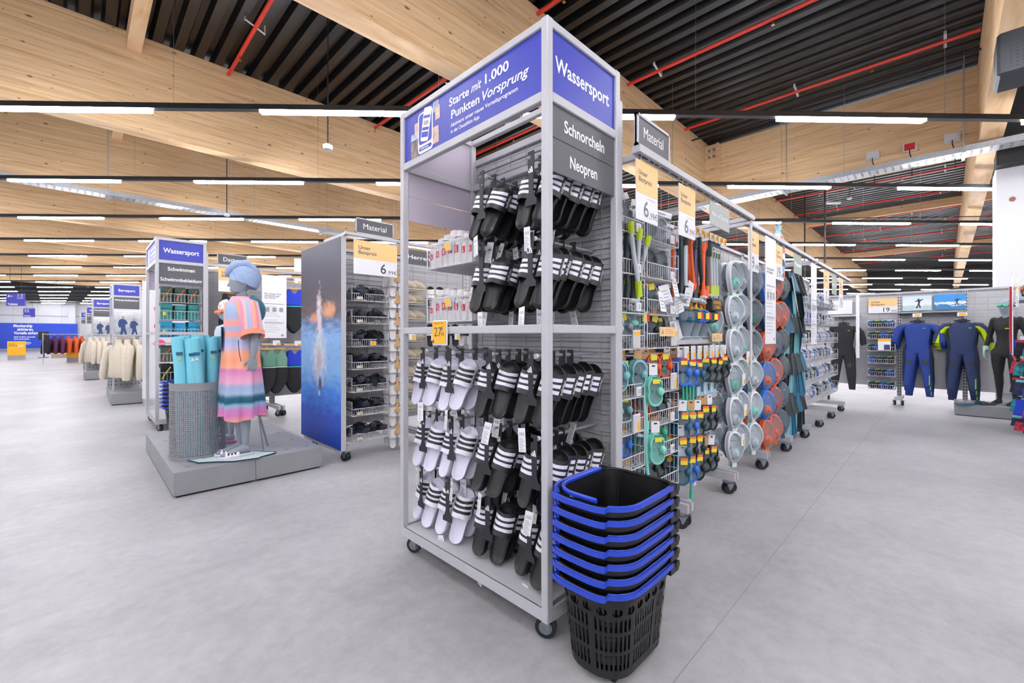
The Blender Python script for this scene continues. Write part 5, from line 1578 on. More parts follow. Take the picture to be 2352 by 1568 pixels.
for i, (bx, by, tx, ty) in enumerate(nood):
    t = thing('pool_noodle', 'turquoise foam pool noodle, %s in the perforated bin' % ordinal(i), 'pool noodle', (BX + bx*.8, BY + by*.8, PZ + .025), 0, 'pool noodles in the bin')
    top = Vector((tx*.85 - bx*.8 + nrnd.uniform(-.02, .02), ty - by*.8 + nrnd.uniform(-.02, .02), .97 + nrnd.uniform(-.02, .02)))
    m = MB(); m.tube([(0, 0, 0), top*.5, top], .041, 16); m.build('foam', M_NOOD, t, smooth=True, angle=1.)
    m = MB(); q = top*.87; m.box(q.x - .022, q.x + .022, q.y - .048, q.y - .038, q.z - .012, q.z + .012); m.build('print_block', mat('noodle_print', '#23607e', .6), t)
    m = MB(); q = top*.83; m.prism([(q.x - .012, q.z - .012), (q.x + .012, q.z - .012), (q.x, q.z + .01)], q.y - .0485, q.y - .038, 'y'); m.build('print_mark', M_YEL if i % 3 == 0 else M_WHITE_INK, t)

# adult mannequin, facing the picture's left
MX, MY = .975, 4.22
FACE_L = math.atan2(-.08, -1.) + PI/2    # local -y points to the picture's left
mt = thing('mannequin', 'grey mannequin in striped poncho and blue towel turban', 'mannequin', (MX, MY, PZ + .022), FACE_L)
adult = figure(1.535, [((-.2, .04, 1.13), (-.215, .0, .9)), ((.2, .05, 1.13), (.205, .03, .9))], .07)
put('body', voxel_body(adult, .0045, M_MANN, 'mannequin_body', 4), mt)
PON = [(0., '#f7b08a'), (.05, '#d983bb'), (.10, '#c98ac0'), (.13, '#8fb3d0'), (.155, '#1f5a6e'), (.19, '#35667c'), (.22, '#a9bed6'), (.27, '#9fb5d6'), (.31, '#eab0cc'), (.36, '#e7a0c6'), (.40, '#e08abb'), (.425, '#f8b394'), (.47, '#f8a686'), (.53, '#f9ae8a'), (.58, '#c7bcdc'), (.63, '#a3b9dc'), (.68, '#f5a184'), (.72, '#9cb8de'), (.76, '#f6a08a'), (.82, '#9fb6d8'), (.90, '#aebfe0'), (.97, '#e3a5b6')]
M_PON = band_mat('poncho_bands', PON, 'Z', 1/1.06, -.29/1.06)
m = MB(); rings = []; n = 96
prof = [(.30, .175, .15), (.31, .178, .152), (.42, .172, .148), (.56, .168, .142), (.7, .162, .136), (.85, .158, .13), (1.0, .152, .124), (1.12, .15, .12), (1.2, .148, .114), (1.26, .135, .1), (1.295, .1, .08), (1.315, .072, .068)]
for z, rx, ry in prof:
    fold = .026*max(0, (1.15 - z)/.85)
    rings.append([((rx + fold*(math.sin(6*a + z*2.5) + .45*math.sin(11*a + 2 - z*3)))*math.cos(a), (ry + fold*(math.sin(6*a + z*2.5) + .45*math.sin(11*a + 2 - z*3)))*math.sin(a), z + (.02*math.sin(3*a) if z < .5 else 0)) for a in [2*PI*i/n for i in range(n)]])
m.loft(rings, caps=False); m.build('poncho', M_PON, mt, smooth=True, angle=1.5)
M_SLV = band_mat('poncho_sleeve', [(0, '#f5b597'), (.1, '#e08fbd'), (.2, '#f8bfa2'), (.3, '#9fb9de'), (.38, '#a9c0e2'), (.46, '#e79cc4'), (.56, '#f9b492'), (.66, '#f6a98c'), (.76, '#dd86b8'), (.86, '#f6b79c'), (1, '#b3c3e2')], 'Y', 6.5, .5)
for s_ in (-1, 1):
    m = MB(); rings = []
    for (x, y, z, r1, r2) in ((.085, 0, 1.27, .06, .075), (.13, 0, 1.25, .085, .085), (.175, .003, 1.17, .088, .082), (.205, .01, 1.06, .088, .08), (.218, .014, 1.0, .09, .082)):
        rings.append([(s_*x + r1*.75*math.cos(2*PI*i/24)*s_, y + r2*math.sin(2*PI*i/24), z + .35*r1*math.cos(2*PI*i/24)) for i in range(24)])
    m.loft(rings, caps=False); m.build('sleeve', M_SLV, mt, smooth=True, angle=1.5)
    m = MB(); m.loft([[(s_*x + rr_*.78*math.cos(2*PI*i/24)*s_, .014 + rr_*.92*math.sin(2*PI*i/24), z + .33*rr_*math.cos(2*PI*i/24)) for i in range(24)] for x, z, rr_ in ((.216, 1.015, .094), (.221, .975, .096), (.219, .995, .085))], caps=False)
    m.build('cuff', mat('cuff_coral', '#f09a80', .9), mt, smooth=True)
# chest pocket panel and back hood
m = MB()
ptsz = (.86, .93, 1.0, 1.06); 
rows_ = [[((.172)*math.cos(a), (.139)*math.sin(a) - .004, z) for a in [PI*(1.03 + .09*j) for j in range(6)]] for z in ptsz]
m.loft(rows_, caps=False, ring_closed=False); m.build('front_pocket', mat('pocket_teal', '#3f7690', .9, bump=.4, bscale=300), mt, smooth=True)
m = MB(); rings = []
for j in range(9):
    a = PI*j/8
    rings.append([(.1*math.cos(a)*(1 + .25*math.cos(b)), .055 + .085*math.sin(a)*1.0 + .03*math.cos(b), 1.24 + .055*math.sin(b) + .03*math.cos(a*2) - .03*math.sin(a)) for b in [2*PI*i/12 for i in range(12)]])
m.loft(rings); m.ell((0, .125, 1.2), (.085, .06, .1), 14, 9); m.build('hood', mat('hood_teal', '#3b7388', .9, bump=.4, bscale=260), mt, smooth=True, angle=1.5)
# towel turban
def turban():
    """towel wrapped round the head: low at the nape, above the brow in front, full at the back"""
    m = MB(); rings = []; N = 22
    for j in range(N):
        t_ = j/(N-1)
        ring = []
        for i in range(96):
            a = 2*PI*i/96; sa, ca = math.sin(a), math.cos(a)
            front = max(0, -sa); back = max(0, sa)
            z0 = .035*front - .035*back            # lower edge
            z1 = .165
            prof_ = math.cos(t_*PI/2)**.55
            rx = .083*prof_; ry = (.098 + .035*back*math.sin(PI*min(1, t_*1.2)))*prof_
            w = 1 + .04*math.sin(9*a + 13*t_) + .025*math.sin(17*a + 20*t_)
            z = z0 + (z1 - z0)*math.sin(t_*PI/2)
            ring.append((rx*w*ca, ry*w*sa + .012, z))
        rings.append(ring)
    m.loft(rings)
    m.tube([(-.045, -.088, .07), (-.02, -.085, .115), (.01, -.05, .165), (.02, .03, .185), (.015, .1, .13), (.0, .13, .06), (0, .115, .0)], [.022, .03, .034, .034, .034, .03, .016], 14)
    return m
mb = turban(); mb.build('towel_turban', mat('towel_blue', '#adc4ea', .95, noise=.08, nscale=60, bump=.9, bscale=240), mt, loc=(0, .0, 1.415), smooth=True, angle=1.5)
m = MB(); m.tube([(.0, .05, .62), (.0, .12, .5), (.0, .14, .3), (.02, .2, .02)], .008, 8); m.tube([(.06, .02, .4), (.1, .1, .3), (.12, .13, .0)], .006, 8); m.build('support_rod', M_ZINC, mt, smooth=True)
m = MB(); m.tube([(.214, -.09, .95), (.216, -.085, .85), (.212, -.07, .78)], .003, 5); m.build('drawcord', M_BLK, mt)
# sandals worn by the mannequin
for i, s_ in enumerate((-1, 1)):
    st = thing('worn_sandal', 'white striped slide worn by the mannequin, %s foot' % ('near' if s_ > 0 else 'far'), 'sandal', Vector((MX, MY, PZ + .004)) + Matrix.Rotation(FACE_L, 3, 'Z') @ Vector((s_*.058, -.055, .012)), 0, None, (-PI/2, 0, FACE_L + PI))
    so = put('sole', SOLE['w'], st, None, None, (1, .8, .92)); put('strap', STRAP['w'], so, (0, 0, .0), None, (1, 1, 1))
# towelling mat under the feet
m = MB(); rr = random.Random(2); n = 40
outl = [((.30*math.cos(a)*(1 + .1*math.sin(3*a)) + .02*math.sin(7*a)), .17*math.sin(a)*(1 + .12*math.cos(2*a)) + .012*math.sin(6*a)) for a in [2*PI*i/n for i in range(n)]]
t = thing('towelling_mat', 'pale mint towelling mat with dark edge at the mannequin feet', 'mat', (.885, 4.18, PZ + .001), -.55)
m.prism(outl, 0, .008, 'z'); m.build('cloth', mat('mint_towelling', '#cfe3de', .95, bump=.8, bscale=260), t)
m = MB(); m.tube([(x, y, .006) for x, y in outl], .0055, 6, closed=True); m.build('edging', mat('edge_navy', '#16304a', .8), t, smooth=True)

# child mannequin with swim cap and goggles
ct = thing('mannequin', 'pale child mannequin with floral swim cap behind the poncho', 'mannequin', (1.0, 4.82, PZ + .02), FACE_L + .1)
ch = figure(1.3, [((-.2, .02, 1.12), (-.2, -.12, .93)), ((.2, .02, 1.12), (.2, -.12, .93))], .075, build=.95)
put('body', voxel_body(ch, .008, M_CHILD, 'child_body'), ct)
def capmat():
    m = bpy.data.materials.new('cap_floral'); m.use_nodes = True; nt = m.node_tree
    v = nt.nodes.new('ShaderNodeTexVoronoi'); v.inputs['Scale'].default_value = 60; r = nt.nodes.new('ShaderNodeValToRGB'); e = r.color_ramp.elements
    tc = nt.nodes.new('ShaderNodeTexCoord'); nt.links.new(tc.outputs['Object'], v.inputs['Vector'])
    r.color_ramp.interpolation = 'CONSTANT'; e[0].color = lin('#f4e6e2'); e[1].position = .85; e[1].color = lin('#9cc7d8')
    for p, c in ((.55, '#f2b9a6'), (.7, '#e98f8f')): q = e.new(p); q.color = lin(c)
    s = nt.nodes.new('ShaderNodeSeparateColor'); nt.links.new(v.outputs['Color'], s.inputs[0]); nt.links.new(s.outputs[0], r.inputs[0]); nt.links.new(r.outputs[0], nt.nodes['Principled BSDF'].inputs['Base Color'])
    return m
m = MB(); m.loft([[(rx*math.cos(2*PI*i/20), .004 + ry*math.sin(2*PI*i/20), z - .02*math.sin(2*PI*i/20)) for i in range(20)] for rx, ry, z in ((.062, .082, 1.215), (.062, .083, 1.245), (.054, .072, 1.28), (.034, .046, 1.305), (.006, .008, 1.315))]); m.build('swim_cap', capmat(), ct, smooth=True)
m = MB(); m.tube([(.066*math.cos(a), .004 + .085*math.sin(a), 1.20 - .02*math.sin(a)) for a in [2*PI*i/24 for i in range(24)]], .009, 6, closed=True); m.build('goggle_strap', mat('goggle_orange', '#f07a3c', .5), ct, smooth=True)
for s_ in (-1, 1):
    m = MB(); m.ell((s_*.03, -.083, 1.205), (.024, .016, .018), 10, 6); m.build('goggle_lens', mat('goggle_orange2', '#e8895a', .3), ct, smooth=True)
m = MB(); m.loft([[(rx*math.cos(2*PI*i/24), ry*math.sin(2*PI*i/24), z) for i in range(24)] for rx, ry, z in ((.155, .12, .5), (.14, .105, .6), (.125, .095, .72), (.122, .09, .76))], caps=False); m.build('shorts', mat('shorts_red', '#e2402c', .8), ct, smooth=True)
m = MB(); m.loft([[(rx*math.cos(2*PI*i/24), ry*math.sin(2*PI*i/24), z) for i in range(24)] for rx, ry, z in ((.124, .094, .76), (.13, .1, .9), (.135, .1, 1.02), (.12, .085, 1.07), (.05, .05, 1.09))], caps=False); m.build('swim_shirt', mat('shirt_pale', '#c8d3df', .8), ct, smooth=True)
for i, s_ in enumerate((-1, 1)):
    st = thing('worn_sandal', 'pink slide worn by the child mannequin, %s foot' % ('near' if s_ > 0 else 'far'), 'sandal', Vector((1.0, 4.82, PZ + .012)) + Matrix.Rotation(FACE_L + .1, 3, 'Z') @ Vector((s_*.053, -.045, 0)), 0, None, (-PI/2, 0, FACE_L + .1 + PI))
    so = put('sole', cached('pinksole', lambda: sole_mesh(mat('slide_pink', '#d98fc0', .5))), st, None, None, (.85, .7, .75)); put('strap', cached('pinkstrap', lambda: strap_mesh(mat('slide_pink', '#d98fc0', .5), mat('slide_pink2', '#c9a6d6', .5))), so, (0, 0, -.01), None, (.9, .8, .8))

# ================================================================ swimmer poster gondola (row two)
def swimmer_mat():
    m = bpy.data.materials.new('swimmer_print'); m.use_nodes = True; nt = m.node_tree; L = nt.links.new
    b = nt.nodes['Principled BSDF']; tc = nt.nodes.new('ShaderNodeTexCoord'); sp = nt.nodes.new('ShaderNodeSeparateXYZ'); L(tc.outputs['Object'], sp.inputs[0])
    n = nt.nodes.new('ShaderNodeTexNoise'); n.inputs['Scale'].default_value = 5; n.inputs['Detail'].default_value = 6
    mp = nt.nodes.new('ShaderNodeMapping'); mp.inputs['Scale'].default_value = (1.2, 1, 3.4); L(tc.outputs['Object'], mp.inputs[0]); L(mp.outputs[0], n.inputs['Vector'])
    a = nt.nodes.new('ShaderNodeMath'); a.operation = 'MULTIPLY_ADD'; a.inputs[1].default_value = .22; L(n.outputs['Fac'], a.inputs[0])
    z = nt.nodes.new('ShaderNodeMath'); z.operation = 'MULTIPLY_ADD'; z.inputs[1].default_value = .5; z.inputs[2].default_value = -.11; L(sp.outputs['Z'], z.inputs[0]); L(z.outputs[0], a.inputs[2])
    r = nt.nodes.new('ShaderNodeValToRGB'); e = r.color_ramp.elements
    e[0].position = 0; e[0].color = lin('#14358f'); e[1].position = 1; e[1].color = lin('#46465a')
    for p, c in ((.2, '#1b4cbc'), (.32, '#3f88e4'), (.42, '#86bdf2'), (.6, '#93c0f0'), (.67, '#6f86a8'), (.71, '#6b5650'), (.8, '#4c474c')):
        q = e.new(p); q.color = lin(c)
    L(a.outputs[0], r.inputs[0])
    # ripple marks
    w = nt.nodes.new('ShaderNodeTexNoise'); w.inputs['Scale'].default_value = 1; w.inputs['Detail'].default_value = 4; w.inputs['Distortion'].default_value = 1.2
    m2 = nt.nodes.new('ShaderNodeMapping'); m2.inputs['Scale'].default_value = (9, 1, 26); L(tc.outputs['Object'], m2.inputs[0]); L(m2.outputs[0], w.inputs['Vector'])
    rr = nt.nodes.new('ShaderNodeValToRGB'); rr.color_ramp.elements[0].position = .5; rr.color_ramp.elements[0].color = (0, 0, 0, 1); rr.color_ramp.elements[1].position = .68; rr.color_ramp.elements[1].color = (1, 1, 1, 1); L(w.outputs['Fac'], rr.inputs[0])
    # only around the surface (z between .9 and 1.7)
    zr = nt.nodes.new('ShaderNodeValToRGB'); e = zr.color_ramp.elements; e[0].position = .28; e[0].color = (0, 0, 0, 1); e[1].position = .74; e[1].color = (0, 0, 0, 1)
    q = e.new(.55); q.color = (.6, .6, .6, 1); L(z.outputs[0], zr.inputs[0])
    mu = nt.nodes.new('ShaderNodeMath'); mu.operation = 'MULTIPLY'; L(rr.outputs[0], mu.inputs[0]); L(zr.outputs[0], mu.inputs[1])
    mx = nt.nodes.new('ShaderNodeMix'); mx.data_type = 'RGBA'; mx.inputs[7].default_value = lin('#2f6fc0'); L(mu.outputs[0], mx.inputs[0]); L(r.outputs[0], mx.inputs[6])
    # splash trail and swimmer: pale column in the middle
    def blob(cx, cz, sx, sz, col, prev, amt, nscale):
        c1 = nt.nodes.new('ShaderNodeMapping'); c1.inputs['Location'].default_value = (-cx/sx, 0, -cz/sz); c1.inputs['Scale'].default_value = (1/sx, 0, 1/sz); L(tc.outputs['Object'], c1.inputs[0])
        ln = nt.nodes.new('ShaderNodeVectorMath'); ln.operation = 'LENGTH'; L(c1.outputs[0], ln.inputs[0])
        nn = nt.nodes.new('ShaderNodeTexNoise'); nn.inputs['Scale'].default_value = nscale; nn.inputs['Detail'].default_value = 5; L(tc.outputs['Object'], nn.inputs['Vector'])
        ad = nt.nodes.new('ShaderNodeMath'); ad.operation = 'MULTIPLY_ADD'; ad.inputs[1].default_value = 1.6; L(nn.outputs['Fac'], ad.inputs[0]); L(ln.outputs['Value'], ad.inputs[2])
        cr = nt.nodes.new('ShaderNodeValToRGB'); cr.color_ramp.elements[0].position = .0; cr.color_ramp.elements[1].position = .85
        mr = nt.nodes.new('ShaderNodeMapRange'); mr.inputs[1].default_value = 1.75; mr.inputs[2].default_value = 1.15; mr.inputs[4].default_value = amt; L(ad.outputs[0], mr.inputs[0])
        k = nt.nodes.new('ShaderNodeMix'); k.data_type = 'RGBA'; k.inputs[7].default_value = lin(col); L(mr.outputs[0], k.inputs[0]); L(prev, k.inputs[6])
        return k.outputs[2]
    o = blob(.74, 1.45, .2, .1, '#f4b184', mx.outputs[2], .9, 9)
    o = blob(.36, 1.38, .14, .07, '#f4a87c', o, .8, 9)
    o = blob(.5, 1.38, .09, .36, '#f0dfe4', o, .95, 14)
    o = blob(.5, .98, .24, .34, '#e4eaf8', o, .95, 16)
    o = blob(.5, .95, .09, .2, '#c8a9a6', o, .6, 10)
    o = blob(.52, .7, .06, .08, '#5a3f3c', o, .9, 6)
    o = blob(.5, .62, .035, .04, '#e6edf8', o, .9, 6)
    L(o, b.inputs['Base Color']); b.inputs['Roughness'].default_value = .45
    return m
pt = thing('swimmer_poster', 'tall blue underwater swimmer poster closing the gondola end', 'poster', (1.72, 4.98, 0), -PI/2)
m = MB(); m.box(0, 1.01, -.0, .003, .125, 2.12); m.build('print', swimmer_mat(), pt)
m = MB(); m.box(-.004, 1.014, .003, .05, .12, 2.125); m.build('frame', M_STEEL, pt)
m = MB(); m.box(.05, .95, .01, .04, .09, .13); m.build('base_rail', M_STEEL, pt)
R2Y = 4.45
for i in range(5):
    gondola_section('grey slatted gondola section, %s behind the swimmer poster' % ordinal(i), 1.78 + i*.9, R2Y, .9, 2.1, True, i == 0, True, .44)
def bar2(label, x0, x1, y, z, yp):
    t = thing('sign_bar', label, 'sign rail', (0, 0, 0))
    m = MB(); m.box(x0, x1, y - .02, y + .02, z, z + .03); m.build('rail', M_STEEL, t, bevel=.003)
    for bx in (x0 + .02, x1 - .02):
        m = MB(); m.box(bx - .012, bx + .012, y, yp - .01, z, z + .028); m.build('bracket', M_STEEL, t)
bar2('white sign rail over the flip-flop baskets', 1.74, 3.4, 3.93, 2.135, R2Y)
topic_sign('grey Material sign over the flip-flop baskets', (1.84, 3.93, 2.165), 0, .4, .15, 'Material')
hang_sign('wide cream and white 6,99 sign over the flip-flops', (1.825, 3.93, 1.785), 0, .455, .32, '6,99', big=1.)
hang_sign('grey Herren sign seen through the display tower', (2.37, 3.93, 1.94), 0, .34, .15, None, 'Herren', M_SIGNGREY)
# flip-flops: one pair is a thing
def flipflop(c, c2):
    def sole():
        m = MB(); return sole_mesh(mat('ff_' + c, c, .55))
    s = cached(('ffs', c), sole)
    def th():
        m = MB(); m.tube([(-.045, -.01, .0), (-.03, -.035, .05), (0, -.04, .085), (.03, -.035, .05), (.045, -.01, .0)], .008, 6, flat=.6); m.tube([(0, -.04, .085), (0, -.012, .1)], .005, 6); return m.mesh('thong', mat('fft_' + c2, c2, .5), True)
    return s, cached(('fft', c2), th)
def cross_slide(label, loc, rot, c, c2, s=1., group=None, hanger=False):
    t = thing('slide_sandals', label, 'sandals', loc, 0, group, rot)
    so = cached(('cs', c), lambda: sole_mesh(mat('ff_' + c, c, .55)))
    st = cached(('cst', c2), lambda: strap_mesh(mat('fft_' + c2, c2, .5), mat('fft_' + c2, c2, .5)))
    for s_ in (-1, 1):
        o = put('slide', so, t, (s_*.054*s, 0, -.17*s), (0, 0, s_*.1), (s, s, s)); put('strap', st, o)
    if hanger:
        put('hanger', cached('khang', lambda: (lambda m: (m.prism([(-.04, -.13), (.04, -.13), (.04, -.10), (.012, -.08), (.012, -.0), (.02, .02), (0, .03), (-.02, .02), (-.012, 0), (-.012, -.08), (-.04, -.10)], -.062, -.059, 'y'), m.mesh('kraft_hanger', M_KRAFT))[1])(MB())), t, None, None, (s, s, s))
    return t
frnd = random.Random(8)
FZ = [1.54, 1.315, 1.09, .867, .645, .413, .165]
for k, z in enumerate(FZ):
    basket('flip-flop basket, %s from the top beside the swimmer poster' % ordinal(k), (2.06, R2Y - .02, z), 0, .39, .38, .14, .07, .022, 'flip-flop baskets', (.02, .03, .06, .045, 'yellow') if k == 2 else (-.12, .025, .06, .03, 'w2'))
    for i in range(5):
        c = ['#20242e', '#2a3040', '#1a1b20'][i % 3]
        sl, thg = flipflop(c, '#15161b')
        t = thing('flip_flops', 'dark flip-flops, %s in the %s basket from the top' % (ordinal(i), ordinal(k)), 'flip-flops', (2.06 - .145 + i*.072, R2Y - .26 - .04*(i % 2), z + .065 + .02*(i % 2)), 0, 'dark flip-flops in baskets', (-PI/2 + frnd.uniform(-.5, .4), frnd.uniform(-.3, .3), frnd.uniform(-.5, .5)))
        o = put('sole', sl, t, None, None, (.95, 1, .85)); put('thong', thg, o)
        o = put('sole', sl, t, (.02, -.025, -.01), (.1, .2, 0), (.95, 1, .85)); put('thong', thg, o)
for k in range(8):
    z = 1.86 - k*.225
    for j in range(2):
        cross_slide('white slides on kraft hanger, %s down, %s, beside flip-flop baskets' % (ordinal(k), ['front', 'behind'][j]), (2.37, 4.08 + j*.12, z), (-.1, 0, -.45), '#e8e6e6', '#ececec', .85, 'white slides on kraft hangers', True)
def shoe(label, loc, rot, c, group=None, s=1.):
    t = thing('clog', label, 'shoe', loc, 0, group, rot)
    def f():
        m = MB(); prof = [(-.13, .02, .03, .035), (-.11, .036, .04, .05), (-.06, .04, .035, .04), (0., .042, .045, .05), (.05, .05, .05, .055), (.1, .048, .038, .042), (.135, .03, .026, .028), (.15, .012, .02, .014)]
        m.loft([[(rx*math.cos(2*PI*i/14), y, max(.0, zc + rz*math.sin(2*PI*i/14))) for i in range(14)] for y, rx, zc, rz in prof]); return m.mesh('upper', mat('clog_' + c, c, .6), True)
    put('upper', cached(('clog', c), f), t, None, None, (s, s, s))
    def f2():
        m = MB(); m.prism([(x*.0 + .046*math.cos(a)*(1.1 if math.sin(a) > 0 else .85), .15*math.sin(a)) for a in [2*PI*i/18 for i in range(18)] for x in (0,)], -.012, .008, 'z'); return m.mesh('sole', mat('clogsole_' + c, c, .7))
    put('sole', cached(('clogs', c), f2), t, None, None, (s, s, s))
for k in range(8):
    z = [1.70, 1.55, 1.37, 1.12, .93, .74, .56, .38][k]
    sh = thing('shoe_shelf', 'small wire shoe shelf, %s down behind the tower' % ordinal(k), 'shelf', (2.62, R2Y - .01, z)); 
    m = MB()
    for q in range(6): m.tube([(-.13 + q*.052, 0, 0), (-.13 + q*.052, -.3, -.01)], .0025, 4)
    m.tube([(-.14, -.3, -.01), (.14, -.3, -.01)], .003, 5); m.build('wire_shelf', M_WIRE, sh)
    for q in range(2):
        shoe('beige clog, %s one on the %s small shelf' % (['left', 'right'][q], ordinal(k)), (2.555 + q*.12, R2Y - .17, z + .02), (0, 0, -2.2), '#c9bda6', 'beige clogs')
for r_ in range(4):
    for c_ in range(5):
        z = 1.78 - r_*.42
        cc = [('#1c1d22', '#e8e6e2'), ('#1c1d22', '#24262c'), ('#e6e2da', '#1c1d22'), ('#1c1d22', '#e8e6e2'), ('#22242a', '#d9482e')][c_]
        cross_slide('black and white slides, hook %s, row %s behind the tower' % (['one', 'two', 'three', 'four', 'five'][c_], ['one', 'two', 'three', 'four'][r_]), (2.86 + c_*.22, 4.1, z), (-.15, 0, -.5), cc[0], cc[1], .95, 'men slides behind the tower')
for k, (x, z) in enumerate(((2.5, 1.2), (2.78, 1.19), (3.1, 1.2))):
    t = thing('price_tag', 'small white price tag, %s behind the tower rail' % ordinal(k), 'price tag', (x, 4.0, z)); put('housing', EL_F, t, None, None, (.08, .1, .1)); m = MB(); m.box(0, .03, -.0082, -.006, -.04, .005); m.build('price_field', M_YEL, t)
# ================================================================ second tower: swim towels
def slogan_far(t):
    o = 1.075
    face_t(t, 'Starte mit 1.000', 1.70 - o, 2.33, .05, .42, bold=.02); face_t(t, 'Punkten Vorsprung', 1.70 - o, 2.265, .05, .46, bold=.02)
    face_t(t, 'Aktiviere unser neues Vorteilsprogramm', 1.70 - o, 2.215, .026, .45)
    m = MB(); m.box(.0108, .012, 1.85 - o, 1.985 - o, 2.165, 2.37); m.build('printed_card', M_WHITE_INK, t)
T2X, T2Y = .672, 6.93
tower('display_tower', 'grey display tower of folded swim towels behind the noodle bin', T2X, T2Y, slogan_far, [('Wassersport', .37, 0, .085), ('Schwimmen', .28, 0, .065), ('Schwimmbekleidung', .43, 0, .062)], True, False)
trnd = random.Random(9)
TW2 = [(1.62, '#4c665c', 'dark green', '#ee5a2c'), (1.40, '#3f8d8c', 'teal', '#3f8d8c'), (1.17, '#2f9bc6', 'bright blue', '#2f9bc6'), (.86, '#4f6b5f', 'green', '#ee5a2c'), (.62, '#24282c', 'black', '#c9d63a')]
for k, (z, c, cn, c2) in enumerate(TW2):
    basket('towel basket with %s towels, %s tier of the towel tower' % (cn, ordinal(k)), (T2X + .265, T2Y + .45, z), 0, .43, .39, .17, .11, .035, 'towel baskets')
    for i in range(3):
        t = thing('folded_towel', '%s folded swim towel, %s in the %s towel basket' % (cn, ordinal(i), ordinal(k)), 'towel', (T2X + .125 + i*.14, T2Y + .4, z + .004), 0, 'folded swim towels')
        mc = mat('towel_' + cn.replace(' ', '_'), c, .95, noise=.12, nscale=25, bump=.5, bscale=200)
        m = MB(); hh = .2 + trnd.uniform(-.01, .015)
        for j in range(3): m.loft([[(.062*(1 + .05*q)*math.cos(a)**1 if False else .064*max(-1, min(1, 1.25*math.cos(a))), -.15 + .16*max(-1, min(1, 1.25*math.sin(a))), hh*(j + (q*.92 + .04))/3) for a in [2*PI*i_/16 for i_ in range(16)]] for q in (0, .5, 1)])
        m.build('fabric', mc, t, smooth=True, angle=.8)
        if c2 != c:
            m = MB(); m.tube([(-.05, -.315, .02), (-.01, -.318, hh*.5), (.03, -.317, hh*.8), (.04, -.25, hh + .004)], .006, 5); m.build('cord', mat('cord_' + cn.replace(' ', '_'), c2, .7), t)
        else:
            m = MB(); m.box(-.045, -.01, -.316, -.31, hh*.25, hh*.45); m.build('care_tag', M_STICK_Y if i == 0 else mc, t)
m = MB(); m.box(T2X + .01, T2X + .51, T2Y + .02, T2Y + .5, 1.085, 1.1)
tag(m.build('display_shelf', M_STEEL), 'flat grey shelf halfway up the towel tower', 'shelf')
basket_stack(.93, 6.62, .1, 7, 'below the towel tower')

# ================================================================ swimwear gondola (row three)
R3Y = 7.42
for i in range(4):
    gondola_section('grey slatted swimwear gondola section, %s right of the towel tower' % ordinal(i), 1.25 + i*.88, R3Y, .88, 2.12, True, False, True, .46)
bar2('white sign rail over the swimwear', 1.22, 3.6, 6.98, 2.13, R3Y)
topic_sign('grey Damen sign over the swimwear rail', (1.325, 6.98, 2.16), 0, .36, .16, 'Damen')
hang_sign('cream and white 5,99 sign behind the turban', (1.34, 6.98, 1.80), 0, .35, .33, '5,99')
hang_sign('tall white swimsuit guide board beside the poncho', (1.87, 6.98, 1.16), 0, .33, .92, None, 'Die richtige Wahl\ndes Badeanzugs\nfuer Damen', 'info')
hang_sign('plain white board high beside the swimmer poster', (2.31, 6.98, 2.17), 0, .3, .2, None, ' ', M_CARD)
def swimsuit(label, loc, rotz, ctop, cband, cbot, s=1., group=None):
    t = thing('swimsuit', label, 'swimsuit', loc, rotz, group)
    if s != 1: t.scale = (s, s, s)
    def half(o, m_, name, y0=-.02, y1=.02):
        m = MB(); pts = o + [(-x, z) for x, z in reversed(o)]
        m.prism(pts, y0, y1, 'y'); return m.build(name, m_, t, bevel=.012)
    half([(.05, 0), (.095, -.0), (.1, -.06), (.135, -.13), (.13, -.24)][::-1] + [(.02, -.06)], mat('suit_' + ctop, ctop, .75), 'top')
    half([(.134, -.24), (.134, -.255)], mat('suit_' + cband, cband, .7), 'band', -.023, .023)
    half([(.02, -.62), (.06, -.58), (.12, -.47), (.14, -.36), (.13, -.255)], mat('suit_' + cbot, cbot, .75), 'bottom')
    m = MB(); m.box(-.11, .11, -.006, .006, -.0, .022); m.build('hanger', mat('hanger_wood', '#d9b581', .6), t, bevel=.004)
    m = MB(); m.tube([(0, 0, .02), (0, 0, .05), (.012, 0, .065), (.0, 0, .078)], .003, 5); m.build('hanger_hook', M_ZINC, t)
SU = [(2.33, 1.90, '#2440c8', '#5fd0c0', '#1d1e22', 'blue and black', 'upper'), (1.5, 1.78, '#1d1e22', '#26272b', '#1d1e22', 'all-black', 'turban-side upper'), (2.6, 1.88, '#2440c8', '#5fd0c0', '#1d1e22', 'blue and black', 'second upper'),
      (1.92, .99, '#5e8f7c', '#cfd8d4', '#1d1e22', 'green and black', 'poncho-side lower'), (2.08, .99, '#6d9a86', '#dfe4e2', '#1d1e22', 'green and black', 'middle lower'), (2.34, .98, '#2440c8', '#5fd0c0', '#1d1e22', 'blue and black', 'poster-side lower'), (2.6, .98, '#2440c8', '#5fd0c0', '#1d1e22', 'blue and black', 'far lower'),
      (1.75, 1.0, '#24272c', '#2a2d33', '#1d1e22', 'all-black', 'lower')]
for i, (x, z, a, b, c, cn, wh) in enumerate(SU):
    for j in range(3):
        swimsuit('%s swimsuit, %s on the %s wooden bar' % (cn, ['front one', 'middle one', 'rear one'][j], wh), (x + .012*j, 7.02 + .07*j, z - .01*j), -.35, a, b, c, 1.05, 'swimsuits on wooden hangers')
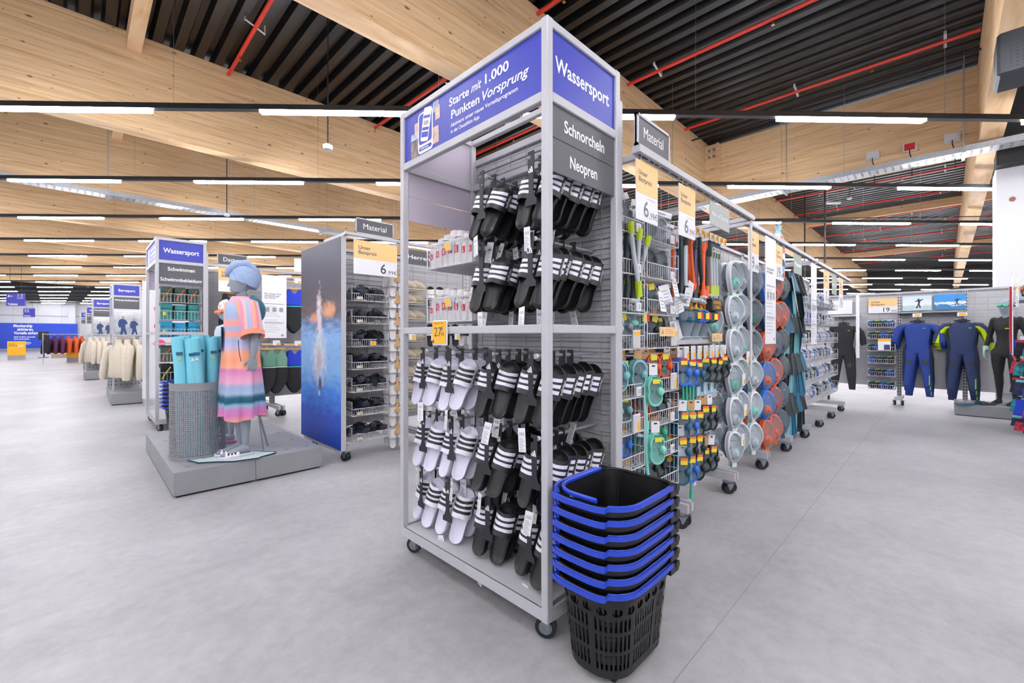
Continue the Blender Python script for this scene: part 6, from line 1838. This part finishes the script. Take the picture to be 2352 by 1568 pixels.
for i, (x, z) in enumerate(((2.3, 1.97), (2.0, 1.03), (2.3, 1.02), (2.6, 1.02))):
    t = thing('wooden_bar', 'pale wooden hanging bar, %s of the swimwear wall' % ordinal(i), 'hanging bar', (x, R3Y - .02, z))
    m = MB(); m.box(-.13, .13, -.42, -.4, .03, .055); m.build('front_bar', mat('hanger_wood', '#d9b581', .6), t)
    m = MB(); m.tube([(0, 0, .07), (0, -.41, .07)], .006, 6); m.build('arm', M_STEELD, t)
    put('price_label', EL_F, t, (.06, -.425, .06), None, (.1, .1, .075)); m = MB(); m.box(.06, .1, -.434, -.43, .03, .055); m.build('price_field', M_YEL, t)

# ================================================================ hiking department behind (towers along the main aisle)
def plain_a(t): pass
far = [(.551, 13.87, 'Bergsport', 'Wanderbekleidung', 'first'), (.316, 20.05, 'Bergsport', 'Wanderbekleidung', 'second'), (.21, 25.9, 'Wandern', 'Schuhe', 'third'), (.06, 32., 'Wandern', 'Schuhe', 'fourth')]
def mountain_photo():
    m = bpy.data.materials.new('mountain_photo'); m.use_nodes = True; nt = m.node_tree; L = nt.links.new
    tc = nt.nodes.new('ShaderNodeTexCoord'); n = nt.nodes.new('ShaderNodeTexNoise'); n.inputs['Scale'].default_value = 4; n.inputs['Detail'].default_value = 7; L(tc.outputs['Object'], n.inputs['Vector'])
    sp = nt.nodes.new('ShaderNodeSeparateXYZ'); L(tc.outputs['Object'], sp.inputs[0])
    a = nt.nodes.new('ShaderNodeMath'); a.operation = 'MULTIPLY_ADD'; a.inputs[1].default_value = .8; L(sp.outputs['Z'], a.inputs[0]); L(n.outputs['Fac'], a.inputs[2])
    r = nt.nodes.new('ShaderNodeValToRGB'); e = r.color_ramp.elements; e[0].position = .35; e[0].color = lin('#5b5a5c'); e[1].position = 1.; e[1].color = lin('#d3d6dc')
    q = e.new(.6); q.color = lin('#9aa0a8'); L(a.outputs[0], r.inputs[0]); L(r.outputs[0], nt.nodes['Principled BSDF'].inputs['Base Color'])
    return m
M_MTN = mountain_photo()
M_JKT = mat('print_navy_jacket', '#26426f', .6); M_SKIN = mat('print_skin', '#b58a74', .6); M_TRS = mat('print_trousers', '#4a463f', .6)
def walker_print(t, x, z, s):
    """small printed figure of a hiker: flat print on the poster"""
    def pr(pts, m_, name): m = MB(); m.prism([(x + a*s, z + b*s) for a, b in pts], -.004, -.002, 'y'); m.build(name, m_, t)
    pr([(-.05, .28), (-.12, .3), (-.14, .45), (-.1, .58), (-.03, .62), (.06, .6), (.14, .48), (.12, .4), (.07, .42), (.07, .28)], M_JKT, 'printed_jacket')
    pr([(-.05, .28), (.07, .28), (.1, .14), (.12, 0), (.07, 0), (.03, .15), (-.03, 0), (-.09, 0), (-.06, .15)], M_TRS if s < .5 else M_JKT, 'printed_trousers')
    pr([(-.03, .62), (.04, .62), (.05, .7), (.0, .74), (-.04, .69)], M_SKIN, 'printed_face')
for i, (x, y, a, b, nm) in enumerate(far):
    tt = tower('display_tower', 'grey hiking display tower, %s behind the towel tower' % nm, x, y, plain_a, [(a, .3, 0, .085), (b, .43, 0, .06), None], i < 2, False)
    if i < 2:
        t = thing('hiking_poster', 'poster of two hikers on the %s hiking tower' % nm, 'poster', (x + .03, y - .03, 1.18))
        m = MB(); m.box(0, .5, -.002, .004, 0, .65); m.build('print', M_MTN, t)
        walker_print(t, .16, .03, .62); walker_print(t, .36, .03, .55)
        txt(t, 'Das Wetter heute:\nsportlich.', .25, .62, .055, M_WHITE_INK, y=-.005, bold=.02)
    for q in range(4):
        t = thing('dark_jacket', 'dark folded jacket, %s on top of the %s hiking tower shelf' % (ordinal(q), nm), 'jacket', (x + .1 + q*.11, y + .2, 1.85), 0, 'dark jackets on hiking towers')
        m = MB(); m.ell((0, 0, .05), (.08, .1, .06), 10, 6); m.build('fabric', mat('jacket_black', '#22242a', .8), t, smooth=True)
        m = MB(); m.box(-.06, .06, -.08, .08, -.02, 0); m.build('tray', M_STEELD, t)
    gondola_section('grey gondola section running behind the %s hiking tower' % nm, x + .6, y + .5, 1.2, 2.1, True, False, False, .45)
    gondola_section('second grey gondola section behind the %s hiking tower' % nm, x + 1.8, y + .5, 1.2, 2.1, True, False, False, .45)
# pink items rail on the gondola beside the first hiking tower
for q in range(3):
    t = thing('pink_pouch', 'pink pouch, %s down on the white panel by the towel tower' % ordinal(q), 'pouch', (.99, 9.6, 1.66 - q*.3), 0, 'pink pouches')
    m = MB(); m.ell((0, 0, 0), (.08, .05, .07), 12, 8); m.build('pouch', mat('pouch_pink', '#d84a7e', .6), t, smooth=True); m = MB(); m.tube([(0, 0, .06), (0, 0, .12), (0, .25, .12)], .004, 4); m.build('wire', M_WIRE, t)
t = thing('partition_stand', 'white back panel carrying the pink pouches', 'panel', (.9, 9.86, 0)); m = MB(); m.box(-.12, 1.1, 0, .03, .1, 2.15); m.build('board', M_WALLW, t); m = MB(); m.box(-.1, 1.08, -.2, .23, .0, .1); m.build('foot', M_STEEL, t)

def jacket(label, loc, rotz, c, s=1., group=None, L_=.7):
    t = thing('jacket', label, 'jacket', loc, rotz, group)
    if s != 1: t.scale = (s, s, s)
    def body():
        m = MB(); n = 18
        m.loft([[(rx*math.cos(2*PI*i/n)*(1 + .05*math.sin(5*2*PI*i/n)), ry*math.sin(2*PI*i/n), z) for i in range(n)] for z, rx, ry in ((-L_, .225, .07), (-L_*.97, .235, .085), (-.4, .215, .085), (-.2, .22, .08), (-.1, .2, .07), (-.05, .14, .055), (0, .075, .05), (.06, .07, .05), (.065, .05, .035))])
        return m.mesh('jacket_body', mat('fabric_' + c, c, .95, noise=.06, nscale=40, bump=.5, bscale=160), True, angle=1.2)
    def sleeve():
        m = MB(); m.tube([(.17, 0, -.08), (.25, -.02, -.16), (.3, -.05, -.38), (.32, -.07, -.62), (.315, -.07, -.70)], [.06, .07, .062, .052, .04], 10); return m.mesh('jacket_sleeve', mat('fabric_' + c, c, .95, noise=.06, nscale=40, bump=.5, bscale=160), True, angle=1.2)
    put('body', cached(('jb', c, L_), body), t); sl = cached(('js', c), sleeve)
    put('sleeve', sl, t); put('sleeve', sl, t, None, None, (-1, 1, 1))
    put('hanger_hook', cached('jhook', lambda: (lambda m: (m.tube([(0, 0, .05), (0, 0, .1), (.02, 0, .115), (.02, 0, .13), (0, 0, .14)], .004, 5), m.mesh('hanger_hook', M_ZINC))[1])(MB())), t)
    return t
def rail(label, x0, x1, y, z, zb):
    t = thing('clothes_rail', label, 'clothes rail', (0, 0, 0))
    m = MB(); m.tube([(x0, y, z), (x1, y, z)], .014, 8); m.build('bar', M_STEEL, t, smooth=True)
    for xx in (x0 + .02, x1 - .02):
        m = MB(); m.tube([(xx, y, zb), (xx, y, z + .05)], .016, 8); m.build('post', M_STEEL, t, smooth=True)
def platform2(label, x0, x1, y0, y1, h):
    t = thing('display_platform', label, 'platform', (x0, y0, 0)); m = MB(); m.box(0, x1-x0, 0, y1-y0, .015, h); m.build('body', M_PLAT, t, bevel=.003); m = MB(); m.box(.02, x1-x0-.02, .02, y1-y0-.02, 0, .015); m.build('plinth', M_BLK, t)
def shoe_on(label, loc, c, rz): shoe(label, loc, (0, 0, rz), c, None, 1.1)
platform2('grey platform under the cream fleece rail', .39, 1.45, 10.05, 11.9, .2)
rail('steel rail of cream fleece jackets by the hiking tower', .42, 1.35, 10.55, 1.2, .2)
for i in range(7):
    jacket('cream fleece jacket, %s on the nearer fleece rail' % ordinal(i), (.5 + i*.125, 10.55, 1.065), -1.1 - .1*((i*3) % 4), '#ddd2bf', .95, 'cream fleece jackets', .66)
perforated_bin('grey perforated round plinth behind the cream fleeces', .62, 11.2, .2, .24, .85, 'round_plinth', False)
shoe_on('olive hiking shoe on the fleece platform', (1.12, 10.2, .215), '#7d745c', 1.2); shoe_on('grey hiking shoe on the round plinth', (.62, 11.15, 1.065), '#8a7f72', 1.0)
platform2('grey platform under the farther fleece rail', .1, 1.1, 16.3, 18.3, .22)
rail('farther steel rail of cream fleece jackets', .12, 1.0, 16.8, 1.22, .22)
for i in range(6): jacket('cream fleece jacket, %s on the farther fleece rail' % ordinal(i), (.22 + i*.13, 16.8, 1.085), -1.15 - .08*(i % 3), '#ddd2bf', .95, 'cream fleece jackets far', .66)
perforated_bin('round grey plinth on the farther fleece platform', .35, 17.5, .22, .26, .85, 'round_plinth', False)
basket_stack(.42, 22.2, 0, 6, 'by the far hiking tower')
# coloured fleeces, yellow bins and hanging signs far back
platform2('yellow-fronted far platform by the coloured jackets', -.35, .55, 28.3, 29.5, .2)
for i, (x, y, lab) in enumerate(((-.1, 28.1, 'yellow promotion bin below the orange jackets'), (-2.2, 32.9, 'yellow promotion bin standing alone near the blue wall'), (-.75, 33.5, 'small yellow bin behind the coloured jackets'))):
    t = thing('promotion_bin', lab, 'bin', (x, y, 0)); m = MB(); m.box(-.29, .29, -.3, .3, .2, .9); m.build('body', mat('bin_yellow', '#f2b21a', .5), t); m = MB(); m.box(-.28, .28, -.28, .28, 0, .2); m.build('plinth', M_STEELD, t)
    txt(t, 'Unser\nBestpreis', -.25, .82, .09, M_INK, y=-.302, align='LEFT'); m = MB(); m.box(.05, .24, -.306, -.3, .62, .74); m.build('price_field', M_CREAM, t)
rail('far rail of purple and orange jackets', -1.1, .35, 27.2, 1.25, 0)
for i, c in enumerate(('#241c2a', '#53264a', '#5a2850', '#c9542a', '#d0602c', '#c9542a')): jacket('%s fleece jacket, %s on the far coloured rail' % (['black', 'purple', 'purple', 'orange', 'orange', 'orange'][i], ordinal(i)), (-.95 + i*.21, 27.2, 1.1), -1.25, c, 1., 'coloured fleece jackets', .66)
def ceiling_sign(label, x, y, d, w, h, rows, marks):
    p = at(x, y, d); t = thing('ceiling_sign', label, 'sign', p, -PI/4)
    m = MB(); m.box(-w/2, w/2, -.01, .01, -h/2, h/2); m.build('board', mat('sign_violet', '#3a3aa6', .5), t)
    m = MB()
    for s_ in (-1, 1): m.tube([(s_*w*.3, 0, h/2), (s_*w*.3, 0, Z_ROOF - p[2])], .008, 4)
    m.build('wire', M_BLACK, t)
    txt(t, rows, -w*.42, -h*.36, h*.26, M_WHITE_INK, y=-.012, align='LEFT', bold=.02, width=w*.55)
    return t
t = ceiling_sign('violet Toiletten sign with arrow hanging from the roof', 36, 688, 20, .86, .58, 'Toiletten', 1)
m = MB(); m.tube([(-.12, -.014, .16), (-.34, -.014, .16)], .014, 5); m.tube([(-.27, -.014, .22), (-.345, -.014, .16), (-.27, -.014, .10)], .014, 5); m.build('arrow', M_WHITE_INK, t)
for q, xx in enumerate((.14, .3)):
    m = MB(); m.tube([(xx + .035*math.cos(2*PI*k/12), -.014, .22 + .035*math.sin(2*PI*k/12)) for k in range(12)], .009, 4, closed=True)
    m.tube([(xx, -.014, .18), (xx - .06, -.014, .06), (xx, -.014, .04), (xx + .06, -.014, .06)], .009, 4, closed=True); m.build('pictogram', M_WHITE_INK, t)
t = ceiling_sign('smaller violet Information sign hanging from the roof', 67, 718, 25, .66, .5, 'Information', 2)
m = MB()
for xx in (-.2, -.05): m.tube([(xx + .04*math.cos(2*PI*k/12), -.014, .16 + .04*math.sin(2*PI*k/12)) for k in range(12)], .009, 4, closed=True); m.tube([(xx - .08, -.014, .02), (xx, -.014, .1), (xx + .08, -.014, .02)], .009, 4)
m.build('pictogram', M_WHITE_INK, t)
t = thing('info_stand', 'black info stand with screen in front of the blue wall', 'stand', (-1.35, 34.5, 0)); m = MB(); m.box(-.04, .04, -.04, .04, 0, 1.1); m.build('post', M_BLK, t); m = MB(); m.box(-.2, .2, -.03, .03, .95, 1.4); m.build('screen', M_BLK, t); m = MB(); m.box(-.2, .2, -.2, .2, 0, .02); m.build('foot', M_BLK, t)
t = thing('promo_stand', 'promotional stand with white panel at the far left', 'stand', (-3.4, 33, 0)); m = MB(); m.box(-.5, .4, -.03, .03, .7, 1.5); m.build('panel', mat('promo_print', '#5a7bc4', .5, noise=.6, nscale=3), t); m = MB(); m.box(-.6, .45, -.35, .35, .2, .75); m.build('dark_cloth', M_BLK, t); m = MB(); m.box(-.5, .4, -.3, .3, 0, .2); m.build('plinth', M_STEELD, t)
# ================================================================ wetsuit wall closing the aisle (faces -x)
WX = 10.2
RW = -PI/2
def wl(y): return 2.6 - y          # local x along the wall for a world y (wall origin at y = 2.6)
wt = thing('wetsuit_rack', 'grey slatted display wall carrying wetsuits at the aisle end', 'display wall', (WX, 2.6, 0), RW)
for a, b in ((0, 1.0), (1.0, 2.03), (2.03, 2.83), (2.83, 4.4)):
    panel(wt, b - a - .06, .3, 1.93, 0., a + .03, False, True)
up_m = MB(); up_m.box(-.03, .03, -.015, .03, .08, 1.95)
up_m.slot(1)
for k in range(36): up_m.box(-.02, -.008, -.0157, -.0149, .15 + k*.05, .175 + k*.05); up_m.box(.008, .02, -.0157, -.0149, .15 + k*.05, .175 + k*.05)
UPW = up_m.mesh('upright', [M_STEEL, M_BLK])
for x in (0., 1.0, 2.03, 2.83, 4.4):
    put('upright', UPW, wt, (x, 0, 0))
    m = MB(); m.box(x - .05, x + .05, -.3, .25, .09, .15); m.build('foot_beam', M_STEEL, wt)
    for dx in (-.05, .05): castor(wt, x + dx, -.24, .3)
m = MB(); m.box(0, 4.4, -.01, .03, 1.93, 1.96); m.build('top_rail', M_STEEL, wt)
# baskets with neoprene shoes
for k in range(6):
    z = [1.34, 1.14, .925, .71, .485, .265][k]
    y = .79
    basket('neoprene shoe basket, %s from the top on the wetsuit wall' % ordinal(k), (WX - .01, y, z), RW, .36, .3, .13, .075, .03, 'neoprene baskets')
    for i in range(4):
        c = ['#27335f', '#1d2026', '#1d2026', '#2c4a9a'][(i + k) % 4]
        t = thing('neoprene_roll', '%s neoprene item, %s in the %s wetsuit wall basket' % ('blue' if c[1] == '2' else 'black', ordinal(i), ordinal(k)), 'neoprene', (WX - .2, y + .12 - i*.08, z + .01), RW, 'neoprene items in baskets')
        m = MB(); m.tube([(-.04, -.1, .06), (0, -.02, .07), (.03, .08, .06)], [.035, .055, .04], 10); m.build('neoprene', mat('neo_' + c, c, .7), t, smooth=True)
        m = MB(); m.tube([(-.04, -.08, .1), (.02, -.04, .115)], .008, 5); m.build('trim', mat('neo_lime' if i % 2 else 'neo_cyan', '#b8e03a' if i % 2 else '#2fb8b8', .6), t)
        m = MB(); m.box(-.03, .03, -.08, .08, .0, .03); m.build('underside', mat('neo_' + c, c, .7), t)
hang_sign('cream and white 19,99 sign on the wetsuit wall', (WX - .03, .99, 1.60), RW, .40, .26, '19,99')
t = thing('notice_card', 'small yellow-topped price leaflet in front of the shoe baskets', 'card', (WX - .34, .83, .94), RW); m = MB(); m.box(0, .17, -.002, .002, 0, .2); m.build('board', M_CARD, t); m = MB(); m.box(0, .17, -.003, -.002, .155, .2); m.build('colour_field', M_YEL, t); m = MB(); m.box(.08, .16, -.003, -.002, .01, .1); m.build('printed_photo', mat('print_suit', '#34406a', .6, noise=.5, nscale=60), t)
# surf photographs and their shelf
def sea_photo(name, sky, sea, foam_h):
    m = bpy.data.materials.new(name); m.use_nodes = True; nt = m.node_tree; L = nt.links.new
    tc = nt.nodes.new('ShaderNodeTexCoord'); sp = nt.nodes.new('ShaderNodeSeparateXYZ'); L(tc.outputs['Object'], sp.inputs[0])
    n = nt.nodes.new('ShaderNodeTexNoise'); n.inputs['Scale'].default_value = 18; n.inputs['Detail'].default_value = 6; L(tc.outputs['Object'], n.inputs['Vector'])
    a = nt.nodes.new('ShaderNodeMath'); a.operation = 'MULTIPLY_ADD'; a.inputs[1].default_value = .5; L(n.outputs['Fac'], a.inputs[0])
    z = nt.nodes.new('ShaderNodeMath'); z.operation = 'MULTIPLY_ADD'; z.inputs[1].default_value = 4.; z.inputs[2].default_value = -.25; L(sp.outputs['Z'], z.inputs[0]); L(z.outputs[0], a.inputs[2])
    r = nt.nodes.new('ShaderNodeValToRGB'); e = r.color_ramp.elements; e[0].position = .1; e[0].color = lin(sea); e[1].position = .95; e[1].color = lin(sky)
    for p, c in ((.3, sea), (.38, '#e9f1f4'), (foam_h, '#dfe9ee'), (foam_h + .06, sky)):
        q = e.new(p); q.color = lin(c)
    L(a.outputs[0], r.inputs[0]); L(r.outputs[0], nt.nodes['Principled BSDF'].inputs['Base Color']); return m
for i, (y, lab, sky, sea, fh) in enumerate(((.53, 'pale photograph of a standing surfer on the wetsuit wall', '#cfe3ee', '#b8cfd4', .75), (.13, 'blue photograph of a paddling surfer on the wetsuit wall', '#3f93dc', '#3d7fb4', .5))):
    t = thing('surf_photo', lab, 'photograph', (WX - .03, y, 1.625), RW); m = MB(); m.box(0, .37, 0, .006, 0, .25 + .01*i); m.build('print', sea_photo('surf_%d' % i, sky, sea, fh), t)
    m = MB(); s_ = 1. if i == 0 else .7; ox, oz = (.2, .04) if i == 0 else (.26, .07)
    m.prism([(ox + a*s_, oz + b*s_) for a, b in ((-.03, 0), (-.005, 0), (.005, .06), (.02, 0), (.04, .0), (.02, .07), (.03, .12), (.07, .15), (.06, .155), (.02, .14), (.015, .165), (0, .165), (-.005, .14), (-.04, .12), (-.035, .11), (0, .12), (0, .08))], -.002, -.0005, 'y'); m.build('printed_surfer', mat('print_surfer', '#2b333c', .6), t)
    m = MB(); m.prism([(ox - .07, oz - .006), (ox + .06, oz + .006), (ox + .07, oz - .0), (ox - .05, oz - .016)], -.0025, -.001, 'y'); m.build('printed_board', M_WHITE_INK, t)
t = thing('shelf', 'thin grey shelf under the two surf photographs', 'shelf', (WX, .58, 1.59), RW); m = MB(); m.box(0, .82, -.22, 0, -.012, .004); m.build('board', M_STEELD, t); m = MB(); 
for xx in (.02, .8): m.prism([(-.2, -.012), (0, -.012), (0, -.08)], xx - .004, xx + .004, 'x')
m.build('bracket', M_STEELD, t)
# wetsuits on hangers
def wetsuit(label, loc, rotz, body, arm, side, group=None, zscale=1., knee=True):
    t = thing('wetsuit', label, 'wetsuit', loc, rotz, group)
    t.scale = (1, 1, zscale)
    mb_ = mat('suit_body_' + body, body, .75, bump=.2, bscale=200); ma_ = mat('suit_arm_' + arm, arm, .75); ms_ = mat('suit_side_' + side, side, .8)
    def rg(cx, z, rx, ry, n=20): return [(cx + rx*math.cos(2*PI*i/n), ry*math.sin(2*PI*i/n), z) for i in range(n)]
    def torso():
        m = MB(); m.loft([rg(0, 0, .05, .03), rg(0, -.02, .1, .036), rg(0, -.055, .165, .04), rg(0, -.12, .168, .048), rg(0, -.25, .158, .05), rg(0, -.36, .14, .046), rg(0, -.46, .15, .046), rg(0, -.54, .165, .046), rg(0, -.57, .16, .04)]); return m.mesh('suit_torso', mb_, True, angle=1.2)
    put('torso', cached(('wt', body), torso), t)
    for s_ in (-1, 1):
        def slv():
            m = MB(); m.tube([(s_*.13, 0, -.06), (s_*.2, 0, -.085), (s_*.25, 0, -.16), (s_*.275, -.005, -.26), (s_*.295, -.01, -.37)], [.035, .052, .056, .052, .045], 14); return m.mesh('suit_sleeve', ma_, True, angle=1.2)
        put('sleeve', cached(('ws', arm, s_), slv), t, None, None, (1, .75, 1))
        def lg():
            m = MB(); m.loft([rg(s_*.08, -.5, .085, .046, 16), rg(s_*.088, -.6, .09, .046, 16), rg(s_*.1, -.75, .075, .042, 16), rg(s_*.118, -.95, .066, .036, 16), rg(s_*.13, -1.18, .046, .028, 16)]); return m.mesh('suit_leg', mb_, True, angle=1.2)
        put('leg', cached(('wlg', body, s_), lg), t)
        def sd():
            m = MB(); m.loft([rg(s_*.15, -.42, .012, .042, 12), rg(s_*.158, -.55, .022, .044, 12), rg(s_*.155, -.7, .026, .042, 12), rg(s_*.168, -.9, .02, .036, 12), rg(s_*.172, -1.1, .008, .02, 12)]); return m.mesh('suit_side', ms_, True, angle=1.2)
        put('side_panel', cached(('wsd', side, s_), sd), t)
        if knee:
            m = MB(); m.prism([(s_*.1 + .035*math.cos(a), -.74 + .045*math.sin(a)) for a in [2*PI*i/12 for i in range(12)]], -.046, -.036, 'y'); m.build('knee_pad', mat('knee_black', '#3a3c40', .8), t, bevel=.004)
    m = MB(); m.lathe([(.055, -.01), (.05, .035), (.045, .04)], 14, caps=False); m.build('collar', mat('suit_black', '#1c1d21', .75), t)
    m = MB(); m.box(-.09, .09, -.008, .008, .0, .025); m.tube([(0, 0, .02), (0, 0, .08), (.015, 0, .1)], .005, 5); m.build('hanger', M_BLK, t)
    m = MB(); m.box(.07, .1, -.05, -.044, -.12, -.105); m.build('chest_mark', mat('mark_green', '#5fc06a', .6), t)
    return t
for j in range(3):
    t1 = wetsuit('blue wetsuit, %s on the wetsuit wall' % ['front one', 'second one', 'rear one'][j], (WX - .28 + .08*j, .33 - .01*j, 1.42 - .035*j), RW, '#24408e', '#24408e', '#1b2544', 'blue wetsuits', .9 + .05*j)
    t2 = wetsuit('navy wetsuit with lime sleeves, %s on the wetsuit wall' % ['front one', 'second one', 'rear one'][j], (WX - .28 + .08*j, -.19 - .01*j, 1.42 - .035*j), RW, '#2b3a63', '#c5de1c', '#1d2440', 'lime-sleeved wetsuits', .92 + .05*j)
    for k_, tt_ in enumerate((t1, t2)):
        m = MB(); m.box(.14, .152, -.036, -.026, -1.15, -.98); m.build('ankle_zip', mat('zip_lime', '#8ee03a', .6), tt_)
    if j == 0:
        for s_ in (-1, 1):
            m = MB(); m.tube([(s_*.12, -.012, -.045), (s_*.2, -.012, -.062), (s_*.262, -.012, -.14), (s_*.292, -.014, -.25), (s_*.315, -.016, -.36)], [.03, .036, .036, .033, .028], 12); m.build('shoulder_panel', mat('suit_body_#2b3a63', '#2b3a63', .75, bump=.2, bscale=200), t2, smooth=True)
for i, y in enumerate((.3, -.22)):
    t = thing('price_tag', 'yellow price tag over the %s wetsuit' % ('blue' if i == 0 else 'lime-sleeved'), 'price tag', (WX - .33, y + .03, 1.535), RW); put('housing', EL_F, t, None, None, (.11, .1, .06)); m = MB(); m.box(-.035, .035, -.009, -.006, -.018, .018); m.build('display', M_YEL, t)
    m = MB(); m.tube([(0, .33, 0), (0, 0, 0), (0, -.0, -.03)], .005, 5); m.build('hook_arm', M_STEELD, t)
wetsuit('black wetsuit hanging by the white strip sign', (WX - .3, 1.32, 1.40), RW, '#1d1e22', '#1d1e22', '#26272c', None, 1.0)
m = MB(); m.box(0, .05, -.004, .004, 0, 1.12)
o = m.build('white_strip_sign', M_PLW, None, loc=(WX - .36, 1.13, .8), rot=(0, 0, RW)); tag(o, 'narrow white vertical strip sign beside the black wetsuit', 'sign')
hang_sign('white and green information board left on the wetsuit wall', (WX - .04, 1.62, 1.6), RW, .4, .26, None, ' ', M_CARD)
t = thing('shelf', 'thin grey shelf over the hanging black wetsuit', 'shelf', (WX, 1.6, 1.57), RW); m = MB(); m.box(0, .5, -.24, 0, -.02, .004); m.build('board', M_STEELD, t); m = MB(); m.box(0, .5, -.245, -.24, -.025, .01); m.build('lip', M_STEEL, t)
# black wetsuit mannequin with mint gloves on a low platform
platform_t = thing('display_platform', 'low grey platform under the black wetsuit mannequin', 'platform', (9.35, -.95, 0))
m = MB(); m.box(0, .75, 0, .85, .01, .17); m.build('body', M_PLAT, platform_t, bevel=.003); m = MB(); m.box(.02, .73, .02, .83, 0, .01); m.build('plinth', M_BLK, platform_t)
wm = thing('mannequin', 'headless mannequin in black wetsuit with mint gloves', 'mannequin', (9.72, -.645, .175), -PI/2 - .5)
suit = figure(1.55, [((-.22, .03, 1.12), (-.24, -.04, .9)), ((.22, .03, 1.12), (.24, -.04, .9))], .1, head=False, hands=False, feet=True, build=.92)
put('body', voxel_body(suit, .011, mat('neoprene_black', '#17181b', .7), 'wetsuit_body'), wm)
k = 1.55/1.7
for s_ in (-1, 1):
    g = MB(); hand(g, (s_*.24*k, -.04*k, .9*k), (0, -.15, -1), (-s_, 0, 0), s_, k*1.15); g.tube([(s_*.236*k, -.03*k, .95*k), (s_*.24*k, -.04*k, .88*k)], .036, 10)
    put('glove', voxel_body(g, .006, mat('glove_mint', '#a9cdc4', .6), 'glove', 2), wm)
put('head', cached('headform', head_form), wm, (0, 0, 1.53*k + .02))
m = MB(); m.tube([(.08*math.cos(a), .1*math.sin(a) - .002, 1.57*k + .03) for a in [2*PI*i/20 for i in range(20)]], .012, 6, closed=True); m.build('goggle_strap', pm('dark'), wm, smooth=True)
for s_ in (-1, 1):
    m = MB(); m.ell((s_*.035, -.1, 1.57*k + .03), (.03, .02, .024), 10, 6); m.build('goggle_lens', pm('green'), wm, smooth=True)
m = MB(); m.box(.03, .09, -.108, -.1, 1.12, 1.133); m.build('chest_mark', mat('mark_lime', '#b8e03a', .6), wm)
t = thing('swim_fin', 'petrol swim fin lying on the wetsuit platform', 'swim fin', (9.5, -.45, .19), 0, None, (PI/2 - .05, 0, .5))
for pn, me in fin_parts('petrol', 'dark'): put(pn, me, t)

# ================================================================ swim-shorts gondola at the picture's right edge (faces +y)
for i in range(2):
    gondola_section('grey gondola section of swim shorts at the right edge, %s' % ['near', 'far'][i], 8.86 - i*.9 + .0, -1.15, .9, 2.05, False, False, False, .45, rotz=PI)
def shorts(label, loc, rotz, c, c2, s=1.):
    t = thing('swim_shorts', label, 'swim shorts', loc, rotz, 'swim shorts')
    m = MB(); m.prism([(-.12, 0), (.12, 0), (.16, -.2), (.03, -.2), (0, -.1), (-.03, -.2), (-.16, -.2)], -.02, .02, 'y'); m.build('fabric', mat('short_' + c, c, .8, noise=.6 if c2 else 0, nscale=30), t, bevel=.008)
    m = MB(); m.box(-.12, .12, -.023, .023, -.03, .0); m.build('waistband', mat('short_' + (c2 or c), c2 or c, .8), t)
    m = MB(); m.box(-.05, .05, -.004, .004, 0, .05); m.build('hanger', M_PLW, t)
SHC = [('#2347c8', None), ('#b8324a', '#2a2440'), ('#1d2130', '#b8324a'), ('#2a8a96', '#1d2130'), ('#27304e', '#7fd0d8')]
for r_ in range(5):
    for c_ in range(4):
        a, b = SHC[(r_ + c_) % 5]
        shorts('patterned swim shorts, %s row down, place %s at the right edge' % (ordinal(r_), ['one', 'two', 'three', 'four'][c_]), (8.74 - c_*.2, -.74 - .06*(c_ % 2), 1.14 - r_*.25 + .0), PI + .9, a, b)
for q in range(3):
    t = thing('swim_bag', 'black and teal swim bag, %s on the top shelf at the right edge' % ordinal(q), 'bag', (8.7 - q*.22, -.82, 1.66), 0, 'swim bags')
    m = MB(); m.ell((0, 0, .12), (.11, .12, .14), 12, 8); m.build('bag', mat('bag_black', '#1f2428', .8), t, smooth=True); m = MB(); m.rbox((0, .118, .14), (.12, .012, .025), Matrix.Rotation(.3, 3, 'Y')); m.build('orange_stripe', M_STICK_O, t); m = MB(); m.rbox((0, .112, .08), (.13, .012, .03), Matrix.Rotation(-.3, 3, 'Y')); m.build('teal_stripe', pm('petrol'), t)
t = thing('shelf', 'grey top shelf for swim bags at the right edge', 'shelf', (8.85, -1.14, 1.64), PI); m = MB(); m.box(0, .85, -.5, 0, -.015, .004); m.build('board', M_STEEL, t); m = MB(); m.box(0, .85, -.51, -.5, -.02, .02); m.build('lip', M_STEEL, t)
t = thing('red_hose', 'red curved tube hanging at the right edge of picture', 'tube', (8.82, -.62, 0)); m = MB(); m.tube([(0, 0, 1.85), (0, 0, 1.5), (-.0, 0, 1.2), (-.06, -.0, 1.0), (-.2, -.02, .9), (-.5, -.03, .84), (-.7, -.05, .9)], .014, 8); m.build('tube', mat('tube_red', '#c3242f', .4), t, smooth=True); m = MB(); m.tube([(0, 0, 1.85), (0, -.5, 1.86)], .005, 5); m.build('arm', M_WIRE, t)
hang_sign('cream sign hanging at the right edge of the picture', (8.2, -.62, 1.55), PI, .28, .35, '9,99')
hang_sign('tall white board hanging at the right edge of the picture', (8.36, -.6, .95), PI, .1, 1.0, None, ' ', M_CARD)
